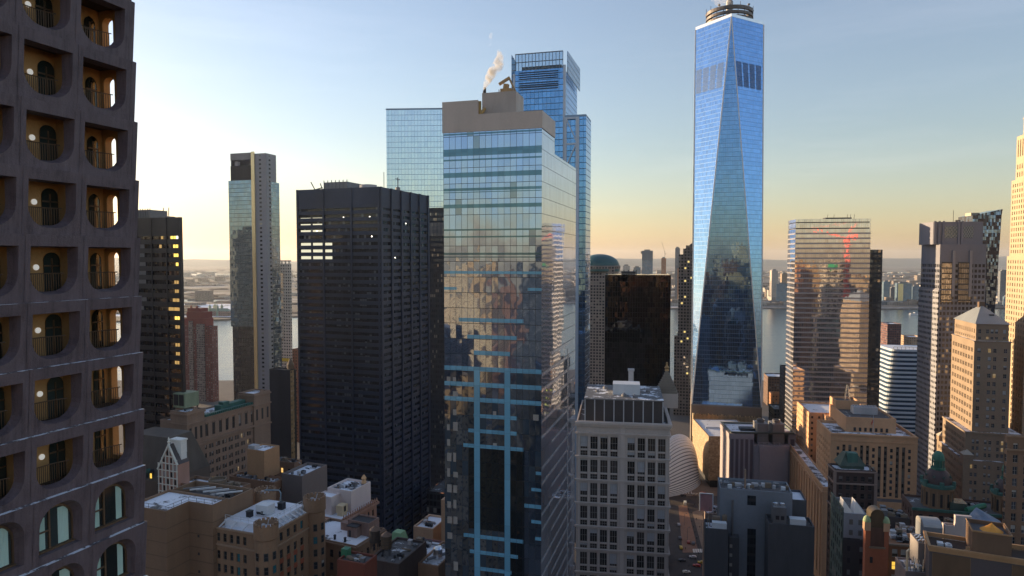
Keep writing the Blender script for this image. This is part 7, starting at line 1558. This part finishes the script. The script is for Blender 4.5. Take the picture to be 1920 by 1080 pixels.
    mb.face([(-11000,7300,1.6),(-2200,7600,1.6),(-2600,8500,1.6),(-12500,8700,1.6)]); mb.face([(1200,8800,1.6),(9000,8200,1.6),(11000,9200,1.6),(1500,9500,1.6)]); mb.face([(-2600,3050,1.6),(-1150,2950,1.6),(-1000,3060,1.6),(-2700,3260,1.6)])
    mb.build('water', W, kind='structure')
    sn = snow_roof('snow_field', (.2,.17,.15), .75, .004); mb = MB(); mb.face([(-2000,2260,1.5),(-900,2200,1.5),(-780,2420,1.5),(-1000,2800,1.5),(-2300,2900,1.5)]); mb.build('ground', sn, kind='structure')
    # sheds along the far quay
    for px, w, h, lb in ((1438,95,11,'low dark quay shed across the river, just right of the tapering tower'),(1462,70,14,'low quay shed across the river, just left of the banded tower'),(1672,80,12,'grey quay shed at the waterline right of the banded tower'),(1700,60,9,'flat pale quay shed at the waterline left of the notched tower')):
        p = gp(px, 571.5, 1.2); o = empty('quay_shed', (p.x, p.y, 1.2), 0, lb, 'shed', 'sheds on the far quay'); mb = MB(); mb.box(-w/2, w/2, 0, 24, 0, h); mb.build('wall', JC[3], o); mb = MB(); mb.face([(-w/2-1,-1,h+.1),(w/2+1,-1,h+.1),(w/2+1,12,h+4),(-w/2-1,12,h+4)]); mb.face([(w/2+1,25,h+.1),(-w/2-1,25,h+.1),(-w/2-1,12,h+4),(w/2+1,12,h+4)]); mb.build('roof', GREYM, o)
    p = gp(1712, 590, -2.4); o = empty('ferry', (p.x, p.y, -2.4), .1, 'small pale ferry on the river left of the notched grey tower', 'ferry'); mb = MB(); mb.prism([(-16,0),(-13,-4),(14,-4),(20,0),(14,4),(-13,4)], 0, 2.6); mb.build('hull', WHITEM, o); mb = MB(); mb.box(-11, 10, -3.2, 3.2, 2.6, 5.4); mb.build('cabin', PALE, o); mb = MB(); mb.box(3, 8, -2, 2, 5.4, 7.6); mb.build('wheelhouse', WHITEM, o)
across()

# ------------------------------------------------------------------ the city behind and beside the viewpoint: seen mirrored in the glass, and shading the streets
def around():
    G = 'buildings round the viewpoint seen mirrored in the glass'
    mats = [facade('mirror_city_tan', (.6,.36,.16), (.03,.027,.025), 3.4, 3.8, (.28,.72), (.28,.75)), facade('mirror_city_brown', (.11,.065,.045), (.03,.03,.03), 3.2, 3.7, (.25,.75), (.3,.75)), facade('mirror_city_grey', (.1,.095,.095), (.03,.04,.05), 3, 3.8, (.2,.8), (.25,.8), gm=.5),
            facade('mirror_city_rust', (.28,.12,.06), (.03,.027,.025), 3.2, 3.6, (.28,.72), (.28,.75)), facade('mirror_city_dark', (.05,.05,.055), (.06,.07,.08), 2, 3.9, (.1,.9), (.3,.9), gm=.5), facade('mirror_city_pale', (.7,.48,.26), (.04,.04,.04), 3.2, 3.7, (.25,.7), (.3,.75))]
    kinds = ['tan', 'brown', 'grey', 'rust red', 'dark', 'pale']
    rr = random.Random(5)
    def put(x, y, w, d, h, k, th=-.3, step=True):
        o = empty('masonry_tower', (x, y, 0), th, kinds[k]+' masonry building put outside the frame for its mirror image or its shade', 'building', G+', '+kinds[k]); mb = MB(); hs = h*rr.uniform(.72, .88) if step else h
        mb.roofbox(-w/2, w/2, -d/2, d/2, 0, hs, 1, .5); mb.build('wall', [mats[k], BARE], o)
        if step: mb = MB(); mb.roofbox(-w*.36, w*.36, -d*.36, d*.36, hs-1, h, 1, .5); mb.build('upper_storeys', [mats[k], BARE], o); mb = MB(); mb.box(-w*.15, w*.15, -d*.15, d*.15, h-1, h+6); mb.build('tank_house', mats[k], o)
    for row, (y, hmin, hmax) in enumerate(((-75, 70, 130), (-150, 120, 172), (-235, 140, 186), (-330, 130, 192), (-450, 120, 190), (-600, 110, 190), (-780, 100, 185))):
        n = 7+row; span = 260+90*row
        for i in range(n):
            x = -span*.75+span*1.75*(i+.5)/n+rr.uniform(-12, 12); h = rr.uniform(hmin, hmax)
            put(x, y+rr.uniform(-18, 18), rr.uniform(26, 44), rr.uniform(24, 40), h, rr.choice([0,0,1,2,3,3,4,5]))
    for x, y, w, d, h, k in ((-18,-205,22,24,186,0),(18,-225,24,24,184,5),(44,-200,20,24,180,3),(-95,-240,30,26,187,5),(-55,-190,34,30,208,0),(60,-260,36,34,214,5),(150,-420,44,40,232,4),(-120,-420,40,40,222,3)): put(x, y, w, d, h, k)
    # towers left of the frame, added to block sun from the lower streets
    for x, y, w, d, h, k in ((-330,300,62,40,246,4),(-225,205,44,34,188,1),(-440,395,56,44,226,2),(-520,520,60,50,210,0),(-620,640,60,50,200,2),(-300,130,50,40,170,3),(-420,240,50,50,205,0),(-700,760,70,60,190,1),(-560,420,50,50,215,5)): put(x, y, w, d, h, k, step=(h < 200))
    for x, y, w, d, h, k in ((-250,40,50,40,172,0),(-330,100,50,44,186,3),(-235,-70,44,40,164,1),(-410,30,60,44,195,2),(-430,160,50,44,190,5),(-340,-50,54,40,182,4),(-520,110,60,50,205,1),(-480,250,50,44,200,0)): put(x, y, w, d, h, k, step=False)  # unseen towers added to shade the lower part of the mirrored city
    # right of the frame
    for x, y, w, d, h, k in ((250,120,40,36,120,1),(330,160,44,40,150,2),(390,330,46,40,170,0),(420,240,50,44,140,4),(180,40,36,30,110,3),(470,420,60,40,150,1),(350,60,40,40,160,5)): put(x, y, w, d, h, k)
    # an unfinished tower with a red crane: the banded glass tower mirrors both
    o = empty('unfinished_tower', (300, 268, 0), -.15, 'unfinished pale concrete tower seen mirrored in the banded glass tower', 'building'); cm = facade('raw_concrete_frame', (.5,.41,.3), (.06,.05,.04), 7, 4, (.12,.88), (.25,.9), blind=.2, bcol=(.3,.25,.2)); gl = curtain('fresh_glass', (.25,.3,.3), (.3,.28,.25), 2, 4, .2, .4, tilt=.05)
    mb = MB(); mb.box(-15, 13, -10, 12, 122, 186); mb.build('frame', cm, o); mb = MB(); mb.box(-24, 14, -12, 14, 0, 122); mb.build('curtain_wall', gl, o); mb = MB(); mb.box(-10, -3, 11.9, 12.5, 178, 184); mb.build('green_netting', plain('green_netting', (.03,.3,.14), .8, .1), o)
    for i in range(9): mb = MB(); x = -14+3.2*i; mb.bar((x,6,186), (x,6,186+rr.uniform(4, 11)), .8); mb.build('column_stub', cm, o)
    mb = MB(); mb.box(-25, -23, 10, 15, 60, 122); mb.build('hoist', plain('hoist_frame', (.5,.4,.28), .7, .1), o)
    c = empty('tower_crane', (310, 284, 0), .5, 'red lattice tower crane, seen mirrored in the banded glass tower', 'crane'); red = plain('crane_red', (.62,.05,.035), .5, .1)
    mb = MB(); s = 1.7
    for sx, sy in ((-1,-1),(1,-1),(1,1),(-1,1)): mb.bar((sx*s,sy*s,0), (sx*s,sy*s,212), .55)
    z = 0; k = 0
    while z < 210:
        for a, b in (((-1,-1),(1,-1)),((1,-1),(1,1)),((1,1),(-1,1)),((-1,1),(-1,-1))): p, q = (a, b) if k % 2 else (b, a); mb.bar((p[0]*s,p[1]*s,z), (q[0]*s,q[1]*s,z+4), .35)
        z += 4; k += 1
    mb.build('mast', red, c); mb = MB(); mb.box(-3, 3, -3, 3, 212, 216); mb.build('slewing_cab', red, c); mb = MB()
    for q in (-1.1, 1.1): mb.bar((q,0,214), (q+10,0,232), .5); mb.bar((q,0,214), (q-44,4,226), .55)
    mb.bar((0,0,232),(-44,4,227),.25); mb.bar((9,0,232),(-2,0,214),.4); mb.build('jib', red, c)
    mb = MB(); mb.box(4, 12, -2, 2, 214, 218); mb.build('counterweight', red, c)
around()

# ------------------------------------------------------------------ the street corner far below
def street():
    def poly(nm, pts, z, m, kind='structure'): mb = MB(); mb.face([tuple(gp(px, py, z)) for px, py in pts]); return mb.build(nm, m, kind=kind)
    asph = plain('asphalt', (.055,.05,.05), .85, .2, .3); pave = plain('plaza_stone', (.2,.165,.135), .85, .2, .25); pink = plain('pink_paving', (.23,.14,.1), .85, .15, .3); wht = plain('road_paint', (.6,.58,.55), .7, .15)
    poly('road', [(1180,1140),(1345,1140),(1335,915),(1262,915)], .006, asph)
    poly('pavement', [(1298,960),(1345,945),(1345,1060),(1325,1060)], .13, pave); poly('plaza', [(1240,930),(1350,930),(1350,900),(1240,900)], .012, pave)
    poly('path', [(1272,948),(1288,948),(1310,1036),(1280,1036)], .012, pink)
    for i in range(7):
        f = i*7; o = poly('road_marking', [(1300+f*.62,1036+f*.0),(1303.5+f*.62,1036),(1302+f*.62,1029),(1298.5+f*.62,1029)], .018, wht)
    for i in range(6): poly('road_marking', [(1262+f_*6.,922),(1265+f_*6.,922),(1265+f_*6,926),(1262+f_*6,926)] if False else [(1270+i*5,921),(1272+i*5,921),(1272.5+i*5,926),(1270.5+i*5,926)], .018, wht)
    tyre = plain('tyre_rubber', (.02,.02,.02), .8, .1); cw = glass_win('car_window', tint=(.02,.025,.03), blind=0)
    def car(px, py, rz, col, lab, big=False):
        o = empty('delivery_van' if big else 'car', tuple(gp(px, py, .02)), rz, lab, 'van' if big else 'car', None); L, W, H = (6.2, 2.1, 2.6) if big else (4.6, 1.85, 1.45); m = plain('car_paint_%d' % px, col, .3, .05)
        mb = MB(); prof = [(-L/2,.35),(L/2,.35),(L/2,.85),(L/2-.1,1.0),(L*.2 if not big else L*.38,1.05 if not big else 1.3),(L*.06 if not big else L*.28,H),(-L*.34 if not big else -L/2+.05,H),(-L/2+.02,1.0 if not big else 1.2)]
        n = len(prof)
        for i in range(n): a, b = prof[i], prof[(i+1)%n]; mb.face([(a[0],-W/2,a[1]),(a[0],W/2,a[1]),(b[0],W/2,b[1]),(b[0],-W/2,b[1])][::-1])
        mb.face([(p[0],-W/2,p[1]) for p in prof]); mb.face([(p[0],W/2,p[1]) for p in prof[::-1]]); mb.build('body', m, o)
        mb = MB(); a, b = prof[4], prof[5]; mb.face([(a[0]-.05,-W/2+.15,a[1]+.06),(a[0]-.05,W/2-.15,a[1]+.06),(b[0]+.08,W/2-.2,b[1]-.06),(b[0]+.08,-W/2+.2,b[1]-.06)]); mb.build('windscreen', cw, o)
        for s in (-1, 1): mb = MB(); y = s*(W/2+.01); q = [(-L*.3,y,1.0),(L*.12,y,1.0),(L*.04,y,H-.12),(-L*.28,y,H-.12)]; mb.face(q if s < 0 else q[::-1]); mb.build('side_window', cw, o)
        for sx in (-.32, .32):
            for s in (-1, 1): mb = MB(); mb.lathe([(.01,0),(.34,0),(.34,.22),(.01,.22)], 14); w = mb.build('wheel', tyre, o); w.location = (sx*L, s*W/2-(.11), .34); w.rotation_euler = (math.pi/2, 0, 0); w.location.y += .11*1
    car(1284.5, 946, 1.35, (.7,.68,.65), 'white delivery van parked on the road beside the white terracotta block', True)
    car(1299, 1046, 2.9, (.5,.5,.52), 'silver car crossing the junction, nearer the crossing stripes'); car(1306.5, 1062, 2.8, (.4,.05,.04), 'red car at the junction by the dark slab wing'); car(1279, 1052, .2, (.05,.05,.06), 'black car waiting beside the white block at the junction'); car(1287, 1074, .1, (.6,.58,.55), 'white car at the bottom of the street beside the white block')
    car(1291, 1018, 1.3, (.3,.07,.05), 'dark red car standing on the pink paved strip'); car(1300, 1020, 1.25, (.08,.09,.11), 'dark blue car driving beside the pink paved strip')
    for px, py, rz, c, l in ((1275,1010,1.4,(.08,.08,.09),'black car on the left lane, second up from the junction'),(1277,1028,1.4,(.55,.4,.06),'yellow taxi on the left lane just above the junction'),(1273,985,1.4,(.4,.4,.42),'grey car on the left lane level with the white hoarding'),(1281,930,.2,(.06,.06,.07),'black car passing in front of the ribbed white hall'),(1303,928,.2,(.5,.48,.45),'pale car passing in front of the ribbed white hall'),(1318,925,.2,(.3,.05,.04),'maroon car passing in front of the ribbed white hall'),(1315,1056,2.9,(.55,.4,.06),'yellow taxi beside the dark slab wing at the junction')): car(px, py, rz, c, l)
    # pedestrians, a few pixels each
    me = bpy.data.meshes.new('person'); J = [(0,0,.95),(0,0,1.25),(0,0,1.45),(0,0,1.55),(0,.02,1.7),(.12,.02,.5),(.14,.12,.06),(-.12,-.02,.5),(-.14,-.16,.06),(.24,0,1.38),(.3,-.04,1.1),(.3,.08,.85),(-.24,0,1.38),(-.3,.04,1.1),(-.3,-.08,.85),(.14,-.1,.03),(-.14,-.36,.03)]
    E = [(0,1),(1,2),(2,3),(3,4),(0,5),(5,6),(0,7),(7,8),(2,9),(9,10),(10,11),(2,12),(12,13),(13,14),(6,15),(8,16)]; rd = [.17,.17,.16,.07,.12,.085,.055,.085,.055,.075,.055,.04,.075,.055,.04,.05,.05]
    me.from_pydata(J, E, []); coats = [plain('coat_%d' % i, c, .9, .1) for i, c in enumerate([(.03,.03,.035), (.05,.04,.06), (.14,.05,.04)])]
    me.materials.append(coats[0]); pr = bpy.data.objects.new('person', me); COL.objects.link(pr); md = pr.modifiers.new('skin', 'SKIN'); sv = me.skin_vertices[0].data if me.skin_vertices else None
    if sv is None:
        bpy.context.view_layer.objects.active = pr; bpy.ops.mesh.customdata_skin_add(); sv = me.skin_vertices[0].data
    for q, r in zip(sv, rd): q.radius = (r, r*.8)
    sv[0].use_root = True; pr.modifiers.new('smooth', 'SUBSURF').levels = 1
    spots = [(1290,957),(1294,968),(1297,980),(1300,990),(1303,1000),(1306,1011),(1298,962),(1306,975),(1312,990),(1318,968),(1285,1030),(1310,1040),(1292,1062),(1316,955),(1302,948),(1309,1024)]
    for i, (px, py) in enumerate(spots):
        o = pr if i == 0 else pr.copy()
        if i: COL.objects.link(o)
        o.location = gp(px, py, .14); o.rotation_euler = (0, 0, R.uniform(0, 6)); tag(o, 'tiny pedestrian in a dark coat walking on the street beside the white block', 'person', 'pedestrians on the street below')
    lp = None
    for i, (px, py) in enumerate(((1289,1012),(1283,985),(1305,1030),(1315,1000))):
        o = empty('street_lamp', tuple(gp(px, py, .02)), .4, 'thin grey street lamp on the pavement below, one of four beside the road', 'street lamp', 'street lamps by the plaza'); mb = MB(); mb.tube([(0,0,0),(0,0,7.6),(.3,0,8.2),(1.6,0,8.5)], .1, 7); mb.build('pole', GREYM, o); mb = MB(); mb.box(1.3, 2.2, -.18, .18, 8.35, 8.5); mb.build('lamp_head', DARKM, o)
    # shop front with a bright hoarding and stacked roofs beside the slab block
    B = Bld('corner_shop_block', 'low corner block with a white framed hoarding, left of the blue grey slab', 1322, 962, 345, -12, w=16, d=14, near='L'); block(B, plain('shop_brick', (.14,.12,.12), .85, .2, .3), SNOW, par=.5); scatter_plant(B, 0, 16, 0, 14, B.zt-.5, 7)
    mb = MB(); z = B.zt; mb.box(-2.5, 4, 3, 3.3, z, z+9); o = B.part('hoarding', mb, plain('hoarding_board', (.3,.18,.2), .8, .3, .4)); mb = MB(); mb.bar((-2.5,2.9,z), (-2.5,2.9,z+9.3), .5); mb.bar((4,2.9,z), (4,2.9,z+9.3), .5); mb.bar((-2.5,2.9,z+9.2), (4,2.9,z+9.2), .5); mb.build('frame', WHITEM, o)
street()

# ------------------------------------------------------------------ steam
def steam(nm, lb, px, py, Y, path, dens):
    t = NT(nm+'_vapour'); v = t.node('ShaderNodeVolumePrincipled'); g = t.geo().outputs['Position']; n = t.noise(g, .55 if Y < 300 else .2, 4, .65).outputs[0]
    t.link(t.m('MULTIPLY', t.m('MAXIMUM', t.m('SUBTRACT', n, .42), 0.), dens*6), v.inputs['Density']); v.inputs['Color'].default_value = (.97,.95,.93,1); v.inputs['Anisotropy'].default_value = .2; t.t.links.new(v.outputs[0], t.out.inputs['Volume'])
    mb = MB(); P = [at(x, y, Y) for x, y, r in path]; r = [q[2]/FP*Y for q in path]; n = 14
    rings = []
    for p, s in zip(P, r): rings.append([(p.x+s*math.cos(2*math.pi*k/n), p.y+s*math.sin(2*math.pi*k/n), p.z) for k in range(n)])
    for a, b in zip(rings, rings[1:]):
        for k in range(n): mb.face([a[k], a[(k+1)%n], b[(k+1)%n], b[k]])
    mb.face(rings[0][::-1]); mb.face(rings[-1]); mb.build(nm, t.mat, smooth=False, kind='stuff')
steam('steam', '', 907, 160, 143, [(907,168,1.5),(911,160,5),(915,151,8),(921,141,11),(928,131,13),(933,122,12),(935,113,9),(938,105,7),(936,97,4),(932,90,2)], 1.1)
steam('steam', '', 918, 82, 143, [(914,90,1),(915,86,4),(917,82,5),(919,78,3),(920,66,4),(922,61,2)], .28)
steam('steam', '', 1356, 8, 640, [(1356,14,6),(1358,8,15),(1352,0,18),(1346,-8,16)], .05)
steam('steam', '', 457, 270, 562, [(457,285,2),(457,277,5),(458,269,5),(457,262,2)], .04)
